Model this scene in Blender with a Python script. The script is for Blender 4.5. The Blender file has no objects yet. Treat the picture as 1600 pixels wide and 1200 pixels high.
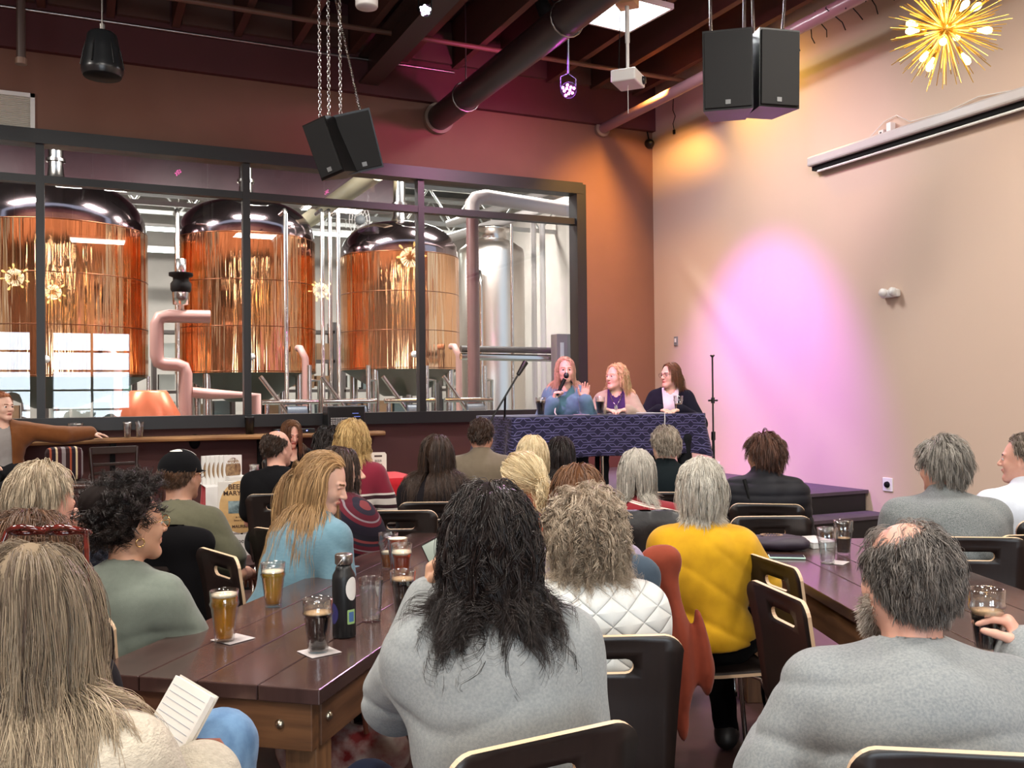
import bpy, bmesh, random
import numpy as np
from math import sin, cos, pi, radians, sqrt, atan2, tan, exp
from mathutils import Vector, Matrix
from mathutils.geometry import delaunay_2d_cdt
SC = bpy.context.scene
COL = SC.collection
random.seed(7); RNG = np.random.default_rng(7)
# ------------------------------------------------------------------ camera
YAW, PITCH, ROLL, FPX, CH = radians(25), radians(.6), radians(-.57), 1450.0, 1.5
CM = Matrix.Rotation(-YAW, 3, 'Z') @ Matrix.Rotation(pi/2+PITCH, 3, 'X') @ Matrix.Rotation(ROLL, 3, 'Z')
cd = bpy.data.cameras.new('camera'); cam = bpy.data.objects.new('camera', cd); COL.objects.link(cam)
cam.matrix_world = Matrix.Translation((0, 0, CH)) @ CM.to_4x4()
cd.sensor_fit = 'HORIZONTAL'; cd.sensor_width = 36; cd.lens = FPX*36/1600; cd.clip_start = .05; cd.clip_end = 200
SC.camera = cam
def _ray(px, py): return CM @ Vector(((px-800)/FPX, -(py-600)/FPX, -1))
def AD(px, py, d): return Vector((0, 0, CH)) + _ray(px, py)*d
def _pl(px, py, ax, v):
    r = _ray(px, py); return Vector((0, 0, CH)) + r*((v-(0, 0, CH)[ax])/r[ax])
def AX(px, py, v): return _pl(px, py, 0, v)
def AY(px, py, v): return _pl(px, py, 1, v)
def AZ(px, py, v): return _pl(px, py, 2, v)
# ------------------------------------------------------------------ view, world, lights
SC.view_settings.view_transform = 'Standard'; SC.view_settings.look = 'None'
SC.view_settings.gamma = 1; SC.view_settings.use_curve_mapping = False
SC.view_settings.exposure = 0.35
try:
    SC.cycles.use_denoising = True
    SC.cycles.max_bounces = 9; SC.cycles.transparent_max_bounces = 24
    SC.cycles.diffuse_bounces = 4; SC.cycles.sample_clamp_indirect = 6
    SC.cycles.caustics_reflective = False; SC.cycles.caustics_refractive = False
except Exception: pass
w = bpy.data.worlds.new('world'); SC.world = w; w.use_nodes = True
w.node_tree.nodes['Background'].inputs[0].default_value = (.62, .8, 1, 1)
w.node_tree.nodes['Background'].inputs[1].default_value = 1.0
def aim(o, loc, target):
    o.location = loc
    o.rotation_euler = (Vector(target)-Vector(loc)).to_track_quat('-Z', 'Y').to_euler()
def area(name, loc, target, sx, sy, power, color=(1, 1, 1), spread=pi):
    l = bpy.data.lights.new(name, 'AREA'); l.shape = 'RECTANGLE'; l.size = sx; l.size_y = sy
    l.energy = power; l.color = color; l.spread = spread
    o = bpy.data.objects.new(name, l); COL.objects.link(o); aim(o, loc, target); return o
def spot(name, loc, target, power, color, angle, blend=.6, r=.06):
    l = bpy.data.lights.new(name, 'SPOT'); l.energy = power; l.color = color
    l.spot_size = radians(angle); l.spot_blend = blend; l.shadow_soft_size = r
    o = bpy.data.objects.new(name, l); COL.objects.link(o); aim(o, loc, target); return o
WX, WY, RY, LX = 6.82, 10.2, -6.0, -6.2       # right wall, window wall, rear wall, left wall
# unseen ceiling panels added to light the room evenly (x, y); their fixtures are built with the ceiling
FILL_PANELS = [(-3.2, 6.4), (-2.6, 1.2), (.4, -2.6), (3.6, -.6), (.2, 3.4), (4.4, 3.0), (-4.2, -2.5)]
PZ = 5.08
for i, (x, y) in enumerate(FILL_PANELS):
    area('fill_panel_light', (x, y, PZ-.03), (x, y, 0), 1.1, .55, 140, (1.0, .93, .85))
SP = AD(972, 22, 8.8)
area('stage_panel_light', SP-Vector((0, 0, .03)), (SP.x, SP.y, 0), .62, .62, 95, (.95, .97, 1))
# daylight through the rear roll-up doors
for x in (.3, -2.0):
    area('door_daylight', (x, RY-.25, 2.0), (x+.3, 3, 1.2), 1.8, 2.4, 150, (.80, .91, 1.0))
# stage lighting on the ceiling
spot('magenta_spot', (4.0, 7.7, 5.0), (6.82, 8.15, 1.05), 1450, (.55, .14, 1.0), 50, .8)
spot('wash_spot', (3.9, 4.6, 4.95), (6.75, 8.4, 3.4), 210, (1.0, .4, .75), 60, .9)
spot('pink_spot', (1.4, 5.2, 4.95), (4.3, 7.8, 1.6), 900, (1.0, .28, .72), 26, .5)
PARLOC = AD(888, 141, 9.0)
spot('audience_magenta', PARLOC+Vector((-.03, -.08, -.06)), (2.6, 2.6, .4), 170, (.95, .3, .85), 60, .7)
spot('wall_wash_magenta', PARLOC+Vector((0, .1, .12)), (3.9, WY, 4.4), 110, (1.0, .12, .5), 105, .9)
spot('amber_spot', (5.9, 8.7, 5.05), (6.6, 10.2, 2.6), 420, (1.0, .5, .09), 100, .9)
spot('amber_spot_wall', (6.2, 8.2, 5.12), (6.82, 7.9, 4.6), 60, (1.0, .62, .1), 120, .9)
# brewery hall lamps
for (x, y, z, e) in ((-2, 12.2, 5.7, 420), (2.2, 12.3, 5.7, 420), (6.0, 13.2, 5.7, 330), (1, 19, 6.0, 480), (7, 19, 6.0, 380), (-5, 17, 6, 330)):
    area('hall_lamp_light', (x, y, z), (x, y, 0), 1.8, .5, e, (1, .97, .92))
# ------------------------------------------------------------------ materials
def lin(c):
    return tuple((v/12.92 if v <= .04045 else ((v+.055)/1.055)**2.4) for v in [k/255 for k in c]) + (1,)
MATS = {}
def mat(name, rgb, rough=.6, metal=0, noise=0, nscale=8, bump=0, bscale=40, stretch=(1, 1, 1), rgb2=None, emit=None, estr=0, spec=.5, coat=0, sheen=0, dist=.002, mix=None):
    """rgb in 0-255 sRGB. noise: strength of the mottling to rgb2 (default darker)."""
    if name in MATS: return MATS[name]
    m = bpy.data.materials.new(name); m.use_nodes = True; MATS[name] = m
    nt = m.node_tree; p = nt.nodes['Principled BSDF']
    c = lin(rgb); p.inputs['Base Color'].default_value = c
    p.inputs['Roughness'].default_value = rough; p.inputs['Metallic'].default_value = metal
    p.inputs['Specular IOR Level'].default_value = spec
    if coat: p.inputs['Coat Weight'].default_value = coat; p.inputs['Coat Roughness'].default_value = .1
    if sheen: p.inputs['Sheen Weight'].default_value = sheen
    if emit: p.inputs['Emission Color'].default_value = lin(emit); p.inputs['Emission Strength'].default_value = estr
    if noise or bump:
        tc = nt.nodes.new('ShaderNodeTexCoord'); mp = nt.nodes.new('ShaderNodeMapping')
        nt.links.new(tc.outputs['Object'], mp.inputs[0]); mp.inputs['Scale'].default_value = stretch
    if noise:
        n = nt.nodes.new('ShaderNodeTexNoise'); n.inputs['Scale'].default_value = nscale; n.inputs['Detail'].default_value = 5
        nt.links.new(mp.outputs[0], n.inputs['Vector'])
        r = nt.nodes.new('ShaderNodeMapRange'); r.inputs[1].default_value = .35; r.inputs[2].default_value = .65
        r.inputs[3].default_value = 0; r.inputs[4].default_value = noise; nt.links.new(n.outputs['Fac'], r.inputs[0])
        x = nt.nodes.new('ShaderNodeMix'); x.data_type = 'RGBA'; nt.links.new(r.outputs[0], x.inputs[0])
        x.inputs[6].default_value = c; x.inputs[7].default_value = lin(rgb2) if rgb2 else tuple(v*.45 for v in c[:3])+(1,)
        nt.links.new(x.outputs[2], p.inputs['Base Color'])
    if bump:
        n2 = nt.nodes.new('ShaderNodeTexNoise'); n2.inputs['Scale'].default_value = bscale; n2.inputs['Detail'].default_value = 3
        nt.links.new(mp.outputs[0], n2.inputs['Vector'])
        b = nt.nodes.new('ShaderNodeBump'); b.inputs['Strength'].default_value = bump; b.inputs['Distance'].default_value = dist
        nt.links.new(n2.outputs['Fac'], b.inputs['Height']); nt.links.new(b.outputs[0], p.inputs['Normal'])
    return m
def glass_thin(name, tint=(1, 1, 1), base=.05, gain=.55, power=3.0, rough=0.0):
    if name in MATS: return MATS[name]
    m = bpy.data.materials.new(name); m.use_nodes = True; MATS[name] = m
    nt = m.node_tree; nt.nodes.clear(); N = nt.nodes.new
    out = N('ShaderNodeOutputMaterial'); mx = N('ShaderNodeMixShader'); tr = N('ShaderNodeBsdfTransparent'); gl = N('ShaderNodeBsdfGlossy')
    gl.inputs['Roughness'].default_value = rough; tr.inputs[0].default_value = tint+(1,) if len(tint) == 3 else tint
    lw = N('ShaderNodeLayerWeight'); lw.inputs[0].default_value = .5
    pw = N('ShaderNodeMath'); pw.operation = 'POWER'; pw.inputs[1].default_value = power
    ml = N('ShaderNodeMath'); ml.operation = 'MULTIPLY_ADD'; ml.inputs[1].default_value = gain; ml.inputs[2].default_value = base
    nt.links.new(lw.outputs['Facing'], pw.inputs[0]); nt.links.new(pw.outputs[0], ml.inputs[0]); nt.links.new(ml.outputs[0], mx.inputs[0])
    nt.links.new(tr.outputs[0], mx.inputs[1]); nt.links.new(gl.outputs[0], mx.inputs[2]); nt.links.new(mx.outputs[0], out.inputs[0])
    return m
# ------------------------------------------------------------------ mesh tools
def _frame(d):
    d = Vector(d).normalized(); a = Vector((0, 0, 1)) if abs(d.z) < .9 else Vector((1, 0, 0))
    u = d.cross(a).normalized(); return u, d.cross(u).normalized()
class MB:
    def __init__(s): s.v = []; s.f = []; s.m = []; s.sm = []
    def add(s, vs, fs, mi=0, smooth=False):
        k = len(s.v); s.v += [tuple(v) for v in vs]
        for f in fs: s.f.append(tuple(i+k for i in f)); s.m.append(mi); s.sm.append(smooth)
        return s
    def box(s, c, size, rz=0, mi=0, bev=0, rot=None):
        hx, hy, hz = size[0]/2, size[1]/2, size[2]/2
        R = rot if rot is not None else Matrix.Rotation(rz, 3, 'Z'); c = Vector(c)
        if bev <= 0:
            vs = [c + R@Vector((x*hx, y*hy, z*hz)) for z in (-1, 1) for x, y in ((-1, -1), (1, -1), (1, 1), (-1, 1))]
            return s.add(vs, [(0, 3, 2, 1), (4, 5, 6, 7), (0, 1, 5, 4), (1, 2, 6, 5), (2, 3, 7, 6), (3, 0, 4, 7)], mi)
        b = min(bev, hx*.9, hy*.9, hz*.9)
        bm = bmesh.new(); bmesh.ops.create_cube(bm, size=2)
        for v in bm.verts: v.co = Vector((v.co.x*hx, v.co.y*hy, v.co.z*hz))
        bmesh.ops.bevel(bm, geom=bm.edges[:], offset=b, segments=2, affect='EDGES', profile=.5)
        bm.verts.index_update()
        s.add([c + R@v.co for v in bm.verts], [[v.index for v in f.verts] for f in bm.faces], mi); bm.free(); return s
    def tube(s, pts, r, seg=10, mi=0, cap=True, smooth=True, closed=False):
        pts = [Vector(p) for p in pts]; n = len(pts); rr = r if isinstance(r, (list, tuple)) else [r]*n
        u = None; vs = []
        for i, p in enumerate(pts):
            a = pts[i-1] if (i > 0 or closed) else p; b = pts[(i+1) % n] if (i < n-1 or closed) else p
            d = (b-a).normalized() if (b-a).length > 1e-9 else Vector((0, 0, 1))
            if u is None: u, w_ = _frame(d)
            else: u = (u - d*u.dot(d)).normalized(); w_ = d.cross(u)
            w_ = d.cross(u)
            vs += [p + (u*cos(2*pi*k/seg) + w_*sin(2*pi*k/seg))*rr[i] for k in range(seg)]
        fs = [(i*seg+k, i*seg+(k+1) % seg, ((i+1) % n)*seg+(k+1) % seg, ((i+1) % n)*seg+k) for i in range(n if closed else n-1) for k in range(seg)]
        s.add(vs, fs, mi, smooth)
        if cap and not closed:
            s.add([vs[k] for k in range(seg)], [tuple(range(seg))[::-1]], mi); s.add([vs[(n-1)*seg+k] for k in range(seg)], [tuple(range(seg))], mi)
        return s
    def lathe(s, prof, c=(0, 0, 0), seg=32, mi=0, smooth=True, sx=1, sy=1, rot=None, mis=None):
        c = Vector(c); vs = []
        for r, z in prof:
            for k in range(seg):
                a = 2*pi*k/seg; q = Vector((r*cos(a)*sx, r*sin(a)*sy, z))
                vs.append(c + (rot@q if rot is not None else q))
        for i in range(len(prof)-1):
            base = len(s.v) if i == 0 else base
            if i == 0: s.v += [tuple(v) for v in vs]
            for k in range(seg):
                s.f.append((base+i*seg+k, base+i*seg+(k+1) % seg, base+(i+1)*seg+(k+1) % seg, base+(i+1)*seg+k))
                s.m.append(mis[i] if mis else mi); s.sm.append(smooth)
        return s
    def prism(s, poly, z0, z1, M=None, mi=0):
        n = len(poly); M = M or Matrix.Identity(4)
        vs = [M@Vector((x, y, z0)) for x, y in poly] + [M@Vector((x, y, z1)) for x, y in poly]
        return s.add(vs, [tuple(range(n))[::-1], tuple(range(n, 2*n))] + [(k, (k+1) % n, n+(k+1) % n, n+k) for k in range(n)], mi)
    def build(s, name, mats, parent=None, fixn=False):
        me = bpy.data.meshes.new(name); me.from_pydata(s.v, [], s.f)
        for m in (mats if isinstance(mats, (list, tuple)) else [mats]): me.materials.append(m)
        me.polygons.foreach_set('material_index', s.m); me.polygons.foreach_set('use_smooth', s.sm)
        if fixn:
            bm = bmesh.new(); bm.from_mesh(me); bmesh.ops.remove_doubles(bm, verts=bm.verts, dist=1e-5); bmesh.ops.recalc_face_normals(bm, faces=bm.faces); bm.to_mesh(me); bm.free()
        me.update()
        o = bpy.data.objects.new(name, me); COL.objects.link(o)
        if parent: o.parent = parent
        return o
def np_mesh(name, V, Fq, mats, parent=None, mi=None, smooth=True, attr=None):
    me = bpy.data.meshes.new(name); V = np.asarray(V, np.float32); Fq = np.asarray(Fq, np.int32)
    me.vertices.add(len(V)); me.vertices.foreach_set('co', V.ravel())
    nf, k = Fq.shape; me.loops.add(nf*k); me.loops.foreach_set('vertex_index', Fq.ravel())
    me.polygons.add(nf); me.polygons.foreach_set('loop_start', np.arange(nf, dtype=np.int32)*k)
    if mi is not None: me.polygons.foreach_set('material_index', np.asarray(mi, np.int32))
    for m in (mats if isinstance(mats, (list, tuple)) else [mats]): me.materials.append(m)
    me.update(calc_edges=True); me.validate()
    if smooth: me.polygons.foreach_set('use_smooth', np.ones(len(me.polygons), bool))
    if attr is not None:
        a = me.attributes.new('hcol', 'FLOAT', 'POINT'); a.data.foreach_set('value', np.asarray(attr, np.float32))
    o = bpy.data.objects.new(name, me); COL.objects.link(o)
    if parent: o.parent = parent
    return o
def thing(name, label, cat, loc=(0, 0, 0), rz=0, group=None):
    o = bpy.data.objects.new(name, None); COL.objects.link(o); o.empty_display_size = .1
    o.location = loc; o.rotation_euler = (0, 0, rz); return tag(o, label, cat, group)
def tag(o, label, cat, group=None, kind=None):
    o['label'] = label; o['category'] = cat
    if group: o['group'] = group
    if kind: o['kind'] = kind
    return o
def struct(o, label=None):
    o['kind'] = 'structure'
    if label: o['label'] = label
    return o
def dup(root, loc=None, rz=None, label=None, group=None):
    def cp(o, par):
        c = o.copy(); COL.objects.link(c); c.parent = par
        for ch in [x for x in o.children]: cp(ch, c)
        return c
    r = cp(root, None)
    if loc is not None: r.location = loc
    if rz is not None: r.rotation_euler = (0, 0, rz)
    if label: r['label'] = label
    if group: r['group'] = group
    return r
def text_mesh(s, size, M, mat_, parent, name='lettering', ext=.0008, align='CENTER', bold=0):
    cu = bpy.data.curves.new('t', 'FONT'); cu.body = s; cu.size = size; cu.extrude = ext; cu.align_x = align; cu.align_y = 'CENTER'; cu.offset = bold
    o = bpy.data.objects.new('t', cu); COL.objects.link(o)
    bpy.context.view_layer.update()
    me = bpy.data.meshes.new_from_object(o.evaluated_get(bpy.context.evaluated_depsgraph_get()))
    bpy.data.objects.remove(o); me.transform(M); me.materials.clear(); me.materials.append(mat_)
    r = bpy.data.objects.new(name, me); COL.objects.link(r)
    if parent: r.parent = parent
    return r
# ================================================================== the room
m_back = mat('paint_brown', (122, 84, 68), .75, noise=.15, nscale=2, bump=.1, bscale=90)
m_band = mat('paint_maroon', (84, 38, 40), .7, noise=.15, nscale=3, bump=.1, bscale=60)
m_low = mat('paint_low', (86, 48, 44), .7, noise=.12, nscale=3, bump=.1, bscale=60)
m_cream = mat('paint_cream', (204, 180, 162), .7, noise=.08, nscale=1.5, bump=.12, bscale=80, rgb2=(194, 168, 150))
m_floor = mat('concrete_stained', (104, 76, 72), .28, noise=.75, nscale=2.2, bump=.06, bscale=12, rgb2=(60, 42, 40))
m_wood_dk = mat('joist_wood', (98, 60, 48), .8, noise=.5, nscale=3, stretch=(1, .15, 1))
m_steelpaint = mat('painted_steel', (66, 48, 42), .5)
m_blk = mat('black_frame', (22, 22, 24), .45)
m_chrome = mat('chrome', (210, 208, 204), .16, 1)
m_steel = mat('steel_brushed', (170, 165, 160), .3, 1)
m_white = mat('white_plastic', (228, 226, 222), .4)
m_grayp = mat('grey_plastic', (120, 122, 124), .5)
m_blackp = mat('black_plastic', (12, 12, 13), .4, bump=.15, bscale=300)
m_matteblk = mat('matte_black', (10, 10, 11), .75, spec=.2)
# floor
struct(MB().box((.31, 2.1, -.06), (13.02, 16.2, .12)).build('floor', m_floor), 'mottled brown polished concrete floor')
# window wall with its opening
OL, OR, OB, OT = -4.36, 5.72, 1.22, 4.06
mb = MB()
mb.box(((LX+WX)/2, WY+.12, (OB-.0)/2), (WX-LX, .24, OB), mi=1)
mb.box(((LX+WX)/2, WY+.12, (OT+4.9)/2), (WX-LX, .24, 4.9-OT))
mb.box(((OR+WX)/2, WY+.12, (OB+OT)/2), (WX-OR, .24, OT-OB))
mb.box(((LX+OL)/2, WY+.12, (OB+OT)/2), (OL-LX, .24, OT-OB))
mb.box(((LX+WX)/2, WY+.1, 5.45), (WX-LX, .36, 1.1), mi=2)
struct(mb.build('wall_back', [m_back, m_low, m_band]), 'brown wall around the long interior window')
struct(MB().box((WX+.1, 2.1, 3), (.2, 16.2, 6)).build('wall_right', m_cream), 'tall cream wall beside the stage')
mb = MB(); RD = [(-.65, 1.25), (-3.0, -1.1)]
xs = [LX, -3.0, -1.1, -.65, 1.25, WX]
for i in range(0, 5, 2): mb.box(((xs[i]+xs[i+1])/2, RY-.1, 3), (xs[i+1]-xs[i], .2, 6))
for a, b in RD: mb.box(((a+b)/2, RY-.1, (3.2+6)/2), (b-a, .2, 2.8)); mb.box(((a+b)/2, RY-.1, .35), (b-a, .2, .7))
struct(mb.build('wall_rear', m_back), 'brown wall behind the audience')
struct(MB().box((LX-.1, 2.1, 3), (.2, 16.2, 6)).build('wall_left', m_back), 'brown side wall')
for n, (a, b) in enumerate(RD):
    mb = MB()
    for k in range(6): mb.box(((a+b)/2, RY, .7+k*.5), (b-a, .07, .05))
    for x in (a, (a+b)/2, b): mb.box((x, RY, 1.95), (.06, .07, 2.5))
    struct(mb.build('window_%d' % (n+2), mat('door_frame_red', (96, 52, 42), .5)), 'glazed roll-up door with dark frames')
# ceiling deck, joists, blocking
struct(MB().box(((LX+WX)/2, 2.1, 5.92), (WX-LX, 16.2, .1)).build('ceiling', mat('deck_wood', (60, 38, 32), .85, noise=.4, nscale=2, stretch=(1, .1, 1))), 'dark timber roof deck')
x = -5.9; i = 0
while x < 6.8:
    struct(MB().box((x, 2.1, 5.6), (.075, 16.2, .56)).build('ceiling_joist', m_wood_dk)); x += .62
x = -5.9; mbb = MB()
while x < 6.2:
    mbb.box((x+.31, WY-.12, 5.53), (.5, .06, .36)); x += .62
struct(mbb.build('joist_blocking', mat('blocking', (86, 60, 50), .8)))
# steel girders running to the window wall
def girder(px, py, z, w_=.16, h=.3, y1=None):
    p = AZ(px, py, z)
    mb = MB(); L = 15; yc = WY-L/2
    for s in (-1, 1): mb.box((p.x, yc, z+h/2+s*(h/2-.012)), (w_, L, .024))
    mb.box((p.x, yc, z+h/2), (.014, L, h-.04))
    return struct(mb.build('ceiling_beam', m_steelpaint), 'dark steel I-beam under the joists')
girder(610, 95, 5.0, .22, .32)
girder(-260, 20, 5.0, .2, .3)
# conduit bar across the joists and bright conduit on the maroon band
p1 = AZ(480, 31, 5.27)
struct(MB().tube([(LX, p1.y, 5.27), (WX-.02, p1.y, 5.27)], .028, 8).build('ceiling_pipe', mat('pipe_brown', (110, 78, 62), .5)), 'thin brown pipe crossing under the joists')
pb = AY(300, 57, WY-.03)
t = struct(MB().tube([(LX, WY-.1, pb.z), (4.0, WY-.1, pb.z)], .016, 8).build('ceiling_conduit', m_steel), 'bright metal conduit along the top of the window wall')
# big dark drain pipe and slim pipe over the stage
pe = AY(684, 186, WY-.02)
t = thing('overhead_pipe', 'wide dark pipe slung under the joists, ending at window wall', 'pipe', (pe.x, WY, pe.z))
MB().tube([(0, -.0, 0), (0, -9.5, 0)], .145, 28).build('pipe', mat('pipe_dark', (54, 40, 42), .35), t)
MB().tube([(0, -.02, 0), (0, -.08, 0)], .18, 28).build('wall_collar', mat('collar', (140, 120, 104), .6), t)
for yy in (-.9, -3.2, -5.5):
    MB().tube([(0, yy, .15), (0, yy, 1.1)], .009, 6).tube([(.16*cos(a), yy, .16*sin(a)) for a in np.linspace(0, 2*pi, 17)[:-1]], .008, 5, closed=True).build('hanger', m_steel, t)
pe2 = AY(940, 202, WY-.02)
t = thing('ceiling_pipe_run', 'slim pale pipe above the stage corner wrapped in string lights', 'pipe', (pe2.x, WY, pe2.z))
MB().tube([(0, 0, 0), (0, -7.8, 0)], .062, 20).build('pipe', mat('pipe_mauve', (150, 112, 116), .3), t)
MB().tube([(0, -.01, 0), (0, -.06, 0)], .1, 20).build('wall_collar', mat('collar', (140, 120, 104), .6), t)
rr = random.Random(3)
for k in range(26):
    yy = -2.3-k*.19; a = rr.uniform(0, 6); MB().tube([(.07*cos(a), yy, .07*sin(a)), (.1*cos(a), yy-.02, .0), (.09, yy-.03, -.1), (.09+rr.uniform(-.02, .03), yy-.05, -.13-rr.random()*.05)], .005, 5).build('string_light', m_matteblk, t)
# window frame, mullions, glass
MX = [-4.28, -2.31, -.34, 1.63, 3.6, 5.57]
mb = MB(); fy = WY+.02
mb.box(((OL+OR)/2, fy, OT-.0), (OR-OL+.0, .22, .14)); mb.box(((OL+OR)/2, fy, 1.24), (OR-OL, .26, .13))
mb.box((OR-.02, fy, (OB+OT)/2), (.13, .212, OT-OB+.1)); mb.box((OL, fy, (OB+OT)/2), (.12, .22, OT-OB))
for x in MX[1:-1]: mb.box((x, fy, (OB+OT)/2), (.075, .12, OT-OB-.05))
mb.box(((OL+OR)/2, fy, 3.65), (OR-OL, .11, .075))
win = mb.build('window_1', m_blk); struct(win, 'black framed interior window with transom panes')
gl = glass_thin('window_glass', (.96, .97, .97), .045, .55, 2.2)
for i in range(5):
    for z0, z1 in ((1.28, 3.62), (3.69, 4.0)):
        MB().box(((MX[i]+MX[i+1])/2, fy, (z0+z1)/2), (MX[i+1]-MX[i]-.07, .004, z1-z0)).build('window_pane', gl, win)
# stage
mst = mat('stage_carpet', (78, 66, 78), .7, noise=.3, nscale=12, bump=.3, bscale=200); mfc = mat('stage_face', (22, 18, 20), .7)
SY0 = 6.58
t = thing('stage', 'low black-sided stage platform in corner with purple-lit grey deck', 'stage', (WX, WY, 0))
MB().box((-2.3, -(WY-SY0)/2, .535), (4.58, WY-SY0-.02, .03)).build('deck', mst, t)
MB().box((-2.3, -(WY-SY0)/2, .26), (4.54, WY-SY0-.06, .52)).build('skirt', mfc, t)
t = thing('stage_step', 'black step with grey tread along the front of the stage', 'step', (WX, SY0, 0))
MB().box((-1.9, -.17, .345), (3.7, .33, .03)).build('tread', mst, t)
MB().box((-1.9, -.17, .165), (3.66, .3, .33)).build('riser', mfc, t)
# ================================================================== brewery hall behind the glass
m_hw = mat('hall_wall', (196, 188, 180), .8, noise=.2, nscale=2, bump=.3, bscale=6)
m_hc = mat('hall_ceiling', (110, 112, 112), .8)
m_truss = mat('truss_white', (200, 200, 196), .5)
m_gal = mat('hall_steel', (206, 198, 192), .22, 1, bump=.05, bscale=3)
m_pvc = mat('pvc_pipe', (186, 142, 134), .4)
struct(MB().box((2, 17.4, -.06), (20, 14, .12)).build('floor_hall', mat('hall_floor', (120, 128, 122), .35, noise=.4)), 'grey concrete floor of the brewhouse')
struct(MB().box((2, 24.1, 3.5), (20, .2, 7.2)).build('wall_hall_far', m_hw)); struct(MB().box((9.9, 17.4, 3.5), (.2, 13.6, 7.2)).build('wall_hall_right', m_hw))
struct(MB().box((-7.9, 17.4, 3.5), (.2, 13.6, 7.2)).build('wall_hall_left', m_hw)); struct(MB().box((2, 17.4, 7.0), (20, 14, .1)).build('ceiling_hall', m_hc))
struct(MB().box((-1.1, 16.9, 5.95), (13.0, .3, 2.0), mi=0).box((-1.1, 16.72, 4.97), (13.0, .1, .07), mi=1).build('ceiling_bulkhead', [mat('bulkhead', (124, 80, 86), .35, noise=.5, nscale=1.2, bump=.2, bscale=2, dist=.02), m_truss]), 'dark maroon bulkhead above the brewing tanks')
def vbump_metal(name, rgb, rough, sx, sz, strength, dist):
    m = mat(name, rgb, rough, 1, bump=strength, bscale=1.0, stretch=(sx, sx, sz), dist=dist); return m
m_cu = vbump_metal('polished_copper', (244, 182, 132), .10, 8, .3, .8, .05)
m_dome = vbump_metal('polished_steel_dome', (164, 144, 148), .12, 1.6, 1.6, .25, .03)
m_seam = mat('seam', (120, 74, 54), .3, 1); m_cone = mat('tank_cone', (86, 90, 82), .35, 1)
def tank(px, yc, R, ztop, zbot, label, fac=1.0):
    c = AY(px, 450, yc)
    t = thing('brewing_tank', label, 'brewing tank', (c.x, yc, 0), 0, 'copper brewing tanks behind the window')
    MB().lathe([(R, zbot), (R, ztop)], seg=72).build('copper_jacket', m_cu, t)
    mb = MB(); 
    for z in (zbot+.02, zbot+(ztop-zbot)*.33, zbot+(ztop-zbot)*.66, ztop-.01): mb.lathe([(R+.002, z-.006), (R+.005, z), (R+.002, z+.006)], seg=72)
    mb.build('seam', m_seam, t)
    h = .52*R/1.0; pr = [(R*.985, ztop), (R*.985, ztop+.07)]
    for a in np.linspace(.12, 1, 14): pr.append((R*.985*(cos(a*pi/2)**.62) if a < 1 else .1, ztop+.07+h*sin(a*pi/2)**1.15))
    MB().lathe(pr, seg=72).build('dome', m_dome, t)
    zt = pr[-1][1]
    MB().lathe([(.24, zt-.07), (.15, zt+.02), (.11, zt+.12), (.1, zt+.25), (.1, 6.4)], seg=28).lathe([(.13, zt+.3), (.13, zt+.34)], seg=28).build('vent_stack', m_gal, t)
    MB().lathe([(.28, zbot-.42), (R*.6, zbot-.22), (R*.98, zbot)], seg=48).build('cone_base', m_cone, t)
    MB().tube([(0, -R*.4, zbot-.4), (0, -R*.4, zbot-.75), (R*.9, -R*.4, zbot-.75), (R*.9, -R*.4, .3)], .045, 12).build('drain_pipe', m_gal, t)
    for sx, sy in ((-1, -1), (1, -1), (-1, 1), (1, 1)): MB().tube([(sx*R*.64, sy*R*.64, zbot+.02), (sx*R*.64, sy*R*.64, 0)], .065, 14).build('leg', m_gal, t)
    mb = MB().lathe([(.001, 0), (.05, 0), (.05, -.03)], (R*.0, -R-.03, zbot+.3), 20, rot=Matrix.Rotation(pi/2, 3, 'X'))
    MB().lathe([(.0, .035), (.045, .035), (.05, .02), (.05, 0)], (-.1, -R, zbot+.22), 20, rot=Matrix.Rotation(pi/2, 3, 'X')).build('gauge', m_white, t)
    MB().tube([(R*.55, -R*.95, zbot+.35), (R*.55, -R*1.08, zbot+.35), (R*.62, -R*1.1, zbot+.2), (R*.62, -R*1.1, zbot-.9)], .05, 14).build('side_pipe', m_pvc, t)
    # manway hatch ring on the dome
    MB().tube([(R*.62*cos(a)*.42, -R*.62+R*.2*sin(a), ztop+.07+h*.78-.10*R*sin(a)*-.9) for a in np.linspace(0, 2*pi, 25)[:-1]], .018, 6, closed=True).build('hatch_ring', m_gal, t)
    return t
TY = 14.5
tank(88, TY, 1.2, 3.83, 1.78, 'largest copper clad brewing tank behind the left window panes')
tank(385, TY, 1.03, 3.85, 1.84, 'copper brewing tank split by the second mullion')
tank(625, TY, .965, 3.72, 1.9, 'copper brewing tank right of the upright steel pipes')
# bright steel fermenter
c = AY(768, 450, 15.9); R = .62
t = thing('fermenter_tank', 'plain pale steel fermenter tank right of the copper tanks', 'tank', (c.x, 15.9, 0))
MB().lathe([(R, .9), (R, 4.1), (R*.97, 4.2), (R*.7, 4.32), (.3, 4.38)], seg=56).build('shell', mat('satin_steel', (222, 212, 204), .3, 1), t)
MB().lathe([(.3, 4.36), (.3, 4.55), (.36, 4.55), (.36, 4.6), (.001, 4.62)], seg=32).build('manway', m_gal, t)
MB().tube([(-.5, -.5, 3.7), (-.5, -.62, 3.7), (-.5, -.66, 3.4), (-.5, -.66, .2)], .04, 12).build('clean_pipe', m_gal, t)
for a in (.7, 2.3, 3.9, 5.5): MB().tube([(R*.8*cos(a), R*.8*sin(a), 1), (R*.8*cos(a), R*.8*sin(a), 0)], .05, 10).build('leg', m_gal, t)
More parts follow.
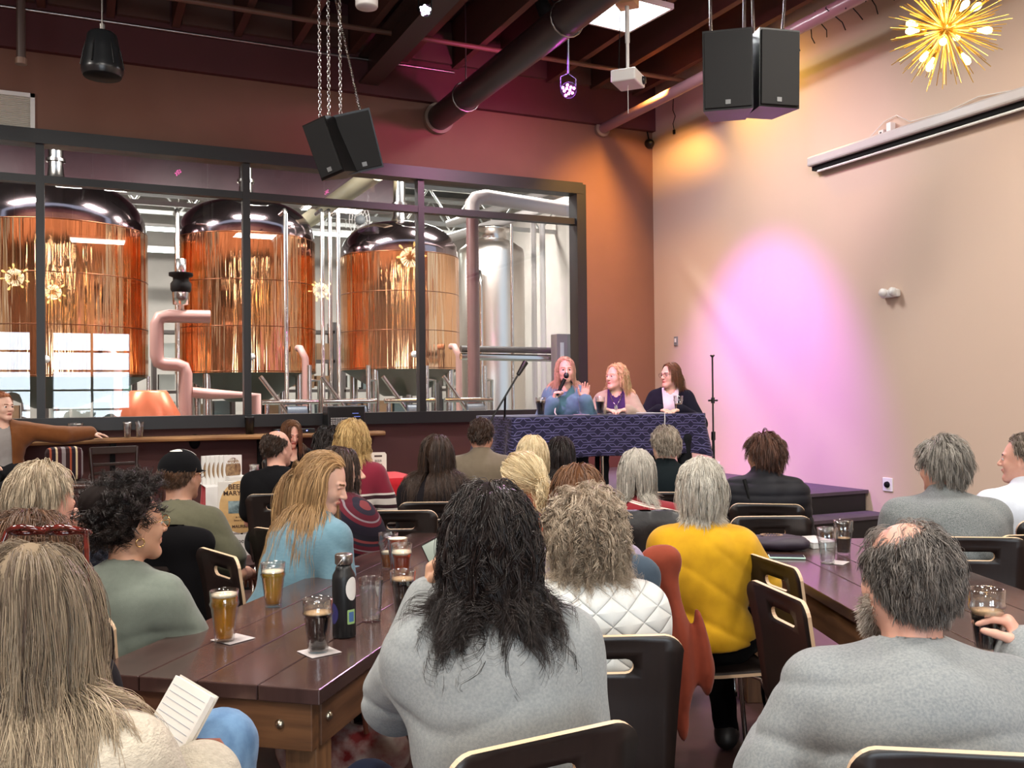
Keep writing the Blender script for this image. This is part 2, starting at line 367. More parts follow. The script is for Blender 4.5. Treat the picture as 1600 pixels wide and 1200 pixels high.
# ribbed dark duct
c = AY(739, 450, 12.6); r = .088
t = thing('ribbed_duct', 'dark ribbed vertical duct standing in front of the pale tank', 'duct', (c.x, 12.6, 0))
pr = []
for k in range(150): pr.append((r+(.006 if k % 2 else 0), .0+k*.028))
MB().lathe(pr, seg=20).build('hose', mat('duct_dark', (112, 76, 76), .4), t)
MB().tube([(0, 0, 4.15), (0, 0, 4.3), (.06, 0, 4.38), (.2, 0, 4.42), (2.3, .5, 4.42)], .11, 18).build('elbow', mat('duct_pale', (190, 176, 172), .4), t)
# big white overhead pipes at the right
def pipe(name, label, pts, r, m, seg=14, flanges=()):
    t = thing(name, label, 'pipe', tuple(pts[0]))
    o = Vector(pts[0]); MB().tube([Vector(p)-o for p in pts], r, seg).build('pipe_run', m, t)
    for f in flanges: MB().tube([Vector(f)-o+Vector((-.02, 0, 0)), Vector(f)-o+Vector((.02, 0, 0))], r*1.5, seg).build('flange', m_gal, t)
    return t
m_wp = mat('white_pipe', (214, 206, 202), .35)
pipe('overhead_water_pipe', 'thick white overhead pipe sloping behind the rightmost panes', [AY(700, 372, 17.5), AY(790, 345, 16), AY(960, 290, 13.5)], .09, m_wp)
pipe('overhead_water_pipe', 'second white overhead pipe just above the sloping one', [AY(700, 350, 18), AY(790, 322, 16.5), AY(960, 262, 14)], .075, m_wp)
pipe('riser_pipe', 'pale vertical riser pipe right of the pale tank', [AY(833, 345, 17), AY(833, 348, 17)*1, Vector((AY(833, 345, 17).x, 17, .0))], .06, m_wp)
pipe('riser_pipe', 'pale vertical riser pipe nearest the right window jamb', [AY(847, 345, 16.4), Vector((AY(847, 345, 16.4).x, 16.4, .0))], .06, m_wp)
pipe('riser_pipe', 'thin steel riser between the pale tank and right jamb', [AY(799, 350, 13.5), Vector((AY(799, 350, 13.5).x, 13.5, .0))], .028, m_gal)
for px, yy, lb in ((503, 13.4, 'leftmost of the upright steel tubes between copper tanks'), (515, 13.6, 'middle upright steel tube between copper tanks'), (528, 13.3, 'upright steel tube nearest the third copper tank'), (277, 13.6, 'upright steel tube left of the middle copper tank'), (446, 12.6, 'upright copper tinted tube in front of the middle tank')):
    q = AY(px, 330, yy); pipe('steel_riser', lb, [Vector((q.x, yy+.35, q.z+.02)), Vector((q.x, yy+.05, q.z+.02)), Vector((q.x, yy, q.z-.04)), Vector((q.x, yy, .0))], .03, m_gal, 12)
# grey-pink loop of pipe with a valve between tanks 1 and 2
y = 12.7; P = lambda a, b: AY(a, b, y)
pipe('process_pipe', 'thick pinkish pipe looping between the first two copper tanks', [P(328, 495), P(262, 494), P(250, 496), P(245, 506), P(245, 556), P(248, 566), P(256, 569), P(276, 570), P(287, 574), P(290, 584), P(290, 640), Vector((P(290, 640).x, y, 0))], .085, m_pvc, 18)
pipe('process_pipe', 'low pinkish pipe crossing under the middle tank', [P(300, 613), P(330, 616), P(400, 618), Vector((P(400, 618).x, y, 0))], .07, m_pvc, 16)
v = P(283, 494)
t = thing('valve_actuator', 'black and silver valve actuator on top of pinkish pipe loop', 'valve', tuple(v))
MB().lathe([(.04, 0), (.04, .14), (.1, .15), (.11, .32), (.1, .34)], seg=24).build('valve_body', m_gal, t)
MB().lathe([(.105, .3), (.13, .34), (.13, .42), (.1, .46), (.1, .5), (.15, .52), (.15, .56)], seg=24).build('actuator_cap', m_matteblk, t)
MB().lathe([(.07, .56), (.07, .74), (.001, .75)], seg=20).build('actuator_top', m_gal, t)
# rails and cable tray
c = AY(720, 545, 12.9); c2 = AY(868, 548, 12.9)
pipe('cable_tray', 'dark horizontal rail crossing in front of the pale tank', [c, c2], .05, mat('dark_rail', (60, 54, 54), .5))
c = AY(720, 557, 12.9); c2 = AY(868, 560, 12.9)
pipe('horizontal_pipe', 'pale horizontal pipe just under the dark rail', [c, c2], .055, m_gal)
c = AY(877, 560, 12.7)
t = thing('control_box', 'grey electrical control box beside the right window jamb', 'box', (c.x, 12.7, c.z-.35))
MB().box((0, 0, .35), (.26, .2, .75), bev=.01).build('enclosure', mat('box_grey', (136, 128, 122), .5), t); MB().box((-.04, -.105, .45), (.06, .01, .28)).build('paper_label', m_white, t)
# copper coloured hopper
c = AY(232, 640, 11.9)
t = thing('grain_hopper', 'small orange copper hopper low behind the window', 'hopper', (c.x, 11.9, 0))
MB().lathe([(.40, .0), (.42, .4), (.36, 1.3), (.22, 1.56), (.2, 1.58), (.001, 1.585)], seg=36).build('hopper_shell', mat('hopper_orange', (226, 120, 84), .35, .4), t)
MB().tube([(0, 0, 1.58), (0, 0, 1.75)], .02, 8).build('hopper_handle', m_gal, t)
# fan
c = AY(561, 345, 15.6)
t = thing('wall_fan', 'round white wire guard fan above the third copper tank', 'fan', tuple(c))
mb = MB()
for r_ in (.06, .14, .22, .3): mb.tube([(r_*cos(a)*.6, -.03, r_*sin(a)) for a in np.linspace(0, 2*pi, 33)[:-1]], .008, 5, closed=True)
for a in np.linspace(0, pi, 9)[:-1]: mb.tube([(-.3*cos(a)*.6, -.03, -.3*sin(a)), (.3*cos(a)*.6, -.03, .3*sin(a))], .006, 5)
mb.build('guard', m_wp, t)
MB().lathe([(.001, .12), (.08, .12), (.08, -.03), (.001, -.03)], seg=16, rot=Matrix.Rotation(pi/2, 3, 'X')).build('motor', m_grayp, t)
MB().tube([(0, .05, 0), (0, .05, -.5), (.3, .3, -1.0)], .02, 6).build('bracket', m_wp, t)
# beige diagonal duct upper middle
pipe('vent_duct', 'cream round duct slanting down past the third tank top', [AY(590, 268, 14.2), AY(470, 352, 18.5)], .15, mat('cream_duct', (226, 212, 178), .5), 20)
# roof trusses and hanging strip lamps at the back
for k, (yy, zz) in enumerate(((18.6, 5.15), (21.4, 5.5))):
    mb = MB(); mb.box((2, yy, zz), (19, .08, .09)); mb.box((2, yy, zz+.75), (19, .08, .09)); n = 34
    for i in range(n):
        x0 = -7+i*18.0/n; a, b = (zz, zz+.75) if i % 2 else (zz+.75, zz); mb.tube([(x0, yy, a), (x0+18.0/n, yy, b)], .025, 5)
    t = mb.build('roof_truss', m_truss); struct(t, 'white lattice roof truss in the brewhouse')
hl = mat('hall_tube_glow', (255, 255, 250), .5, emit=(240, 255, 250), estr=9)
for px, py, yy, lb in ((245, 358, 19, 'between the first two tanks'), (512, 366, 19.5, 'between the middle and third tanks'), (250, 392, 22, 'lowest one between the first two tanks'), (-60, 300, 17.5, 'above the largest tank')):
    c = AY(px, py, yy); t = thing('strip_lamp', 'glowing brewhouse strip lamp '+lb, 'lamp', tuple(c), 0, 'strip lamps in the brewhouse')
    MB().box((0, 0, .05), (1.1, .3, .06)).build('housing', m_white, t); MB().box((0, 0, .0), (1.0, .22, .04)).build('tube', hl, t)
    MB().tube([(-.4, 0, .08), (-.4, 0, 6.95-c.z)], .006, 5).tube([(.4, 0, .08), (.4, 0, 6.95-c.z)], .006, 5).build('hanger', m_steel, t)
# far clutter: racks, pallets, kegs seen under the tanks
rk = random.Random(5)
for k in range(7):
    x0 = -3.6+k*1.9; yy = 19.0+(k % 2)*.8
    t = thing('storage_rack', 'steel storage rack far behind the tanks, %s' % ['left end', 'with green bin', 'by grey wall', 'under the middle tank', 'under the third tank', 'near pale tank', 'right end'][k], 'rack', (x0, yy, 0))
    mb = MB()
    for sx in (-.75, .75): mb.box((sx, 0, 1.5), (.07, .5, 3.0))
    for z in (.5, 1.05, 1.6, 2.2, 2.8): mb.box((0, 0, z), (1.5, .5, .06))
    mb.build('frame', mat('rack_steel', (92, 84, 82), .5), t)
    mb = MB()
    for z in (.53, 1.08, 1.63, 2.23):
        for i in range(4): mb.box((-.52+i*.35, -.02, z+.17), (.3, .36, .2+rk.random()*.16), mi=rk.randrange(4))
    mb.build('contents', [mat('tarp_green', (150, 196, 170), .6), mat('box_white', (214, 214, 206), .7), mat('box_tan', (170, 132, 100), .8), mat('bin_grey', (110, 124, 124), .6)], t)
mb = MB()
c = AY(700, 600, 13.2)
for i in range(4):
    q = AY(420+i*85, 600, 13.6)
    t = thing('pump_skid', ['small pump skid of steel fittings under middle tank', 'pump skid of steel fittings between middle and third tank', 'pump skid of steel fittings under third tank', 'pump skid of steel fittings left of ribbed duct'][i], 'pump', (q.x, 12.1+.0*i, 0))
    MB().tube([(-.36, 0, 1.42), (.36, 0, 1.42)], .035, 10).tube([(-.3, 0, 1.42), (-.3, 0, .0)], .03, 10).tube([(.25, 0, 1.9), (.25, 0, .0)], .03, 10).tube([(.25, 0, 1.7), (.4, .1, 1.7), (.4, .1, 1.1)], .025, 10).build('pipework', m_gal, t)
    MB().tube([(-.05, 0, 1.25), (.2, 0, 1.25)], .12, 16).build('pump_motor', mat('motor_blue', (84, 92, 104), .4), t)
    MB().tube([(-.38, 0, 1.75), (.1, 0, 1.1)], .03, 8).build('brace', m_gal, t)
# ================================================================== body, cloth and hair modelling tools
A3 = lambda v: np.array([v[0], v[1], v[2]], np.float32)
class Field:
    """smooth union of tapered capsules and ellipsoids, meshed by surface nets"""
    def __init__(s): s.p = []
    def rc(s, a, b, ra, rb=None, k=.03, sub=False, sq=(1, 1, 1)): s.p.append(('rc', A3(a), A3(b), ra, ra if rb is None else rb, k, sub, A3(sq))); return s
    def el(s, c, r, R=None, k=.03, sub=False): s.p.append(('el', A3(c), A3(r), np.eye(3, dtype=np.float32) if R is None else np.array(R, np.float32), k, sub)); return s
    def copy(s): f = Field(); f.p = list(s.p); return f
    @staticmethod
    def _ev(q, P):
        if q[0] == 'rc':
            _, a, b, ra, rb, k, sub, sq = q; ab = (b-a)/sq; pa = (P-a)/sq; L = float(ab@ab)+1e-9
            t = np.clip((pa@ab)/L, 0, 1); dv = pa-t[..., None]*ab
            return (np.sqrt((dv*dv).sum(-1))-(ra+(rb-ra)*t))*float(sq.min())
        _, c, r, R, k, sub = q; l = (P-c)@R; x = l/r; k0 = np.sqrt((x*x).sum(-1)); y = x/r; k1 = np.sqrt((y*y).sum(-1))+1e-6
        return k0*(k0-1)/k1
    @staticmethod
    def _bb(q):
        if q[0] == 'rc':
            m = max(q[3], q[4])*float(q[7].max()); return np.minimum(q[1], q[2])-m, np.maximum(q[1], q[2])+m
        m = float(q[2].max()); return q[1]-m, q[1]+m
    @staticmethod
    def _mix(F, d, k, sub):
        if sub:
            h = np.maximum(k-np.abs(F+d), 0)/k; return np.maximum(F, -d)+h*h*k*.25
        h = np.maximum(k-np.abs(F-d), 0)/k; return np.minimum(F, d)-h*h*k*.25
    def at(s, P):
        F = np.full(P.shape[:-1], 1.0, np.float32)
        for q in s.p: F = s._mix(F, s._ev(q, P), q[5] if q[0] == 'rc' else q[4], q[6] if q[0] == 'rc' else q[5])
        return F
    def grid(s, X, Y, Z, pad=.06):
        F = np.full((len(X), len(Y), len(Z)), .2, np.float32)
        for q in s.p:
            lo, hi = s._bb(q); lo = lo-pad; hi = hi+pad
            i = [slice(max(0, int(np.searchsorted(ax, lo[n]))-1), int(np.searchsorted(ax, hi[n]))+1) for n, ax in enumerate((X, Y, Z))]
            if any(k.stop <= k.start for k in i): continue
            G = np.stack(np.meshgrid(X[i[0]], Y[i[1]], Z[i[2]], indexing='ij'), -1).astype(np.float32)
            if G.size == 0: continue
            sub = q[6] if q[0] == 'rc' else q[5]; k = q[5] if q[0] == 'rc' else q[4]
            F[i[0], i[1], i[2]] = s._mix(F[i[0], i[1], i[2]], s._ev(q, G), k, sub)
        return F
    def bounds(s, m=.03):
        lo = np.min([s._bb(q)[0] for q in s.p if not (q[6] if q[0] == 'rc' else q[5])], 0)-m; hi = np.max([s._bb(q)[1] for q in s.p if not (q[6] if q[0] == 'rc' else q[5])], 0)+m
        return lo, hi
def axis(lo, hi, h, fine=None, hf=None):
    if not fine or fine[1] <= lo or fine[0] >= hi: return np.arange(lo, hi+h, h, dtype=np.float32)
    a = np.arange(lo, max(lo, fine[0]), h); b = np.arange(max(lo, fine[0]), min(hi, fine[1]), hf); c = np.arange(min(hi, fine[1]), hi+h, h)
    return np.unique(np.concatenate([a, b, c]).astype(np.float32))
def nets(F, X, Y, Z):
    nx, ny, nz = F.shape; ins = F < 0
    cs = np.zeros((nx-1, ny-1, nz-1, 3), np.float32); cn = np.zeros((nx-1, ny-1, nz-1), np.int16)
    G = (X, Y, Z); quads = []
    for ax in range(3):
        sl0 = [slice(None)]*3; sl1 = [slice(None)]*3; sl0[ax] = slice(0, -1); sl1[ax] = slice(1, None)
        a = F[tuple(sl0)]; b = F[tuple(sl1)]; cr = ins[tuple(sl0)] != ins[tuple(sl1)]
        idx = np.argwhere(cr)
        if len(idx) == 0: continue
        fa = a[cr]; fb = b[cr]; t = fa/(fa-fb)
        P = np.stack([X[idx[:, 0]], Y[idx[:, 1]], Z[idx[:, 2]]], -1)
        P[:, ax] = G[ax][idx[:, ax]]*(1-t)+G[ax][idx[:, ax]+1]*t
        o1, o2 = [k for k in range(3) if k != ax]
        offs = [(0, 0), (-1, 0), (-1, -1), (0, -1)]
        if ax == 1: offs = offs[::-1]
        cells = []
        ok = np.ones(len(idx), bool)
        for (u, v) in offs:
            c = idx.copy(); c[:, o1] += u; c[:, o2] += v; cells.append(c)
            ok &= (c[:, o1] >= 0) & (c[:, o2] >= 0) & (c[:, o1] < cs.shape[o1]) & (c[:, o2] < cs.shape[o2])
        for c in cells:
            cc = c[ok]; np.add.at(cs, (cc[:, 0], cc[:, 1], cc[:, 2]), P[ok]); np.add.at(cn, (cc[:, 0], cc[:, 1], cc[:, 2]), 1)
        q = np.stack([np.ravel_multi_index(c[ok].T, cn.shape) for c in cells], -1)
        fl = fa[ok] > 0; q[fl] = q[fl][:, ::-1]; quads.append(q)
    m = cn > 0; vid = np.full(cn.size, -1, np.int64); vid[m.ravel()] = np.arange(m.sum())
    V = cs[m]/cn[m][:, None]; Q = vid[np.concatenate(quads)]
    return V, Q
def relax(V, Q, n=1, w=.5):
    for _ in range(n):
        S = np.zeros_like(V); C = np.zeros(len(V), np.float32)
        for a, b in ((0, 1), (1, 2), (2, 3), (3, 0)):
            np.add.at(S, Q[:, a], V[Q[:, b]]); np.add.at(C, Q[:, a], 1); np.add.at(S, Q[:, b], V[Q[:, a]]); np.add.at(C, Q[:, b], 1)
        V = V*(1-w)+S/np.maximum(C, 1)[:, None]*w
    return V.astype(np.float32)
def hand_prims(f, W, d, n, side=1, curl=.35, sc=1.0, spread=1.0):
    """W wrist, d pointing direction, n palm normal, side: +1 thumb towards d x n"""
    W = Vector(W); d = Vector(d).normalized(); n = Vector(n); n = (n-d*n.dot(d)).normalized(); s = d.cross(n)*side
    off = (.030, .010, -.011, -.030); ln = (.071, .079, .073, .057)
    f.rc(W-d*.04, W+d*.015, .028*sc, .027*sc, k=.02, sq=(1, 1, 1))
    for o, l in zip(off, ln):
        a = W+d*.01*sc+s*o*.6*sc; b = W+d*(.088-abs(o)*.25)*sc+s*o*sc
        f.rc(a, b, .0155*sc, .0125*sc, k=.016)
        dd = (d+s*(o*2.2*spread)).normalized(); p = b; r = .0098
        for j, fr in enumerate((.46, .3, .24)):
            cu = curl*(1 if j == 0 else 1.25); dd = (dd*cos(cu)+n*sin(cu)).normalized(); n2 = n
            q = p+dd*l*fr*sc; f.rc(p, q, r*sc, (r-.0009)*sc, k=.004); p = q; r -= .0009
    a = W+d*.022*sc+s*.024*sc; b = a+(d*.55+s*.62+n*.35).normalized()*.042*sc; c = b+(d*.8+s*.35+n*(.2+curl*.6)).normalized()*.032*sc; e = c+(d*.85+s*.1+n*(.25+curl*.8)).normalized()*.026*sc
    f.rc(a, b, .0165*sc, .013*sc, k=.014).rc(b, c, .0125*sc, .011*sc, k=.005).rc(c, e, .0108*sc, .009*sc, k=.004)
def euler3(yaw, pitch, roll):
    """yaw + = to the person's right, pitch + = up, roll + = towards right shoulder"""
    return Matrix.Rotation(-radians(yaw), 3, 'Z') @ Matrix.Rotation(radians(pitch), 3, 'X') @ Matrix.Rotation(radians(roll), 3, 'Y')
def head_prims(f, c, R, s=1.0, male=False, ears=True, smile=False):
    c = Vector(c); T = lambda x, y, z: c + R@Vector((x*s, y*s, z*s)); Rn = np.array(R)
    E = lambda x, y, z, r, k=.02, sub=False: f.el(T(x, y, z), [q*s for q in r], Rn, k, sub)
    E(0, -.014, .028, (.076, .096, .09), .02); E(0, .022, -.03, (.062, .07, .082), .04)
    jw = .047 if male else .042
    for q in (-1, 1):
        f.rc(T(q*(jw+.006), -.002, -.045), T(q*.014, .07, -.1), .022*s, .017*s, k=.03)
        E(q*.036, .062, -.03, (.024, .02, .024), .02)
        E(q*.032, .101, .002, (.019, .018, .013), .012, True)
        f.rc(T(q*.02, .087, .0085), T(q*.045, .081, .0075), .0042*s, .0035*s, k=.004)
        f.rc(T(q*.012, .088, .02), T(q*.046, .072, .023), .0075*s, .006*s, k=.012)
        if ears: E(q*.078, -.012, -.012, (.008, .019, .031), .008); E(q*.086, -.006, -.01, (.006, .01, .018), .006, True)
    E(0, .078, -.101, (.02, .016, .016), .02)
    f.rc(T(0, .083, .012), T(0, .111, -.028), .0085*s, .0115*s, k=.012); E(.011, .1, -.032, (.008, .009, .007), .006); E(-.011, .1, -.032, (.008, .009, .007), .006)
    w = .029 if smile else .022
    f.rc(T(-w, .079 if smile else .086, -.051 if smile else -.062), T(0, .096, -.059), .0045*s, .006*s, k=.006).rc(T(w, .079 if smile else .086, -.051 if smile else -.062), T(0, .096, -.059), .0045*s, .006*s, k=.006)
    f.rc(T(-.016, .087, -.068), T(.016, .087, -.068), .0065*s, k=.006)
    return T
def uvsphere(c, r, axis_, seg=14, rings=9):
    q = Vector(axis_).to_track_quat('Z', 'Y').to_matrix(); vs = []; fs = []; mi = []
    for i in range(rings+1):
        a = pi*i/rings*.98+.01
        for k in range(seg): vs.append(tuple(Vector(c)+q@Vector((sin(a)*cos(2*pi*k/seg), sin(a)*sin(2*pi*k/seg), cos(a)))*r))
    for i in range(rings):
        for k in range(seg): fs.append((i*seg+k, (i+1)*seg+k, (i+1)*seg+(k+1) % seg, i*seg+(k+1) % seg)); mi.append(4 if i < 1 else 3 if i < 2 else 2)
    return vs, fs, mi
def hairmat(name, a, b, rough=.42):
    if name in MATS: return MATS[name]
    m = bpy.data.materials.new(name); m.use_nodes = True; MATS[name] = m; nt = m.node_tree; p = nt.nodes['Principled BSDF']
    at = nt.nodes.new('ShaderNodeAttribute'); at.attribute_name = 'hcol'
    x = nt.nodes.new('ShaderNodeMix'); x.data_type = 'RGBA'; x.inputs[6].default_value = lin(a); x.inputs[7].default_value = lin(b)
    nt.links.new(at.outputs['Fac'], x.inputs[0]); nt.links.new(x.outputs[2], p.inputs['Base Color'])
    p.inputs['Roughness'].default_value = rough; p.inputs['Specular IOR Level'].default_value = .45
    return m
CR = np.array([.078, .098, .092], np.float32)       # cranium radii in the head frame, centre (0,-.014,.028)
CC = np.array([0, -.014, .028], np.float32)
ELAZ = np.radians([0, 40, 62, 80, 92, 104, 125, 180]); 
HL = {'f': np.radians([44, 40, 22, 2, -8, -38, -50, -56]), 'm': np.radians([40, 42, 22, 2, -8, -34, -44, -50]), 'rec': np.radians([56, 46, 26, 4, -8, -34, -44, -50])}
def dir_azel(L):
    az = np.arctan2(np.abs(L[..., 0]), L[..., 1]); el = np.arctan2(L[..., 2], np.sqrt(L[..., 0]**2+L[..., 1]**2)+1e-6); return az, el
def tubes(P, rad, C):
    """P (n, m, 3) strands -> triangular tubes"""
    n, m, _ = P.shape; D = np.gradient(P, axis=1); D /= np.linalg.norm(D, axis=-1, keepdims=True)+1e-9
    up = np.array([.31, .17, .93], np.float32); U = np.cross(D, up); U /= np.linalg.norm(U, axis=-1, keepdims=True)+1e-9; W = np.cross(D, U)
    t = np.linspace(0, 1, m); taper = np.clip(1.15-t**2.2, .18, 1)[None, :, None]*np.asarray(rad)[:, None, None]
    V = np.stack([P+(U*cos(a)+W*sin(a))*taper for a in (0, 2*pi/3, 4*pi/3)], 2)
    b = (np.arange(n)[:, None]*m+np.arange(m-1)[None])*3
    Q = np.stack([np.stack([b+k, b+(k+1) % 3, b+3+(k+1) % 3, b+3+k], -1) for k in range(3)], 2)
    return V.reshape(-1, 3).astype(np.float32), Q.reshape(-1, 4), np.repeat((C if np.ndim(C) == 2 else np.repeat(C[:, None], m, 1)).ravel(), 3)
def grow_hair(hc, R, s, coll, st, rng):
    """strand polylines in the person's frame. hc head centre, R head rotation, coll body field"""
    hc = A3(hc); Rn = np.array(R, np.float32); N = st.get('guides', 200); M = st.get('pts', 12); K = st.get('kids', 6)
    hl = HL[st.get('line', 'f')]
    U = rng.normal(size=(N*6, 3)); U /= np.linalg.norm(U, axis=1, keepdims=True); az, el = dir_azel(U)
    keep = el > np.interp(az, ELAZ, hl)
    if 'baldmax' in st: keep &= (el < np.interp(az, np.radians([0, 60, 120, 180]), np.radians(st['baldmax']))) 
    U = U[keep][:N]; az, el = dir_azel(U); N = len(U)
    cov = st.get('vol', .012); P = CC+U*(CR+.001); style = st.get('flow', 'down')
    L = st['len']*(1+st.get('lvar', .15)*rng.normal(size=N)).clip(.3, 1.8)
    if 'toplen' in st: L = L*np.where(el > radians(35), st['toplen'], 1)
    sgn = np.where(U[:, 0] > st.get('part', 0), 1., -1.)
    if style == 'down': D = np.stack([U[:, 0]*.9, U[:, 1]*.3-.35, np.full(N, -.6)], 1)
    elif style == 'part': D = np.stack([sgn*np.where(U[:, 1] > .1, 1.0, .25)+(U[:, 1] < .1)*U[:, 0]*.4, np.where(U[:, 1] > 0, -.25, -.5)+0*sgn, -.35+0*sgn], 1)
    elif style == 'partback': D = np.stack([sgn*.7, np.full(N, -1.), -.1+0*sgn], 1)
    elif style == 'fwd': D = np.stack([U[:, 0]*.5+st.get('sweep', .3), np.where(el > radians(30), .8, -.4), np.full(N, -.35)], 1)
    elif style == 'back': D = np.stack([U[:, 0]*.25+st.get('sweep', 0), np.full(N, -1.), np.full(N, -.15)], 1)
    elif style == 'curl': D = np.stack([U[:, 0], U[:, 1], U[:, 2]-.5], 1)+rng.normal(size=(N, 3))*.6
    else: D = np.stack([U[:, 0], U[:, 1]-.2, U[:, 2]*.4], 1)
    tgt = st.get('target')
    g = st.get('grav', .25); down = Rn.T@np.array([0, 0, -1.]) if True else None
    lift = (.002+cov*rng.random(N)**st.get('liftpow', 1.0)); ds = L/(M-1)
    Nn = U/CR; Nn /= np.linalg.norm(Nn, axis=1, keepdims=True); tg = st.get('tang', .93)
    if tgt is None: D = D-tg*(D*Nn).sum(1, keepdims=True)*Nn
    D = D/np.linalg.norm(D, axis=1, keepdims=True); pts = [P.copy()]
    stop = np.zeros(N, bool)
    for j in range(1, M):
        if tgt is not None:
            T = np.array(tgt)-P; dist = np.linalg.norm(T, axis=1, keepdims=True); D = D*.35+T/(dist+1e-6)*.65; stop = dist[:, 0] < .02
        else: D = D*(1-g)+down*g + rng.normal(size=(N, 3))*st.get('jit', .03)
        D /= np.linalg.norm(D, axis=1, keepdims=True)+1e-9
        if tgt is not None: step = np.where(stop, 0.0, np.minimum(ds, dist[:, 0]))
        else: step = ds
        Q = P+D*step[:, None]
        x = (Q-CC)/(CR+lift[:, None]); kk = np.linalg.norm(x, axis=1); inn = kk < 1
        Q[inn] = (CC+(Q-CC)/kk[:, None])[inn]
        fc = np.array([0, .02, -.035]); fr = np.array([.068, .078, .09])+lift[:, None]*.7; x = (Q-fc)/fr; kk = np.linalg.norm(x, axis=1); inn = (kk < 1) & (Q[:, 1] < .2)
        Q[inn] = (fc+(Q-fc)/np.maximum(kk, .2)[:, None])[inn]
        Wd = hc+(Q*s)@Rn.T
        if coll is not None and st['len'] > .09:
            dd = coll.at(Wd.astype(np.float32)); lim = st.get('off', .018)+lift*.4; bad = dd < lim
            if bad.any():
                e = .006; Wb = Wd[bad].astype(np.float32)
                G = np.stack([coll.at(Wb+np.array(v, np.float32)*e)-dd[bad] for v in ((1, 0, 0), (0, 1, 0), (0, 0, 1))], -1); G /= np.linalg.norm(G, axis=1, keepdims=True)+1e-6
                Wd[bad] = Wb+G*np.minimum(lim[bad]-dd[bad], .03)[:, None]; Q = ((Wd-hc)@Rn)/s
        D = Q-P; D /= np.linalg.norm(D, axis=1, keepdims=True)+1e-9; P = Q; pts.append(P.copy())
    G = np.stack(pts, 1)
    # children
    cr = st.get('clump', .012); sp = st.get('tight', .55); t = np.linspace(0, 1, M)
    o = rng.normal(size=(N, K, 3)); o /= np.linalg.norm(o, axis=-1, keepdims=True); o *= (rng.random((N, K, 1))**.5)*cr
    S = G[:, None]+o[:, :, None, :]*(1-sp*t)[None, None, :, None]
    # push roots back onto scalp
    lf = .8+.2*rng.random((N, K)); S = S[:, :, :1]+(S-S[:, :, :1])*lf[:, :, None, None]
    A = st.get('curl', 0); lam = st.get('wave', .06); ph = rng.random((N, 1))*6.28+rng.random((N, K))*st.get('curlvar', .8)
    if A:
        arc = L[:, None, None]*t[None, None]; w = 2*pi*arc/(lam*(1+.25*rng.normal(size=(N, 1, 1)))); env = np.minimum(1, t*3)[None, None]
        a1 = rng.normal(size=(N, 1, 1, 3)); a1 /= np.linalg.norm(a1, axis=-1, keepdims=True); a2 = np.cross(a1, rng.normal(size=(N, 1, 1, 3))); a2 /= np.linalg.norm(a2, axis=-1, keepdims=True)
        S = S+A*env[..., None]*(a1*np.sin(w+ph[..., None])[..., None]+a2*np.cos(w+ph[..., None])[..., None])
    S = S.reshape(-1, M, 3); x = (S-CC)/(CR-.001); kk = np.linalg.norm(x, axis=-1, keepdims=True); S = np.where(kk < 1, CC+(S-CC)/np.maximum(kk, .3), S)
    Wd = hc+(S*s)@Rn.T
    C = (rng.random((N, 1))*st.get('gshare', .6)+rng.random((N, K))*(1-st.get('gshare', .6))).ravel()**st.get('cpow', 1.0)
    gr = st.get('grad', 0); C = C[:, None]*(1-gr+gr*np.linspace(0, 1, M)[None]**.8*1.3)
    rad = s*st.get('rad', .0012)*(.7+.6*rng.random(len(Wd)))
    return Wd.astype(np.float32), rad, C
def hair_cap(hc, R, s, st, h):
    hc = Vector(hc); Rn = np.array(R, np.float32); t = st.get('cap', .009)
    f = Field(); T = lambda x, y, z: hc+R@Vector((x*s, y*s, z*s))
    f.el(T(*CC), (CR+t)*s, Rn, .01)
    for (c, r) in st.get('blobs', ()): f.el(T(*c), [q*s for q in r], Rn, .03)
    for (a, b, ra, rb) in st.get('rods', ()): f.rc(T(*a), T(*b), ra*s, rb*s, k=.04)
    lo, hi = f.bounds(.01); X, Y, Z = (axis(lo[i], hi[i], h) for i in range(3)); F = f.grid(X, Y, Z)
    G = np.stack(np.meshgrid(X, Y, Z, indexing='ij'), -1); Lc = ((G-A3(hc))@Rn)/s-CC; az, el = dir_azel(Lc); rr = np.linalg.norm(Lc, axis=-1)
    lim = np.interp(az, ELAZ, HL[st.get('line', 'f')])+.05
    cut = (lim-el)*rr*.8
    if 'blobs' in st or 'rods' in st: cut = np.where((Lc[..., 1] < -.0) & (np.abs(Lc[..., 0]) < .3), np.minimum(cut, -.02+0*cut), cut)
    if 'baldmax' in st: cut = np.maximum(cut, (el-np.interp(az, np.radians([0, 60, 120, 180]), np.radians(st['baldmax'])))*rr)
    F = np.maximum(F, cut)
    F += .0018*np.sin(Lc[..., 0]*260+2*np.sin(Lc[..., 2]*60))
    V, Q = nets(F, X, Y, Z); return V, Q
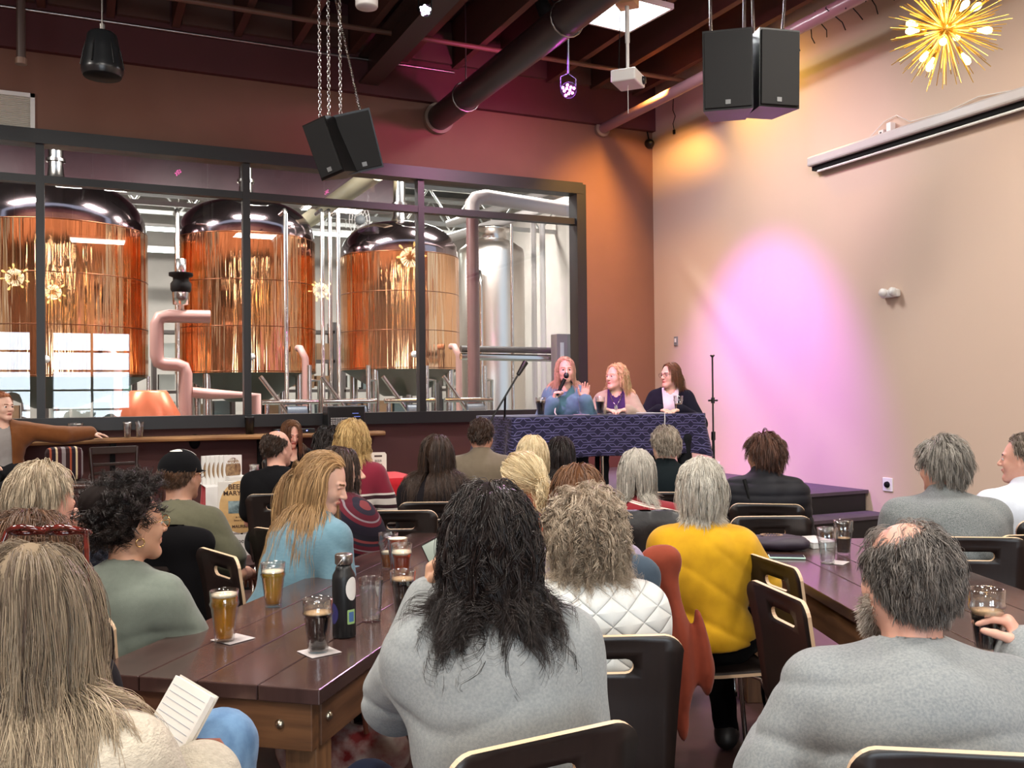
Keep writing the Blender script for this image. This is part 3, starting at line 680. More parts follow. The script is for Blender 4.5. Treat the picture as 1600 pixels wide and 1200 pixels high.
# ================================================================== people
SKIN = {'fair': (224, 182, 160), 'tan': (194, 148, 124), 'pink': (216, 166, 146), 'warm': (200, 156, 128)}
def skinmat(k):
    c = SKIN[k]; m = mat('skin_'+k, c, .5, noise=.3, nscale=25, rgb2=tuple(int(v*f) for v, f in zip(c, (.95, .84, .8))), bump=.15, bscale=400, dist=.0006)
    m.node_tree.nodes['Principled BSDF'].inputs['Subsurface Weight'].default_value = .08
    m.node_tree.nodes['Principled BSDF'].inputs['Subsurface Radius'].default_value = (.02, .008, .004)
    return m
m_lip = mat('lips', (186, 112, 100), .45); m_eye = mat('eye_white', (226, 220, 214), .2); m_iris = mat('iris', (52, 38, 30), .15); m_shoe = mat('shoe_black', (22, 21, 22), .5)
def cloth(name, rgb, rgb2=None, noise=.25, nscale=30, bump=.5, bscale=500, stretch=(1, 1, 1), rough=.9, sheen=.15, dist=.0008):
    if max(rgb) < 60: rgb = tuple(int(v*.72) for v in rgb); sheen = .02
    return mat(name, rgb, rough, 0, noise, nscale, bump, bscale, stretch, rgb2 or tuple(int(v*.82) for v in rgb), sheen=sheen, spec=.2 if sheen > .05 else .08, dist=dist)
def striped(name, bands, period, axis_=2, warp=.0, topcut=None, topcol=None, slope=0):
    """bands: [(start fraction, rgb)...] repeated every period metres"""
    if name in MATS: return MATS[name]
    m = cloth(name, bands[0][1]); nt = m.node_tree; p = nt.nodes['Principled BSDF']; N = nt.nodes.new
    tc = [n for n in nt.nodes if n.type == 'TEX_COORD'][0]; sx = N('ShaderNodeSeparateXYZ'); nt.links.new(tc.outputs['Object'], sx.inputs[0])
    a = N('ShaderNodeMath'); a.operation = 'MULTIPLY_ADD'; a.inputs[1].default_value = slope; nt.links.new(sx.outputs[0], a.inputs[0]); nt.links.new(sx.outputs[axis_], a.inputs[2])
    d = N('ShaderNodeMath'); d.operation = 'DIVIDE'; d.inputs[1].default_value = period; nt.links.new(a.outputs[0], d.inputs[0])
    fr = N('ShaderNodeMath'); fr.operation = 'FRACT'; nt.links.new(d.outputs[0], fr.inputs[0])
    r = N('ShaderNodeValToRGB'); r.color_ramp.interpolation = 'CONSTANT'; nt.links.new(fr.outputs[0], r.inputs[0])
    e = r.color_ramp.elements
    while len(e) < len(bands): e.new(.5)
    for i, (q, c) in enumerate(bands): e[i].position = q; e[i].color = lin(c)
    out = r.outputs[0]
    if topcut is not None:
        g = N('ShaderNodeMath'); g.operation = 'GREATER_THAN'; g.inputs[1].default_value = topcut; nt.links.new(sx.outputs[2], g.inputs[0])
        x = N('ShaderNodeMix'); x.data_type = 'RGBA'; nt.links.new(g.outputs[0], x.inputs[0]); nt.links.new(out, x.inputs[6]); x.inputs[7].default_value = lin(topcol); out = x.outputs[2]
    nt.links.new(out, p.inputs['Base Color']); return m
def capmat(m):
    if m.name+'_base' in MATS: return MATS[m.name+'_base']
    c = m.copy(); c.name = m.name+'_base'; MATS[c.name] = c; p = c.node_tree.nodes['Principled BSDF']; p.inputs['Roughness'].default_value = .85; p.inputs['Specular IOR Level'].default_value = .1; return c
CHAIR_AT = []; PEOPLE = []
def person(label, px, pyt, d, heading, hyaw=0, hpitch=0, hroll=0, lean=.1, side=0, twist=0, sw=.37, bulk=1.0, fem=False, hs=1.0, floor=0, seat=.46,
           skin='fair', hair=None, top=None, inner=None, pants=(40, 42, 48), arms=None, legs=None, eyes=True, res=.012, hres=.0045, chair=True, smile=False, hunch=0, group=None, armlen=1.0, collar=None, pz=0):
    """px, pyt, d: where the top of the head stands (pixel column, row, distance)"""
    rng = np.random.default_rng(int(px*7+d*100)); male = not fem
    hz = AD(px, pyt, d); vol = (hair or {}).get('vol', .01)
    zc = hz.z-.119*hs-min(vol, .035)*.6-floor
    rz = -radians(heading); Rw = Matrix.Rotation(rz, 3, 'Z')
    off = Rw@Vector((side, lean, 0)); loc = Vector((hz.x-off.x, hz.y-off.y, floor))
    root = thing('person', label, 'person', loc, rz, group); PEOPLE.append((label[:28], loc.x, loc.y, heading))
    Hc = Vector((side, lean, zc)); R = euler3(hyaw, hpitch, hroll)
    P = Vector((0, 0, seat+.1+pz)); Nk = Hc+Vector((0, -.035, -.165*hs))
    tw = Matrix.Rotation(-radians(twist), 3, 'Z'); rv = tw@Vector((1, 0, 0)); fv = tw@Vector((0, 1, 0))
    up = (Nk-P); TL = up.length; B = bulk; sc = Nk-Vector((0, 0, .055))-fv*.01+Vector((0, 0, -hunch*.3))
    tor = Field(); Rt = np.array(tw)
    def sq_el(c, r, k=.06): tor.el(c, r, Rt, k)
    mid = P+up*.42-fv*(.02+hunch); ch = P+up*.7-fv*(.01+hunch*.8)
    sq_el(P+Vector((0, -.01, .0)), (.175*B**.5, .135*B**.5, .12)); sq_el(mid, (.145*B, .112*B, TL*.36)); sq_el(ch, (sw*.42*B**.6, .112*B**.8, TL*.32))
    SL = {}
    for q in (-1, 1):
        S = sc+rv*q*(sw/2-.035); SL[q] = S
        tor.rc(Nk+Vector((0, -.01, .0)), S+Vector((0, 0, .0)), .046, .052*B**.5, k=.05)
        tor.rc(ch-fv*.045+rv*q*.03+Vector((0, 0, .06)), S-Vector((0, 0, .05)), .06, .055, k=.05)
        if fem: tor.el(ch+rv*q*.07*B**.5+fv*.085*B-Vector((0, 0, .02)), (.062, .055, .065), Rt, .05)
    if fem is False and B > 1.1: sq_el(mid+fv*.05*B, (.13*B, .1*B, .13))
    # arms: dict q -> (elbow, wrist, hand dir, palm normal, curl)
    arms = arms or {}; A = {}
    for q in (-1, 1):
        a = arms.get(q)
        if a is None: a = (SL[q]+rv*q*.035+fv*.08+Vector((0, 0, -.25*armlen)), SL[q]*.55+Vector((q*.05, .35+P.y, .0))*1+Vector((0, 0, (P.z+.1)-SL[q].z*.55)), None, None, .4)
        e, w_ = Vector(a[0]), Vector(a[1]); e = SL[q]+(e-SL[q]).normalized()*.285*armlen; w_ = e+(w_-e).normalized()*.25*armlen
        hd = Vector(a[2]) if a[2] is not None else (w_-e).normalized()*1.0+Vector((0, 0, -.2)); pn = Vector(a[3]) if a[3] is not None else Vector((0, 0, -1))
        A[q] = (e, w_, hd, pn, a[4])
    L = {}
    for q in (-1, 1):
        if legs and q in legs: kn, an, toe = [Vector(v) for v in legs[q]]
        else: kn = Vector((q*.12, .43, seat+.08)); an = Vector((q*.12, .42, .09)); toe = an+Vector((q*.03, .17, -.05))
        L[q] = (kn, an, toe)
    armf = Field(); legf = Field()
    for q in (-1, 1):
        e, w_, *_ = A[q]; g = B**.5
        armf.rc(SL[q], e, .05*g, .041*g, k=.03).rc(e, w_, .041*g, .028, k=.015)
        kn, an, toe = L[q]; hp = P+Vector((q*.095, .0, -.02))
        legf.rc(hp, kn, .09*g, .062*g, k=.04).rc(kn, an, .06*g, .04, k=.015)
    body = Field(); body.p = list(tor.p)+list(armf.p)+list(legf.p)
    body.rc(Nk-Vector((0, 0, .03)), Hc+R@Vector((0, -.022, -.055))*hs, .058*hs if male else .049*hs, .056*hs if male else .047*hs, k=.025)
    for q in (-1, 1):
        kn, an, toe = L[q]; body.rc(an, an+(toe-an)*.6, .034, .026, k=.03)
    T = head_prims(body, Hc, R, hs, male, True, smile)
    # body mesh: finer spacing around the head
    lo, hi = body.bounds(.015); e = .135*hs
    X = axis(lo[0], hi[0], res*1.35, (Hc.x-e, Hc.x+e), hres); Y = axis(lo[1], hi[1], res*1.35, (Hc.y-e, Hc.y+e), hres); Z = axis(lo[2], hi[2], res*1.35, (Hc.z-e-.03, Hc.z+e), hres)
    V, Q = nets(body.grid(X, Y, Z), X, Y, Z); Vs = [V]; Qs = [Q]; n = len(V)
    cen = V[Q].mean(1); lc = ((cen-A3(Hc))@np.array(R, np.float32))/hs; x, y, z = lc.T
    mi = np.zeros(len(Q), int); mi[(np.abs(x) < .023) & (y > .080) & ((x/.023)**2+((z+.0635)/.0095)**2 < 1)] = 1
    mi[(y > .06) & (np.abs(x) > .014) & (np.abs(x) < .047) & (z > .0185) & (z < .0265-.06*(np.abs(x)-.03)**2)] = 5
    mis = [mi]
    for q in (-1, 1):
        f = Field(); e_, w_, hd, pn, cu = A[q]; hand_prims(f, w_, hd, pn, q if pn.z < 0 or True else q, cu, .98 if male else .9)
        lo, hi = f.bounds(.01); hh = .0048; X, Y, Z = (axis(lo[i], hi[i], hh) for i in range(3)); V, Q = nets(f.grid(X, Y, Z, .03), X, Y, Z)
        Vs.append(V); Qs.append(Q+n); n += len(V); mis.append(np.zeros(len(Q), int))
    if eyes:
        for q in (-1, 1):
            vs, fs, m_ = uvsphere(T(q*.032, .0785, .0005), .0118*hs, R@Vector((-q*.04, 1, -.02)))
            Vs.append(np.array(vs, np.float32)); Qs.append(np.array(fs)+n); n += len(vs); mis.append(np.array(m_))
    hst = hair or {}; hm = hst.get('mat')
    np_mesh('body', np.concatenate(Vs), np.concatenate(Qs), [skinmat(skin), m_lip, m_eye, m_iris, mat('pupil', (8, 8, 8), .1), hm or m_iris], root, np.concatenate(mis))
    # ---- clothes
    def garment(nm, spec, m_, extra=0):
        lo_ = spec.get('loose', .012)+extra; f = Field(); r_ = spec.get('res', res)
        f.p = list(tor.p); sl = spec.get('sleeve', 'long'); fr = {'long': .96, 'three': .7, 'none': 0}.get(sl, 0)
        sh = spec.get('shoulder', .0)
        for q in (-1, 1):
            e_, w_, *_ = A[q]; g = B**.5; wd = spec.get('wide', 0)
            if sl == 'short': f.rc(SL[q], SL[q]+(e_-SL[q])*.72, .054*g+wd*.4, .054*g+wd, k=.03)
            elif sl != 'none': f.rc(SL[q], e_, .052*g+wd*.3, .046*g+wd*.8, k=.03).rc(e_, e_+(w_-e_)*fr, .046*g+wd*.8, .03*g+wd, k=.02)
        if spec.get('neck'): f.rc(Nk-Vector((0, 0, .02)), Nk+(Hc-Nk)*.16, .06, .056*spec['neck'], k=.02)
        if spec.get('shawl'): f.el(sc-Vector((0, 0, .12)), (sw*.62, .19, .22), Rt, .06)
        if spec.get('puff'): pass
        for c in spec.get('adds', ()): f.rc(*c)
        lo, hi = f.bounds(lo_+.02); fz = (Nk.z-.07, Nk.z+.06); rf = min(r_, .0065)
        X, Y, Z = axis(lo[0], hi[0], r_, (Nk.x-.11, Nk.x+.11), rf), axis(lo[1], hi[1], r_, (Nk.y-.1, Nk.y+.1), rf), axis(lo[2], hi[2], r_, fz, rf); F = f.grid(X, Y, Z, .09)-lo_
        G = np.stack(np.meshgrid(X, Y, Z, indexing='ij'), -1); gx, gy, gz = G[..., 0], G[..., 1], G[..., 2]
        am = spec.get('fold', .004); ph = rng.random(8)*6.28
        if am:
            u = gz*13+1.1*np.sin(gx*6+ph[0])+.9*np.sin(gy*9+ph[1])+gx*3.5*np.sin(gz*5+ph[2]); v = gx*15+1.3*np.sin(gz*8+ph[3])+gy*8
            rd = 1-np.abs(np.sin(u*1.5)); rd2 = 1-np.abs(np.sin(v+gz*6)); msk = np.clip(1.25-(gz-P.z)/max(TL, .1)*.95, .25, 1)
            wv = np.sin(gx*4+ph[4]+gz*3)*np.sin(gz*7+ph[5]); F = F+1.7*am*(.9*rd**2.5*np.clip(wv+.6, 0, 1)+.7*rd2**3*np.clip(.6-wv, 0, 1)-.4)*msk
        if spec.get('quilt'): F = F+spec['quilt']*np.abs(np.sin(gz*pi/spec.get('qstep', .06)))**.4*-1
        for (a_, b_, r0) in spec.get('crease', ()):
            g = Field().rc(a_, b_, r0, r0*.5); dd = g.at(G.astype(np.float32)); F = F+.010*np.exp(-(np.maximum(dd, 0)/.012)**2)
        cutz = spec.get('hem', P.z-.06); F = np.maximum(F, cutz+.012*np.sin(gx*12+ph[6])-gz)
        # neck opening
        nc = Nk+fv*spec.get('neckf', .01)+Vector((0, 0, spec.get('neckz', .012))); nr = spec.get('neckr', .068)
        if not spec.get('neck'):
            dn = np.sqrt(((G-A3(nc))**2*np.array([1, 1, .55])).sum(-1))-nr; F = np.maximum(F, -dn)
        if spec.get('open'):
            w0, w1 = spec['open']; lx = (G-A3(P))@np.array(rv, np.float32); ly = (G-A3(mid))@np.array(fv, np.float32); tt = np.clip((gz-P.z)/TL, 0, 1.2)
            F = np.maximum(F, np.minimum(w0+(w1-w0)*tt-np.abs(lx), ly-.0))
        V, Q = nets(F, X, Y, Z); V = relax(V, Q, 2, .45)
        if 'lab' in spec: pass
        return np_mesh(nm, V, Q, m_, root)
    if inner: garment(inner.get('name', 'shirt'), inner, inner['mat'])
    if top: garment(top.get('name', 'shirt'), top, top['mat'], .006 if inner else 0)
    f = Field(); f.p = list(tor.p[:1])+list(legf.p)
    lo, hi = f.bounds(.03); X, Y, Z = (axis(lo[i], hi[i], .014) for i in range(3)); F = f.grid(X, Y, Z)-.01
    G = np.meshgrid(X, Y, Z, indexing='ij'); F = F+.003*np.sin(G[2]*50+np.sin(G[0]*30)*2)*np.sin(G[1]*18); F = np.maximum(F, .075-G[2]); F = np.maximum(F, np.where(G[1] < .16, G[2]-(P.z+.09), -1))
    V, Q = nets(F, X, Y, Z); np_mesh('trousers', V, Q, pants if not isinstance(pants, tuple) else cloth('trouser_%d_%d_%d' % pants, pants), root)
    for q in (-1, 1):
        kn, an, toe = L[q]; dv = (toe-an); dv.z = 0; dv = dv.normalized() if dv.length > .01 else Vector((0, 1, 0)); f = Field(); b0 = Vector((an.x, an.y, max(.05, an.z-.035)))
        f.rc(b0-dv*.03, b0+dv*.15, .046, .04, k=.03, sq=(1, 1, .9)).rc(b0+Vector((0, 0, .03)), b0+dv*.04, .048, .044, k=.03)
        lo, hi = f.bounds(.01); X, Y, Z = (axis(lo[i], hi[i], .012) for i in range(3)); F = f.grid(X, Y, Z); F = np.maximum(F, (b0.z-.045)-np.meshgrid(X, Y, Z, indexing='ij')[2])
        V, Q = nets(F, X, Y, Z); np_mesh('shoe', V, Q, m_shoe, root)
    # ---- hair
    if hair:
        coll = Field(); coll.p = list(tor.p)+list(armf.p[:2])
        Vs = []; Qs = []; Cs = []; n = 0
        if hst.get('cap', .009) > 0:
            V, Q = hair_cap(Hc, R, hs, hst, hst.get('capres', .007)); Vs.append(V); Qs.append(Q); Cs.append(np.full(len(V), hst.get('capc', .25))); n += len(V)
        for st in [hst]+list(hst.get('more', ())):
            st = {**{k: v for k, v in hst.items() if k not in ('more', 'target', 'roots')}, **st} if st is not hst else st
            S, rad, C = grow_hair(Hc, R, hs, coll, st, rng); V, Q, c = tubes(S, rad, C); Vs.append(V); Qs.append(Q+n); Cs.append(c); n += len(V)
        Qa = np.concatenate(Qs); ncap = len(Qs[0]) if hst.get('cap', .009) > 0 else 0
        np_mesh('hair', np.concatenate(Vs), Qa, [hm, capmat(hm)], root, (np.arange(len(Qa)) < ncap).astype(int), attr=np.concatenate(Cs))
    if chair: CHAIR_AT.append((loc, heading if chair is True else chair, seat))
    return dict(root=root, Hc=Hc, R=R, T=T, hs=hs, A=A, P=P, N=Nk, SL=SL, fv=fv, rv=rv, L=L, loc=loc, rz=rz)
def glasses(p, m_, lens=None, up=0.0, tilt=0, r=.023, thick=.0016, name='glasses'):
    """spectacles worn on the face, or pushed up on the head"""
    R, T, hs = p['R'], p['T'], p['hs']
    mb = MB(); y0 = .104; z0 = .0
    def tp(x, y, z):
        if up: 
            a = radians(up); y2 = -.014+(y+.014)*cos(a)-(z-.028)*sin(a); z2 = .028+(y+.014)*sin(a)+(z-.028)*cos(a); return T(x, y2*1.05, z2*1.08)
        return T(x, y, z)
    for q in (-1, 1):
        mb.tube([tp(q*.033+r*1.12*cos(a), y0-.004*abs(cos(a)), z0+r*.82*sin(a)) for a in np.linspace(0, 2*pi, 25)[:-1]], thick*hs, 6, closed=True)
        mb.tube([tp(q*(.033+r*1.1), y0-.004, z0+.008), tp(q*.074, .07, .008), tp(q*.083, .0, .003), tp(q*.083, -.02, -.012)], thick*hs, 6)
    mb.tube([tp(-.009, y0, .004), tp(0, y0+.003, .007), tp(.009, y0, .004)], thick*hs, 6)
    g = mb.build(name, m_, p['root'])
    mb = MB()
    for q in (-1, 1):
        mb.add([tp(q*.033, y0+.001, z0)]+[tp(q*.033+r*1.1*cos(a), y0-.003*abs(cos(a)), z0+r*.8*sin(a)) for a in np.linspace(0, 2*pi, 21)[:-1]], [(0, k, k % 20+1) for k in range(1, 21)])
    mb.build('lens', lens or glass_thin('lens_clear', (.97, .97, .97), .06, .3, 3), g); return g
# ---- hair colours
HB = hairmat('hair_black', (12, 10, 10), (50, 38, 34), .36)
HBR = hairmat('hair_brown', (42, 26, 18), (112, 78, 52)); HCH = hairmat('hair_chestnut', (64, 38, 24), (136, 94, 62))
HBL = hairmat('hair_blonde', (122, 88, 54), (214, 182, 132)); HHL = hairmat('hair_highlights', (58, 38, 27), (228, 206, 172))
HGD = hairmat('hair_golden', (112, 80, 50), (206, 168, 118)); HWH = hairmat('hair_white', (150, 142, 128), (236, 232, 220)); HPB = hairmat('hair_pale_blonde', (178, 152, 108), (244, 228, 190))
HGR = hairmat('hair_grey', (78, 72, 66), (186, 180, 170)); HSP = hairmat('hair_salt_pepper', (46, 42, 40), (150, 142, 134)); HCU = hairmat('hair_ash', (112, 92, 74), (214, 196, 172))
HDK = hairmat('hair_darkbrown', (26, 18, 15), (78, 56, 42)); HPK = hairmat('hair_strawberry', (166, 126, 98), (232, 200, 168))
def st(mat_, L, **k):
    d = dict(mat=mat_, len=L, jit=.012, curl=.002, wave=.09, curlvar=.3, tight=.35); d.update(k); return d
near = dict(guides=620, kids=11, rad=.00085, clump=.011); mid = dict(guides=420, kids=8, rad=.0014, clump=.012, pts=11); far = dict(guides=240, kids=5, rad=.0022, clump=.013, pts=8)
def short(m, q=mid, **k): return st(m, .055, line='m', **{**q, 'pts': 7, 'flow': 'back', 'vol': .010, 'grav': .3, **k})
def bob(m, q=mid, L=.2, **k): return st(m, L, **{**q, 'flow': 'down', 'vol': .008, 'grav': .45, 'tang': .99, 'rods': [((0, -.04, .0), (0, -.035, -.05), .066, .045)], **k})
def longh(m, q=mid, L=.42, **k): return st(m, L, **{**q, 'pts': 18, 'flow': 'part', 'vol': .008, 'grav': .45, 'tang': .99, 'rods': [((0, -.03, .0), (0, -.04, -.08), .066, .045)], **k})
def tee(name, c, **k): return dict(name='shirt', mat=cloth(name, c, nscale=60), sleeve='short', wide=.012, loose=.013, fold=.008, **k)
def swt(name, c, c2=None, **k): return dict(name='sweater', mat=cloth(name, c, c2, .4, 160, .5, 420), loose=.014, **{'fold': .006, **k})
def quiltmat():
    m = cloth('white_quilt', (222, 224, 220), (208, 212, 210), .3, 20, .5, 300); nt = m.node_tree; N = nt.nodes.new; Lk = nt.links.new; p = nt.nodes['Principled BSDF']
    tc = [n for n in nt.nodes if n.type == 'TEX_COORD'][0]; sx = N('ShaderNodeSeparateXYZ'); Lk(tc.outputs['Object'], sx.inputs[0]); hs_ = []
    for s in (1, -1):
        a = N('ShaderNodeMath'); a.operation = 'MULTIPLY_ADD'; Lk(sx.outputs[0], a.inputs[0]); a.inputs[1].default_value = s*.8; Lk(sx.outputs[2], a.inputs[2])
        b = N('ShaderNodeMath'); b.operation = 'MULTIPLY'; b.inputs[1].default_value = pi/.075; Lk(a.outputs[0], b.inputs[0]); c = N('ShaderNodeMath'); c.operation = 'SINE'; Lk(b.outputs[0], c.inputs[0]); d = N('ShaderNodeMath'); d.operation = 'ABSOLUTE'; Lk(c.outputs[0], d.inputs[0])
        e = N('ShaderNodeMath'); e.operation = 'POWER'; e.inputs[1].default_value = .35; Lk(d.outputs[0], e.inputs[0]); hs_.append(e)
    mn = N('ShaderNodeMath'); mn.operation = 'MINIMUM'; Lk(hs_[0].outputs[0], mn.inputs[0]); Lk(hs_[1].outputs[0], mn.inputs[1])
    b2 = N('ShaderNodeBump'); b2.inputs['Strength'].default_value = 1; b2.inputs['Distance'].default_value = .009; Lk(mn.outputs[0], b2.inputs['Height']); b1 = [n for n in nt.nodes if n.type == 'BUMP' and n != b2][0]; Lk(b1.outputs[0], b2.inputs['Normal']); Lk(b2.outputs[0], p.inputs['Normal']); return m
# ================================================================== people at the front tables
P1 = person('person with very long streaked blonde hair, sunglasses on head and cream knit sweater', 50, 849, 1.5, 24, hyaw=4, fem=True, skin='fair', sw=.38, bulk=1.12, lean=.06, res=.008, chair=True,
    top=dict(name='sweater', mat=cloth('cream_knit', (196, 186, 168), (164, 154, 138), .55, 70, 1.0, 190, (1, 1, 1.6), dist=.003), loose=.022, fold=.006, res=.0075, wide=.02),
    legs={1: ((.17, .50, .77), (.18, .50, .34), (.19, .64, .28)), -1: ((-.03, .52, .76), (-.03, .52, .34), (-.04, .66, .28))},
    arms={1: ((.24, .06, .70), (.2, .27, .80), (.1, 1, .1), (-.6, 0, -1), .7), -1: ((-.3, .1, .7), (-.06, .36, .68), None, None, .4)},
    pants=cloth('denim_blue', (104, 138, 172), (70, 100, 136), .7, 26, .6, 500),
    hair=longh(HHL, near, .62, vol=.014, curl=.006, wave=.2, curlvar=.5, pts=28, clump=.012, guides=800, kids=13, rad=.0006, grav=.42, cpow=.75, grad=.75, part=.01, gshare=.8))
P2 = person('person with brown hair and loose curls, mostly hidden behind the streaked blonde hair', 52, 797, 1.98, 40, hyaw=5, fem=True, sw=.37, lean=.1, top=swt('dark_top', (44, 40, 44)),
    hair=longh(HBR, near, .26, vol=.01, curl=.003, wave=.1, guides=560, more=[dict(len=.34, guides=110, curl=.02, wave=.06)]))
m_tort = mat('tortoiseshell', (104, 34, 28), .12, noise=.8, nscale=60, rgb2=(34, 12, 10), coat=.6)
glasses(P1, m_tort, glass_thin('lens_dark', (.25, .14, .12), .1, .4, 3), up=72, r=.031, thick=.0045, name='sunglasses')
P3 = person('grey-haired person in navy top raising a hand near the bar side', 68, 722, 3.2, 40, hyaw=12, skin='pink', sw=.42, bulk=1.1, lean=.12, top=swt('navy_top', (34, 38, 52)),
    arms={1: ((.18, .28, .80), (.0, .2, 1.08), (.1, .1, 1), (-.7, .7, 0), .7)}, hair=short(HGR, mid, len=.075, vol=.01, guides=560, tang=.97, mat=hairmat('hair_sandgrey', (112, 92, 70), (208, 190, 162)), flow='down'))
P4 = person('person with black curly updo, gold-rimmed glasses and sage green tee', 205, 757, 3.0, 40, hyaw=27, fem=True, skin='warm', sw=.36, bulk=.95, lean=.06, hres=.0038, top=tee('sage_tee', (112, 120, 110), res=.009, neckr=.062),
    arms={1: ((.19, .06, .74), (.1, .25, .66), None, None, .5)}, pants=(30, 34, 44),
    hair=st(HB, .12, **{**near, 'guides': 520, 'pts': 9, 'kids': 8, 'vol': .012, 'target': (0, -.10, .085), 'cap': .012, 'len': .17, 'more': [dict(target=None, len=.055, guides=260, kids=9, flow='curl', vol=.04, curl=.012, wave=.03, jit=.2, grav=.05, clump=.014, tang=0)], 'blobs': [((.0, -.105, .075), (.062, .06, .058))]}))
m_gold = mat('gold_wire', (214, 176, 120), .25, 1); glasses(P4, m_gold)
MB().tube([P4['T'](.084+.002*cos(a), -.012+.013*cos(a), -.052+.013*sin(a)) for a in np.linspace(0, 2*pi, 19)[:-1]], .0022, 6, closed=True).build('hoop_earring', m_gold, P4['root'])
P5 = person('person in black cap and olive tee seated by the book table', 283, 703, 4.45, 26, hyaw=18, skin='tan', sw=.36, bulk=.98, lean=.08, top=tee('olive_tee', (86, 84, 66)), arms={1: ((.25, .03, .72), (.26, .27, .62), None, None, .5)}, hair=short(HBR, mid, len=.03, cap=0, vol=.003, baldmax=(4, 4, 4, 4)))
P6 = person('balding person in black tee facing the book seller', 434, 672, 6.2, 22, hyaw=36, skin='pink', sw=.38, bulk=.98, top=tee('black_tee', (26, 26, 28)), hair=short(HDK, far, baldmax=(2, 12, 38, 50), cap=.006, guides=300, vol=.006, len=.035))
P7 = person('book seller with light brown hair and black cardigan behind the red table', 455, 657, 8.9, 178, hyaw=-8, hpitch=-22, fem=True, sw=.36, top=dict(name='cardigan', mat=cloth('black_cardigan', (24, 22, 24)), open=(.03, .05), loose=.014), inner=dict(name='top', mat=cloth('black_tee', (26, 26, 28)), sleeve='none', loose=.008, neckz=-.03, neckr=.1), hair=longh(HCH, far, .3, vol=.008))
P8 = person('person with long golden hair and sky blue jumper looking down', 505, 708, 4.0, 74, hyaw=44, hpitch=-22, fem=True, skin='fair', sw=.37, lean=.2, hres=.0036, res=.01, eyes=False, twist=0,
    top=dict(name='jumper', mat=cloth('sky_knit', (104, 138, 152), (84, 118, 134), .4, 50, .9, 260, (1, 1, 3)), loose=.018, fold=.007, wide=.012), arms={1: ((.2, .15, .74), (.02, .36, .72), None, None, .4)}, pants=(40, 48, 66),
    hair=longh(HGD, near, .5, vol=.008, flow='back', tang=1.0, curl=.005, wave=.24, jit=.006, pts=22, guides=560, kids=9, rad=.0012, part=.02, grav=.34))
P9 = person('person with dark brown hair and dark multicoloured striped wrap', 533, 698, 4.6, 62, hyaw=30, fem=True, skin='fair', sw=.39, bulk=1.08, lean=.12, top=dict(name='striped_wrap', mat=striped('wrap_stripes', [(0, (34, 30, 40)), (.3, (92, 34, 44)), (.42, (120, 110, 116)), (.47, (78, 30, 40)), (.62, (40, 36, 46)), (.72, (108, 52, 54)), (.8, (30, 28, 36))], .13, slope=.75), loose=.03, fold=.008, shawl=True), hair=longh(HDK, mid, .3, vol=.012))
P10 = person('person with short black hair beside the wavy blonde', 513, 667, 6.9, 35, sw=.4, top=swt('charcoal_top', (40, 38, 42)), hair=short(HB, far, len=.07, vol=.018))
P11 = person('person with wavy blonde hair and maroon yoke sweater with white stripes', 552, 655, 6.0, 35, hyaw=5, fem=True, sw=.38, lean=.12, top=dict(name='sweater', mat=striped('maroon_stripes', [(0, (210, 200, 192)), (.62, (52, 26, 34))], .062, topcut=.88, topcol=(118, 30, 48)), loose=.014, fold=.004, wide=.012), arms={1: ((.24, .1, .78), (.14, .3, .68), None, None, .4)}, hair=bob(HBL, mid, .24, vol=.016, curl=.007, wave=.05, kids=9, guides=380, mat=hairmat('hair_honey', (150, 112, 62), (232, 200, 138))))
P12 = person('person with long dark hair and black shirt, second from the book table', 684, 680, 5.7, 25, hyaw=28, fem=True, skin='warm', sw=.4, bulk=1.1, top=dict(name='shirt', mat=cloth('black_shirt', (40, 36, 40)), loose=.018, fold=.006), hair=longh(HDK, mid, .38, vol=.012))
glasses(P12, m_matteblk)
P13 = person('person with short dark hair and olive blazer nearest the boom stand', 752, 654, 6.6, 28, hyaw=6, skin='tan', sw=.44, bulk=1.05, top=dict(name='blazer', mat=cloth('olive_blazer', (112, 100, 84)), loose=.022, fold=.003, neck=1.05), hair=short(HDK, far, len=.035, vol=.006, guides=300)); glasses(P13, m_matteblk)
P14 = person('person with short pale blonde hair in front of the panel table', 832, 681, 5.4, 28, fem=True, sw=.37, top=swt('taupe_top', (96, 84, 78)), hair=bob(HPB, mid, .13))
P15 = person('person with long straight black hair in front of the panel table', 876, 682, 6.3, 30, fem=True, sw=.37, top=swt('black_top', (26, 24, 28)), hair=longh(HB, far, .36, vol=.01))
P16 = person('person with white-blonde ponytail and orange printed tee leaning forward', 815, 709, 3.7, 18, hyaw=-24, hpitch=-14, fem=True, skin='pink', sw=.4, bulk=1.1, lean=.16, side=-.12, top=tee('orange_tee', (206, 74, 40)),
    hair=st(HPB, .2, **{**mid, 'guides': 460, 'kids': 9, 'rad': .0011, 'pts': 10, 'vol': .006, 'target': (.02, -.12, -.02), 'line': 'rec', 'cap': .007, 'more': [dict(target=None, baldmax=(-90, -90, -90, -10), line='m', len=.2, guides=160, kids=12, vol=.03, flow='back', curl=.012, wave=.08, clump=.02, grav=.4)], 'blobs': [((.02, -.13, -.03), (.018, .025, .018))]}))
MB().tube([P16['T'](.02+.0, -.118, -.022)+P16['R']@Vector((.019*cos(a), 0, .019*sin(a))) for a in np.linspace(0, 2*pi, 17)[:-1]], .006, 8, closed=True).build('hair_tie', mat('coral_tie', (206, 84, 64), .6), P16['root'])
P17 = person('person with reddish brown hair and lilac top, half hidden by grey curls', 903, 726, 3.35, 34, hyaw=3, fem=True, sw=.4, top=swt('lilac_top', (150, 138, 164)), hair=bob(HCH, mid, .2, vol=.012, guides=460, kids=9))
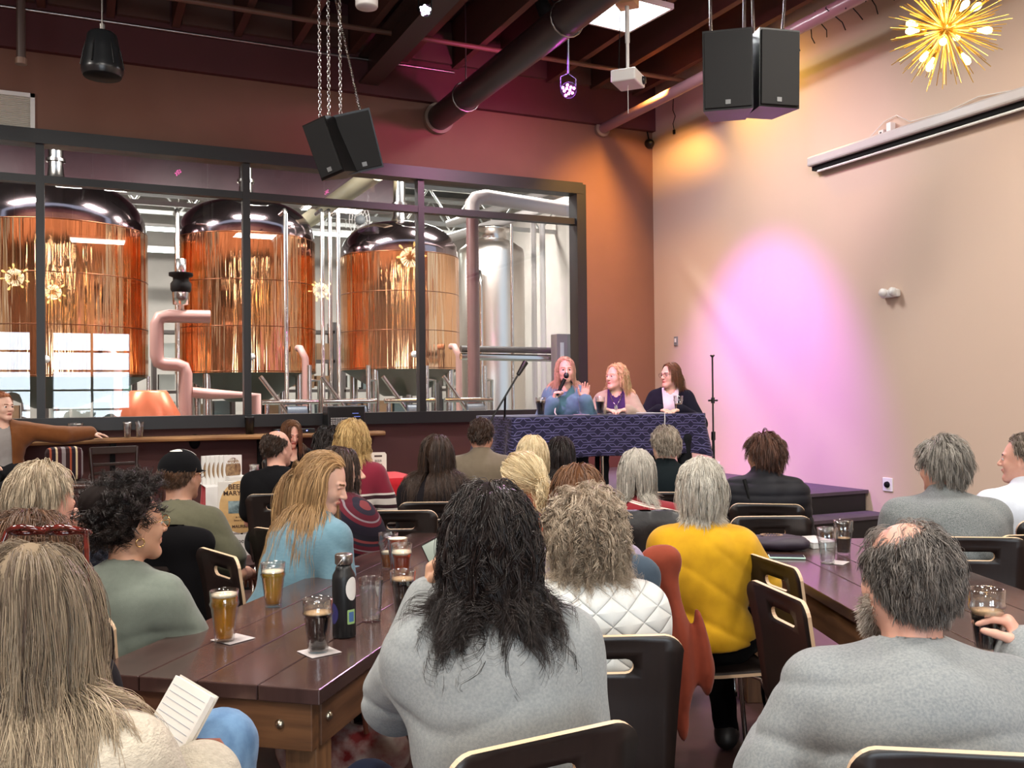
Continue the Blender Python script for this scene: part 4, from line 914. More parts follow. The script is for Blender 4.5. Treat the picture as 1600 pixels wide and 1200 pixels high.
P18 = person('person with curly ash hair and white quilted jacket', 914, 760, 2.72, 22, hyaw=-8, fem=True, skin='pink', sw=.37, bulk=1.04, lean=.09, res=.009,
    top=dict(name='quilted_jacket', mat=quiltmat(), loose=.02, fold=.007, wide=.02, neck=1.25, res=.008, hem=.70), pants=(52, 58, 74),
    hair=st(HCU, .16, **{**near, 'guides': 560, 'pts': 18, 'kids': 9, 'flow': 'curl', 'vol': .022, 'curl': .009, 'wave': .045, 'jit': .12, 'grav': .35, 'clump': .010, 'cap': .012, 'rods': [((0, -.04, .0), (0, -.04, -.045), .07, .05)], 'liftpow': .8, 'tang': .85}))
P19 = person('person with wavy black hair and grey sweatshirt holding up a phone', 764, 755, 2.04, 14, hyaw=12, fem=True, skin='warm', sw=.38, bulk=1.1, lean=.13, res=.008,
    top=dict(name='sweatshirt', mat=cloth('grey_sweat', (150, 153, 152), (122, 128, 130), .6, 170, .6, 600), loose=.018, fold=.009, wide=.014, res=.007, crease=[((-.20, -.13, .90), (-.22, -.03, .70), .006), ((.2, -.16, .78), (.05, -.2, .72), .006), ((-.2, -.15, .74), (.0, -.2, .70), .006), ((.2, -.12, .92), (.21, -.03, .7), .006)]),
    arms={-1: ((-.19, .3, .80), (-.07, .46, 1.06), (.1, .3, .9), (.8, -.3, 0), .75), 1: ((.165, .03, .74), (.12, .28, .72), None, None, .5)}, pants=(26, 34, 56), legs={-1: ((-.26, .34, .56), (-.26, .36, .09), (-.27, .5, .04))},
    hair=longh(HB, near, .235, guides=680, kids=12, pts=24, vol=.016, curl=.013, off=.022, wave=.15, curlvar=.3, clump=.010, grav=.4, jit=.008, cap=.012, part=.012, more=[dict(guides=90, len=.275, curl=.024, wave=.1, clump=.006, kids=8)]))
P20 = person('person with grey-white bob and red striped top', 995, 702, 4.8, 28, hyaw=8, fem=True, sw=.39, bulk=1.08, lean=.1, top=dict(name='striped_top', mat=striped('red_white_stripes', [(0, (124, 30, 38)), (.72, (222, 206, 196)), (.86, (124, 30, 38)), (.9, (222, 206, 196))], .05, slope=.25), loose=.014, fold=.004), hair=bob(HWH, mid, .19, flow='part', mat=hairmat('hair_silver', (132, 126, 116), (224, 218, 206))))
P21 = person('person with short grey hair and dark teal jacket before the panel table', 1039, 667, 6.1, 30, hyaw=-14, sw=.43, top=dict(name='jacket', mat=cloth('teal_jacket', (28, 38, 42)), loose=.02, neck=1.1), hair=short(HGR, far, guides=320, mat=hairmat('hair_taupe', (96, 82, 68), (176, 164, 148))))
P22 = person('person with fluffy white hair and mustard yellow top', 1096, 716, 3.68, 34, fem=True, skin='pink', sw=.335, bulk=1.04, lean=.04, res=.009, top=dict(name='blouse', mat=cloth('mustard', (204, 156, 24), (178, 132, 20), .4, 20, .5, 400), sleeve='short', wide=.018, loose=.02, fold=.006, res=.008, hem=.53), arms={1: ((.2, .08, .76), (.22, .28, .68), None, None, .5)}, pants=(18, 18, 22),
    legs={1: ((.30, .36, .54), (.30, .20, .09), (.36, .33, .04)), -1: ((.05, .42, .54), (.10, .28, .09), (.12, .42, .04))}, chair=112,
    hair=bob(HWH, near, .13, vol=.012, guides=560, kids=8, rad=.0011, pts=12, jit=.03, curl=.004))
P23 = person('person with short brown hair and dark puffer jacket with shoulder strap', 1193, 676, 5.4, 38, hyaw=-38, fem=True, skin='tan', sw=.38, bulk=1.08, lean=.05, top=dict(name='puffer_jacket', mat=cloth('puffer_black', (48, 48, 54), rough=.55), loose=.022, quilt=.012, qstep=.065, fold=.004, neck=1.15, wide=.02), hair=short(HDK, mid, len=.09, vol=.02, guides=380, flow='down', jit=.006, tang=1.0, mat=hairmat('hair_auburn', (48, 28, 22), (112, 74, 56))))
c = P23; MB().tube([c['SL'][-1]+Vector((.04, -.1, .09)), c['SL'][-1]*.6+c['N']*.4+Vector((.02, -.155, -.09)), c['P']*.5+c['N']*.5+Vector((.1, -.2, .02)), c['P']+Vector((.2, -.2, .12))], .012, 6).build('shoulder_strap', m_matteblk, c['root'])
P24 = person('person with bushy grey hair and speckled grey sweater by the cream wall', 1470, 684, 4.3, 32, hyaw=-28, hpitch=-4, skin='pink', sw=.46, bulk=1.22, lean=.16, hunch=.03, top=dict(name='sweater', mat=cloth('speckle_grey', (128, 132, 132), (84, 90, 90), .9, 260, .9, 200), loose=.022, fold=.006, wide=.015, neck=1.02), hair=short(HGR, mid, len=.085, vol=.022, guides=560, kids=8, rad=.0011, flow='down', jit=.04, curl=.003)); glasses(P24, m_matteblk)
P25 = person('person in white shirt at the edge of the room by the wall', 1598, 679, 4.7, 30, hyaw=-52, skin='pink', sw=.43, top=dict(name='shirt', mat=cloth('white_shirt', (206, 212, 222)), loose=.014, neck=1.05), hair=short(HSP, mid, len=.05, mat=hairmat('hair_brown_grey', (62, 50, 42), (150, 138, 124))))
P26 = person('bearded person with thinning grey hair and grey tee drinking stout', 1414, 812, 1.98, 34, hyaw=-20, skin='pink', sw=.43, bulk=1.2, lean=.13, hunch=.02, res=.008, hs=1.02, collar=1,
    top=dict(name='tee_shirt', mat=cloth('heather_grey', (146, 150, 150), (116, 122, 126), .7, 190, .5, 600), loose=.020, fold=.012, wide=.018, res=.007, neckr=.07, neckz=.022, crease=[((-.215, -.13, .88), (-.24, -.02, .7), .006), ((-.2, -.17, .75), (-.08, -.2, .80), .006)]),
    arms={1: ((.33, .25, .72), (.36, .48, .88), (-.3, .2, .6), (-.8, .3, 0), .95), -1: ((-.25, .06, .74), (-.22, .3, .72), None, None, .4)}, pants=(44, 48, 60),
    hair=short(HSP, near, len=.05, guides=760, kids=10, vol=.009, flow='down', cap=0, jit=.05, curl=.003, tang=.96, baldmax=(8, 16, 40, 68), wave=.05, more=[dict(guides=150, kids=6, baldmax=(90, 90, 90, 90), len=.05, rad=.0006)]))
f = Field(); T_ = P26['T']                                       # grey beard
for q in (-1, 1): f.rc(T_(q*.066, .02, -.05), T_(q*.02, .08, -.105), .02, .024, k=.03)
f.el(T_(0, .078, -.115), (.034, .026, .034), None, .03)
lo, hi = f.bounds(.02); X, Y, Z = (axis(lo[i], hi[i], .005) for i in range(3)); F = f.grid(X, Y, Z); G = np.meshgrid(X, Y, Z, indexing='ij'); F = F+.003*np.sin(G[0]*400+G[1]*200)*np.sin(G[2]*300)
V, Q = nets(F, X, Y, Z); fr_ = RNG.integers(0, len(V), 2600); cen = V.mean(0); dv = (V[fr_]-cen); dv[:, 2] -= .05; dv /= np.linalg.norm(dv, axis=1, keepdims=True)
tt = np.linspace(0, 1, 5); S = V[fr_][:, None]+dv[:, None]*tt[None, :, None]*.018+RNG.normal(size=(2600, 1, 3))*.004*tt[None, :, None]; V2, Q2, C2 = tubes(S.astype(np.float32), np.full(2600, .0007), RNG.random(2600))
np_mesh('beard', np.concatenate([V, V2]), np.concatenate([Q, Q2+len(V)]), hairmat('beard_grey', (120, 108, 96), (214, 204, 190)), P26['root'], attr=np.concatenate([np.full(len(V), .4), C2]))
P27 = person('ginger-haired person in brown cardigan resting an arm on the live edge ledge', 4, 614, 8.3, 168, hyaw=-28, skin='fair', sw=.44, bulk=1.1, lean=.04, seat=.74, hres=.005,
    inner=dict(name='henley', mat=cloth('grey_henley', (150, 144, 140)), loose=.008, sleeve='none', neckz=-.01), top=dict(name='cardigan', mat=cloth('brown_cardigan', (118, 70, 34)), open=(.07, .05), loose=.016, wide=.012, fold=.005),
    arms={-1: ((-.42, .02, 1.17), (-.72, -.06, 1.165), (-.9, .1, -.15), (0, 0, -1), .15)}, armlen=1.12, pants=(52, 50, 54), legs={-1: ((-.14, .46, .84), (.2, .52, .66), (.3, .62, .60)), 1: ((.16, .42, .80), (.18, .38, .34), (.2, .5, .28))}, chair=False,
    hair=short(HPK, mid, len=.05, mat=hairmat('hair_ginger', (120, 66, 36), (196, 128, 84))))
# ================================================================== the panel on the stage
FL = .55
P28 = person('panelist with long light hair speaking into a microphone', 883, 558, 8.1, 207, hyaw=-6, fem=True, skin='fair', sw=.31, bulk=.86, hs=.92, floor=FL, lean=.1, hres=.004, res=.01,
    top=dict(name='sweatshirt', mat=cloth('blue_grey_sweat', (92, 128, 146)), loose=.018, fold=.006, wide=.014), arms={1: ((.2, .1, .74), (.05, .27, .98), (-.25, .15, 1), (-.9, .2, 0), 1.0), -1: ((-.2, .12, .74), (-.13, .32, 1.0), (-.1, .15, 1), (0, 1, 0), .12)}, hair=longh(HPK, mid, .3, vol=.006, flow='partback', curl=.003, rad=.0018, part=.01, gshare=.8))
P29 = person('panelist with wavy fair hair, purple top and beige cardigan', 962, 568, 8.25, 212, hyaw=44, hpitch=2, fem=True, sw=.31, bulk=.86, hs=.92, floor=FL, hres=.004, smile=True, res=.01, skin='fair',
    inner=dict(name='top', mat=cloth('purple_top', (62, 44, 92)), loose=.01, sleeve='none', neckr=.06), top=dict(name='cardigan', mat=cloth('beige_cardigan', (164, 150, 130)), open=(.09, .075), loose=.014, wide=.012), arms={1: ((.19, .12, .76), (.08, .33, .81), (-.8, .6, 0), (0, 0, -1), .3), -1: ((-.19, .12, .76), (-.08, .33, .81), (.8, .6, 0), (0, 0, -1), .3)}, hair=bob(HPB, mid, .22, vol=.014, curl=.008, wave=.06, flow='partback', rad=.0018, mat=hairmat('hair_fair', (186, 146, 98), (244, 220, 170))))
P30 = person('panelist with straight auburn bob, glasses and dark blazer over white shirt', 1047, 567, 8.45, 216, hyaw=44, fem=True, sw=.33, bulk=.88, hs=.92, floor=FL, hres=.004, smile=True, res=.01,
    inner=dict(name='shirt', mat=cloth('white_blouse', (226, 222, 224)), loose=.01, sleeve='none', neckr=.058), top=dict(name='blazer', mat=cloth('navy_blazer', (36, 34, 50)), open=(.035, .075), loose=.018, wide=.01), arms={1: ((.2, .12, .76), (.06, .34, .81), (-.7, .7, 0), (0, 0, -1), .35), -1: ((-.2, .12, .76), (-.06, .34, .81), (.7, .7, 0), (0, 0, -1), .35)}, hair=bob(HCH, mid, .2, vol=.006, flow='partback', rad=.0018, curl=.0))
glasses(P30, m_matteblk)
# cap of the person by the book table
p = P5; mb = MB(); pr = []
for a in np.linspace(0, pi/2, 10): pr.append((.092*cos(a) if a < pi/2 else .001, .088*sin(a)))
mb2 = MB().lathe([(.0935, -.012)]+pr, seg=36, sy=1.2); Rm = p['R']@Matrix.Rotation(radians(0), 3, 'X')
mb2.v = [tuple(p['Hc']+Rm@(Vector((0, -.012, .034))+Vector(v))) for v in mb2.v]; cap_ = mb2.build('cap', cloth('cap_black', (18, 18, 20)), p['root'])
mb = MB(); nn = 14; vs = []
for i in range(nn+1):
    a = pi*(i/nn); 
    for r_, dz in ((0, 0), (1, -.014)): vs.append(p['Hc']+Rm@Vector((.088*cos(a)*(1-.12*r_), .085*sin(a)*1.05+r_*.075*sin(a)**.7-.01, .026+dz)))
mb.add(vs, [(2*i, 2*i+1, 2*i+3, 2*i+2) for i in range(nn)], 0, True); mb.build('cap_brim', cloth('cap_black', (18, 18, 20)), cap_)
vs = []; 
for i in range(9):
    for j in range(5):
        a = radians(40+i*9.5); b = radians(-62+j*31); vs.append(p['Hc']+Rm@(Vector((0, -.012, .034))+Vector((.0955*cos(a)*sin(b)*1.0, .115*cos(a)*cos(b), .0915*sin(a)))))
MB().add(vs, [(i*5+j, i*5+j+1, i*5+j+6, i*5+j+5) for i in range(8) for j in range(4)], 0, True).build('cap_panel', mat('cap_white', (206, 202, 196), .8), cap_)
glasses(P5, m_gold)
# ================================================================== chairs
m_ply = mat('plywood_dark', (33, 25, 22), .38, noise=.5, nscale=6, stretch=(12, 12, .6), rgb2=(20, 15, 14)); m_edge = mat('plywood_edge', (206, 178, 146), .5)
def chair_shell():
    prof = [(.235, .425), (.22, .447), (.16, .457), (.0, .447), (-.12, .447), (-.165, .455), (-.195, .478), (-.213, .515), (-.222, .60), (-.235, .72), (-.262, .885)]
    pts = [Vector((0, y, z)) for y, z in prof]; s = [0]
    for a, b in zip(pts, pts[1:]): s.append(s[-1]+(b-a).length)
    Lt = s[-1]
    def pos(t):
        for i in range(len(s)-1):
            if t <= s[i+1] or i == len(s)-2:
                f = (t-s[i])/(s[i+1]-s[i]); return pts[i].lerp(pts[i+1], f)
    def nrm(t):
        a, b = pos(max(0, t-.01)), pos(min(Lt, t+.01)); d = (b-a).normalized(); return Vector((0, -d.z, d.y)) if True else None
    bend = s[5]
    def hw(t):
        if t < bend: return .2-.022*(t/bend)**2
        f = (t-bend)/(Lt-bend); return .178+.024*f**1.2
    out = []; R = .05
    ts = np.linspace(R, Lt-R, 22)
    for t in ts: out.append((hw(t), t))
    for a in np.linspace(0, pi/2, 7)[1:]: out.append((hw(Lt)-R+R*cos(a), Lt-R+R*sin(a)))
    for a in np.linspace(pi/2, pi, 7): out.append((-(hw(Lt)-R)+R*cos(a), Lt-R+R*sin(a)))
    for t in ts[::-1][1:]: out.append((-hw(t), t))
    for a in np.linspace(pi, 1.5*pi, 7)[1:]: out.append((-(.2-R)+R*cos(a), R+R*sin(a)))
    for a in np.linspace(1.5*pi, 2*pi, 7)[:-1]: out.append(((.2-R)+R*cos(a), R+R*sin(a)))
    hc = Lt-.085; hole = []
    for a in np.linspace(-pi/2, pi/2, 8): hole.append((.055+.02*cos(a), hc+.02*sin(a)))
    for a in np.linspace(pi/2, 1.5*pi, 8): hole.append((-.055+.02*cos(a), hc+.02*sin(a)))
    V = out+hole; n0 = len(out); n1 = len(hole)
    E = [(i, (i+1) % n0) for i in range(n0)]+[(n0+i, n0+(i+1) % n1) for i in range(n1)]
    for t in np.linspace(.02, Lt-.02, 34):
        for u in np.linspace(-.15, .15, 7):
            if abs(t-hc) < .035 and abs(u) < .09: continue
            V.append((u, t))
    r = delaunay_2d_cdt([Vector(v) for v in V], E, [], 3, 1e-5) if False else delaunay_2d_cdt([Vector(v) for v in V], E, [], 0, 1e-6)
    v2, _, f2 = r[0], r[1], r[2]
    def inhole(c):
        x = max(0, abs(c[0])-.055); return x*x+(c[1]-hc)**2 < .02**2*.97
    def inside(c):
        x, t = abs(c[0]), c[1]
        if t < 0 or t > Lt or x > hw(t)+1e-4: return False
        for (cx, ct, far) in ((hw(Lt)-R, Lt-R, t > Lt-R), (.2-R, R, t < R)):
            if far and x > cx and (x-cx)**2+(t-ct)**2 > R*R*1.0: return False
        return True
    F = []
    for f in f2:
        c = (sum(v2[i].x for i in f)/3, sum(v2[i].y for i in f)/3)
        if inside(c) and not inhole(c): F.append(tuple(f))
    th = .006; top = []; bot = []
    for v in v2:
        t = min(max(v.y, 0), Lt); p = pos(t); n = nrm(t); cv = (v.x/.2)**2*.02*(1 if t > bend else .35)
        q = Vector((v.x, p.y, p.z))+n*cv; top.append(q+n*th); bot.append(q-n*th)
    mb = MB(); N = len(top); mb.add(top+bot, [f for f in F]+[tuple(i+N for i in f[::-1]) for f in F], 0, True)
    cnt = {}
    for f in F:
        for a, b in zip(f, f[1:]+f[:1]): cnt[(a, b)] = 1
    for (a, b) in list(cnt):
        if (b, a) not in cnt: mb.add([top[a], top[b], bot[b], bot[a]], [(0, 1, 2, 3)], 1)
    return mb
def make_chair(label):
    t = thing('stacking_chair', label, 'chair')
    chair_shell().build('shell', [m_ply, m_edge], t, fixn=True)
    for q in (-1, 1):
        MB().tube([(q*.15, .13, .438), (q*.168, .17, .425), (q*.18, .19, .38), (q*.2, .225, .012)], .0105, 12).build('leg', m_chrome, t)
        MB().tube([(q*.15, -.10, .428), (q*.16, -.145, .42), (q*.168, -.17, .38), (q*.19, -.27, .012)], .0105, 12).build('leg', m_chrome, t)
        MB().tube([(q*.15, .14, .436), (q*.15, -.11, .43)], .0105, 12).build('seat_rail', m_chrome, t)
    MB().tube([(-.15, .08, .436), (.15, .08, .436)], .0105, 10).build('cross_bar', m_chrome, t)
    for q in (-1, 1):
        for y in (.225, -.27): MB().lathe([(.001, 0), (.014, 0), (.014, .02), (.001, .02)], (q*(.2 if y > 0 else .19), y, 0), 12).build('foot_glide', m_matteblk, t)
    return t
CH0 = None
def chair(x, y, heading, label, group=None):
    global CH0
    if CH0 is None: CH0 = make_chair(label); c = CH0; c.location = (x, y, 0); c.rotation_euler = (0, 0, -radians(heading))
    else: c = dup(CH0, (x, y, 0), -radians(heading), label)
    if 'group' in c: del c['group']
    if group: c['group'] = group
    return c
CL = ['person with very long streaked blonde hair', 'person with the pushed-up sunglasses', 'grey-haired person in navy raising a hand', 'person with black updo and sage tee', 'person in the black cap', 'balding person in black tee', 'book seller', 'person in the sky blue jumper', 'person in the striped wrap', 'person with short black hair', 'person in maroon striped sweater', 'long-haired person in black shirt', 'person in the olive blazer', 'person with short pale blonde hair', 'person with long straight black hair', 'person with the ponytail and orange tee', 'person in lilac top', 'person in white quilted jacket', 'person with wavy black hair and grey sweatshirt', 'person in red striped top', 'person in teal jacket', 'person in mustard top', 'person in the puffer jacket', 'person in speckled grey sweater', 'person in white shirt by the wall', 'bearded person in grey tee', 'panelist speaking into microphone', 'panelist in purple top', 'panelist in dark blazer']
NPC = len(CHAIR_AT)
for i, (loc, hd, seat) in enumerate(CHAIR_AT):
    if i == 18: hd = -4; loc = loc-Vector((.05*cos(YAW), -.05*sin(YAW), 0))
    if i == 5: loc = loc+Vector((.07, 0, 0))
    c = chair(loc.x, loc.y, hd, 'dark plywood chair with slot handle under the '+CL[i]); c.location.z = loc.z
q = AD(1245, 1000, 2.95); chair(q.x+.16, q.y-.1, 104, 'empty dark plywood chair pushed to right table, seen edge-on beside bearded person')
q = AD(1206, 940, 3.4); chair(q.x+.26, q.y-.06, 100, 'empty plywood chair tucked behind the nearest empty one at right table')
q = AD(1184, 850, 4.85); chair(q.x, q.y, 26, 'empty dark plywood chair directly behind the puffer jacket person')
q = AD(620, 800, 5.2); chair(q.x+.05, q.y, 24, 'empty dark plywood chair between maroon sweater and black shirt persons')
q = AD(1600, 905, 4.1); chair(q.x, q.y+.1, 20, 'dark plywood chair cut by the frame edge at right table')
# ================================================================== farm tables
m_top = mat('table_top', (72, 52, 48), .24, noise=.55, nscale=3.5, stretch=(5, .5, 1), rgb2=(42, 29, 27), bump=.12, bscale=30, dist=.001, coat=.25)
m_leg = mat('table_wood', (112, 76, 48), .5, noise=.7, nscale=5, stretch=(.6, 6, 6), rgb2=(64, 40, 26), bump=.3, bscale=12, dist=.002)
m_leg2 = mat('table_leg_wood', (132, 94, 62), .5, noise=.7, nscale=5, stretch=(7, 7, .7), rgb2=(76, 50, 34), bump=.3, bscale=12, dist=.002)
m_bolt = mat('bolt', (180, 170, 150), .3, 1)
def farm_table(label, loc, rz, W, L, name='farm_table'):
    """near left corner of the top at loc, width along local +x, length along local +y"""
    t = thing(name, label, 'table', loc, rz); H = .76
    w_ = W/4
    for k in range(4): MB().box(((k+.5)*w_, L/2, H-.02), (w_-.003, L, .04), bev=.003).build('plank', m_top, t)
    ap = .125
    for y in (.035, L-.035): MB().box((W/2, y, H-.04-ap/2), (W-.06, .04, ap), bev=.003).build('apron', m_leg, t)
    for x in (.045, W-.045): MB().box((x, L/2, H-.04-ap/2), (.04, L-.12, ap), bev=.003).build('apron', mat('table_wood_side', (104, 70, 46), .5, noise=.7, nscale=5, stretch=(6, .6, 6), rgb2=(60, 38, 26), bump=.3, bscale=12, dist=.002), t)
    for x in (.085, W-.085):
        for y in (.105, L-.105): MB().box((x, y, (H-.04)/2), (.09, .09, H-.04), bev=.004).build('leg', m_leg2, t)
    for x, y, d in ((W-.12, .013, 'y'), (.12, .013, 'y'), (W-.022, .1, 'x'), (W-.022, L-.1, 'x'), (.022, .1, 'x')):
        R_ = Matrix.Rotation(pi/2, 3, 'X') if d == 'y' else Matrix.Rotation(pi/2 if x > W/2 else -pi/2, 3, 'Y')
        MB().lathe([(.001, .008), (.008, .006), (.013, .0), (.013, -.004)], (x, y, H-.1), 16, rot=R_).build('bolt', m_bolt, t)
    return t
A_ = AZ(500, 1078, .76); B_ = AZ(587, 1017, .76); dirL = (B_-A_); angL = atan2(dirL.y, dirL.x)-pi/2
a2 = AZ(373, 947, .76); uL = Vector((cos(angL), sin(angL), 0)); vL = Vector((-sin(angL), cos(angL), 0)); WL = abs((A_-a2).dot(uL))
o_ = A_-uL*WL
farm_table('long dark farm table covered with beer glasses, left of aisle', (o_.x, o_.y, 0), angL, WL, 2.6)
r1 = AZ(1182, 869, .76); r2 = AZ(1343, 960, .76); dR = (r1-r2); angR = atan2(dR.y, dR.x)-pi/2; vR = Vector((-sin(angR), cos(angR), 0)); uR = Vector((cos(angR), sin(angR), 0))
WR = abs((AZ(1540, 901, .76)-r2).dot(uR)); oR = r1-vR*2.0
farm_table('long dark farm table by bearded person, holding bag and phone', (oR.x, oR.y, 0), angR, WR, 2.45)
# ================================================================== glasses and drinks
m_gls = glass_thin('drinking_glass', (.97, .98, .98), .09, .8, 1.6, .01)
def liquid(name, rgb, body, tr, rough=.08):
    if name in MATS: return MATS[name]
    m = bpy.data.materials.new(name); m.use_nodes = True; MATS[name] = m; nt = m.node_tree; p = nt.nodes['Principled BSDF']; N = nt.nodes.new
    p.inputs['Base Color'].default_value = lin(rgb); p.inputs['Roughness'].default_value = rough
    t = N('ShaderNodeBsdfTransparent'); t.inputs[0].default_value = lin(tr); tl = N('ShaderNodeBsdfTranslucent'); tl.inputs[0].default_value = lin(rgb)
    a = N('ShaderNodeMixShader'); a.inputs[0].default_value = .5; nt.links.new(p.outputs[0], a.inputs[1]); nt.links.new(tl.outputs[0], a.inputs[2])
    b = N('ShaderNodeMixShader'); b.inputs[0].default_value = body; nt.links.new(t.outputs[0], b.inputs[1]); nt.links.new(a.outputs[0], b.inputs[2])
    nt.links.new(b.outputs[0], nt.nodes['Material Output'].inputs[0]); return m
LQ = {'gold': liquid('beer_gold', (255, 212, 62), .34, (255, 218, 96)), 'amber': liquid('beer_amber', (214, 92, 34), .55, (220, 130, 70)), 'pale': liquid('beer_pale', (222, 150, 70), .75, (240, 190, 120)), 'stout': liquid('beer_stout', (20, 12, 10), .97, (60, 30, 20)), 'water': liquid('water', (240, 244, 246), .12, (246, 250, 250), .02)}
m_foam = mat('beer_foam', (240, 224, 196), .8, bump=.5, bscale=300, dist=.001); m_foamd = mat('stout_foam', (196, 160, 120), .8, bump=.5, bscale=300, dist=.001)
def nonic(h=.152, r0=.029, r1=.043):
    return [(r0*.98, 0), (r0, .004), (r0+.004, h*.35), (r1-.004, h*.66), (r1+.001, h*.74), (r1-.002, h*.80), (r1, h)]
def prof_r(pr, z):
    for (a, za), (b, zb) in zip(pr, pr[1:]):
        if za <= z <= zb: return a+(b-a)*(z-za)/max(zb-za, 1e-6)
    return pr[-1][0]
def pint(loc, label, kind, fill, foam=.006, ribbed=False, h=.152, name='pint_glass', group=None, tilt=None):
    t = thing(name, label, 'glass', loc, 0, group)
    pr = [(.030, 0), (.041, h)] if ribbed else nonic(h); 
    if ribbed: pr = [(.030+.011*k/30+(.0008 if k % 2 and k < 26 else 0), h*k/30) for k in range(31)]
    inn = [(r-.003, max(z, .01)) for r, z in pr][::-1]
    MB().lathe([(.001, .0)]+pr+[(pr[-1][0]-.0015, pr[-1][1]+.001)]+inn+[(.001, .01)], seg=40).build('glass_body', m_gls, t)
    zf = h*fill
    if kind:
        n = 12; lp = [(.001, .011)]+[(prof_r(pr, .011+(zf-.011)*k/n)-.0036, .011+(zf-.011)*k/n) for k in range(n+1)]+[(.001, zf)]
        MB().lathe(lp, seg=36).build('drink', LQ[kind], t)
        if foam: MB().lathe([(.001, zf+.0004)]+[(prof_r(pr, zf)-.0036, zf+.0004), (prof_r(pr, zf+foam)-.0036, zf+foam), (.001, zf+foam)], seg=36).build('foam', m_foamd if kind == 'stout' else m_foam, t)
    if tilt: t.rotation_euler = tilt
    return t
m_coast = mat('coaster', (196, 188, 186), .8, noise=.3, nscale=60)
def coaster(px, py, rz, label):
    q = AZ(px, py, .761); t = MB().box((0, 0, .0012), (.094, .094, .0022), bev=.0008).build('coaster', m_coast); t.location = q; t.rotation_euler = (0, 0, rz); tag(t, label, 'coaster'); return q
coaster(364, 999, .5, 'square card coaster under the nearest golden beer'); coaster(499, 1019, .25, 'square card coaster under the nearest stout'); coaster(1305, 879, .5, 'square card coaster under the water glass at right')
Z0 = .7605
pint(AZ(351, 1001, .7635), 'full golden beer on a coaster, nearest on left table', 'gold', .88, .008)
pint(AZ(427, 947, Z0), 'golden beer standing alone near the blue jumper', 'gold', .78, .006)
pint(AZ(497, 1018, .7635), 'dark stout on a coaster beside the black bottle', 'stout', .72, .004)
pint(AZ(580, 970, Z0), 'ribbed clear glass of water beside the bottle', 'water', .8, 0, True, .14, 'water_glass')
pint(AZ(630, 963, Z0), 'dark stout with tan foam right of the water glass', 'stout', .80, .006)
pint(AD(607, 887, 3.95)*1, 'half empty hazy beer, farthest of the beer cluster', 'pale', .42, .010).location.z = Z0
q = AZ(622, 898, Z0); pint(q, 'full reddish amber beer, middle of the far cluster', 'amber', .97, .003)
q = AZ(628, 910, Z0); pint(q, 'amber beer with thick foam behind the second stout', 'amber', .74, .012)
pint(AZ(1293, 880, .7635), 'clear glass of water on right table', 'water', .62, 0, False, .15, 'water_glass')
pint(AZ(1318, 866, Z0), 'half finished stout behind the water glass at right', 'stout', .48, .002)
# bottle
q = AZ(538, 994, Z0); t = thing('steel_bottle', 'black insulated bottle with steel cap and round stickers', 'bottle', q)
MB().lathe([(.001, 0), (.033, 0), (.036, .004), (.036, .175), (.034, .19), (.024, .208), (.022, .222), (.001, .222)], seg=40).build('bottle_body', mat('bottle_black', (24, 26, 28), .4), t)
MB().lathe([(.025, .222), (.027, .224), (.027, .25), (.025, .253), (.001, .253)], seg=36).build('cap', m_steel, t)
MB().tube([(-.012, -.026, .24), (-.026, -.03, .225), (-.03, -.02, .215), (-.022, -.012, .207)], .0018, 6).build('bail_wire', m_steel, t)
vw = (Vector((0, 0, 0))-Vector((q.x, q.y, 0))).normalized(); va = atan2(vw.y, vw.x)
def sticker(nm, m, a0, z0, rw, rh, square=False):
    vs = []; n = 20
    ctr = [(a0, z0)]; ring = [((a0+rw*cos(a)/.0365, z0+rh*sin(a)) if not square else (a0+rw*max(-1, min(1, 1.5*cos(a)))/.0365, z0+rh*max(-1, min(1, 1.5*sin(a))))) for a in np.linspace(0, 2*pi, n+1)[:-1]]
    vs = []; ro = .0368 if nm != 'sticker_mark' else .0371
    for j in range(1, 7): vs += [(ro*cos(a0+(a-a0)*j/6), ro*sin(a0+(a-a0)*j/6), z0+(z-z0)*j/6) for a, z in ring]
    vs.append((ro*cos(a0), ro*sin(a0), z0)); MB().add(vs, [(6*n, k, (k+1) % n) for k in range(n)]+[(j*n+k, (j+1)*n+k, (j+1)*n+(k+1) % n, j*n+(k+1) % n) for j in range(5) for k in range(n)]).build(nm, m, t)
sticker('round_sticker', m_white, va+.75, .15, .022, .036); sticker('round_sticker', mat('sticker_blue', (52, 50, 104), .5), va-1.05, .075, .02, .032); sticker('square_sticker', mat('sticker_green', (150, 186, 120), .5), va+.65, .065, .014, .022, True); sticker('sticker_mark', mat('sticker_blue2', (74, 110, 160), .5), va+.65, .065, .009, .015, True)
# notebook box near sweatshirt
q = AZ(664, 940, Z0); t = thing('paperback_book', 'grey covered book lying beside the second stout', 'book', q, -.5)
MB().box((0, 0, .016), (.13, .19, .026)).build('pages', mat('page_grey', (150, 144, 140), .8), t); MB().box((0, 0, .031), (.136, .2, .004), bev=.001).box((0, 0, .0015), (.136, .2, .003)).build('cover', mat('cover_grey', (108, 102, 102), .5), t)
text_mesh('221', .03, Matrix.Translation((-.02, -.06, .0335)), m_matteblk, t)
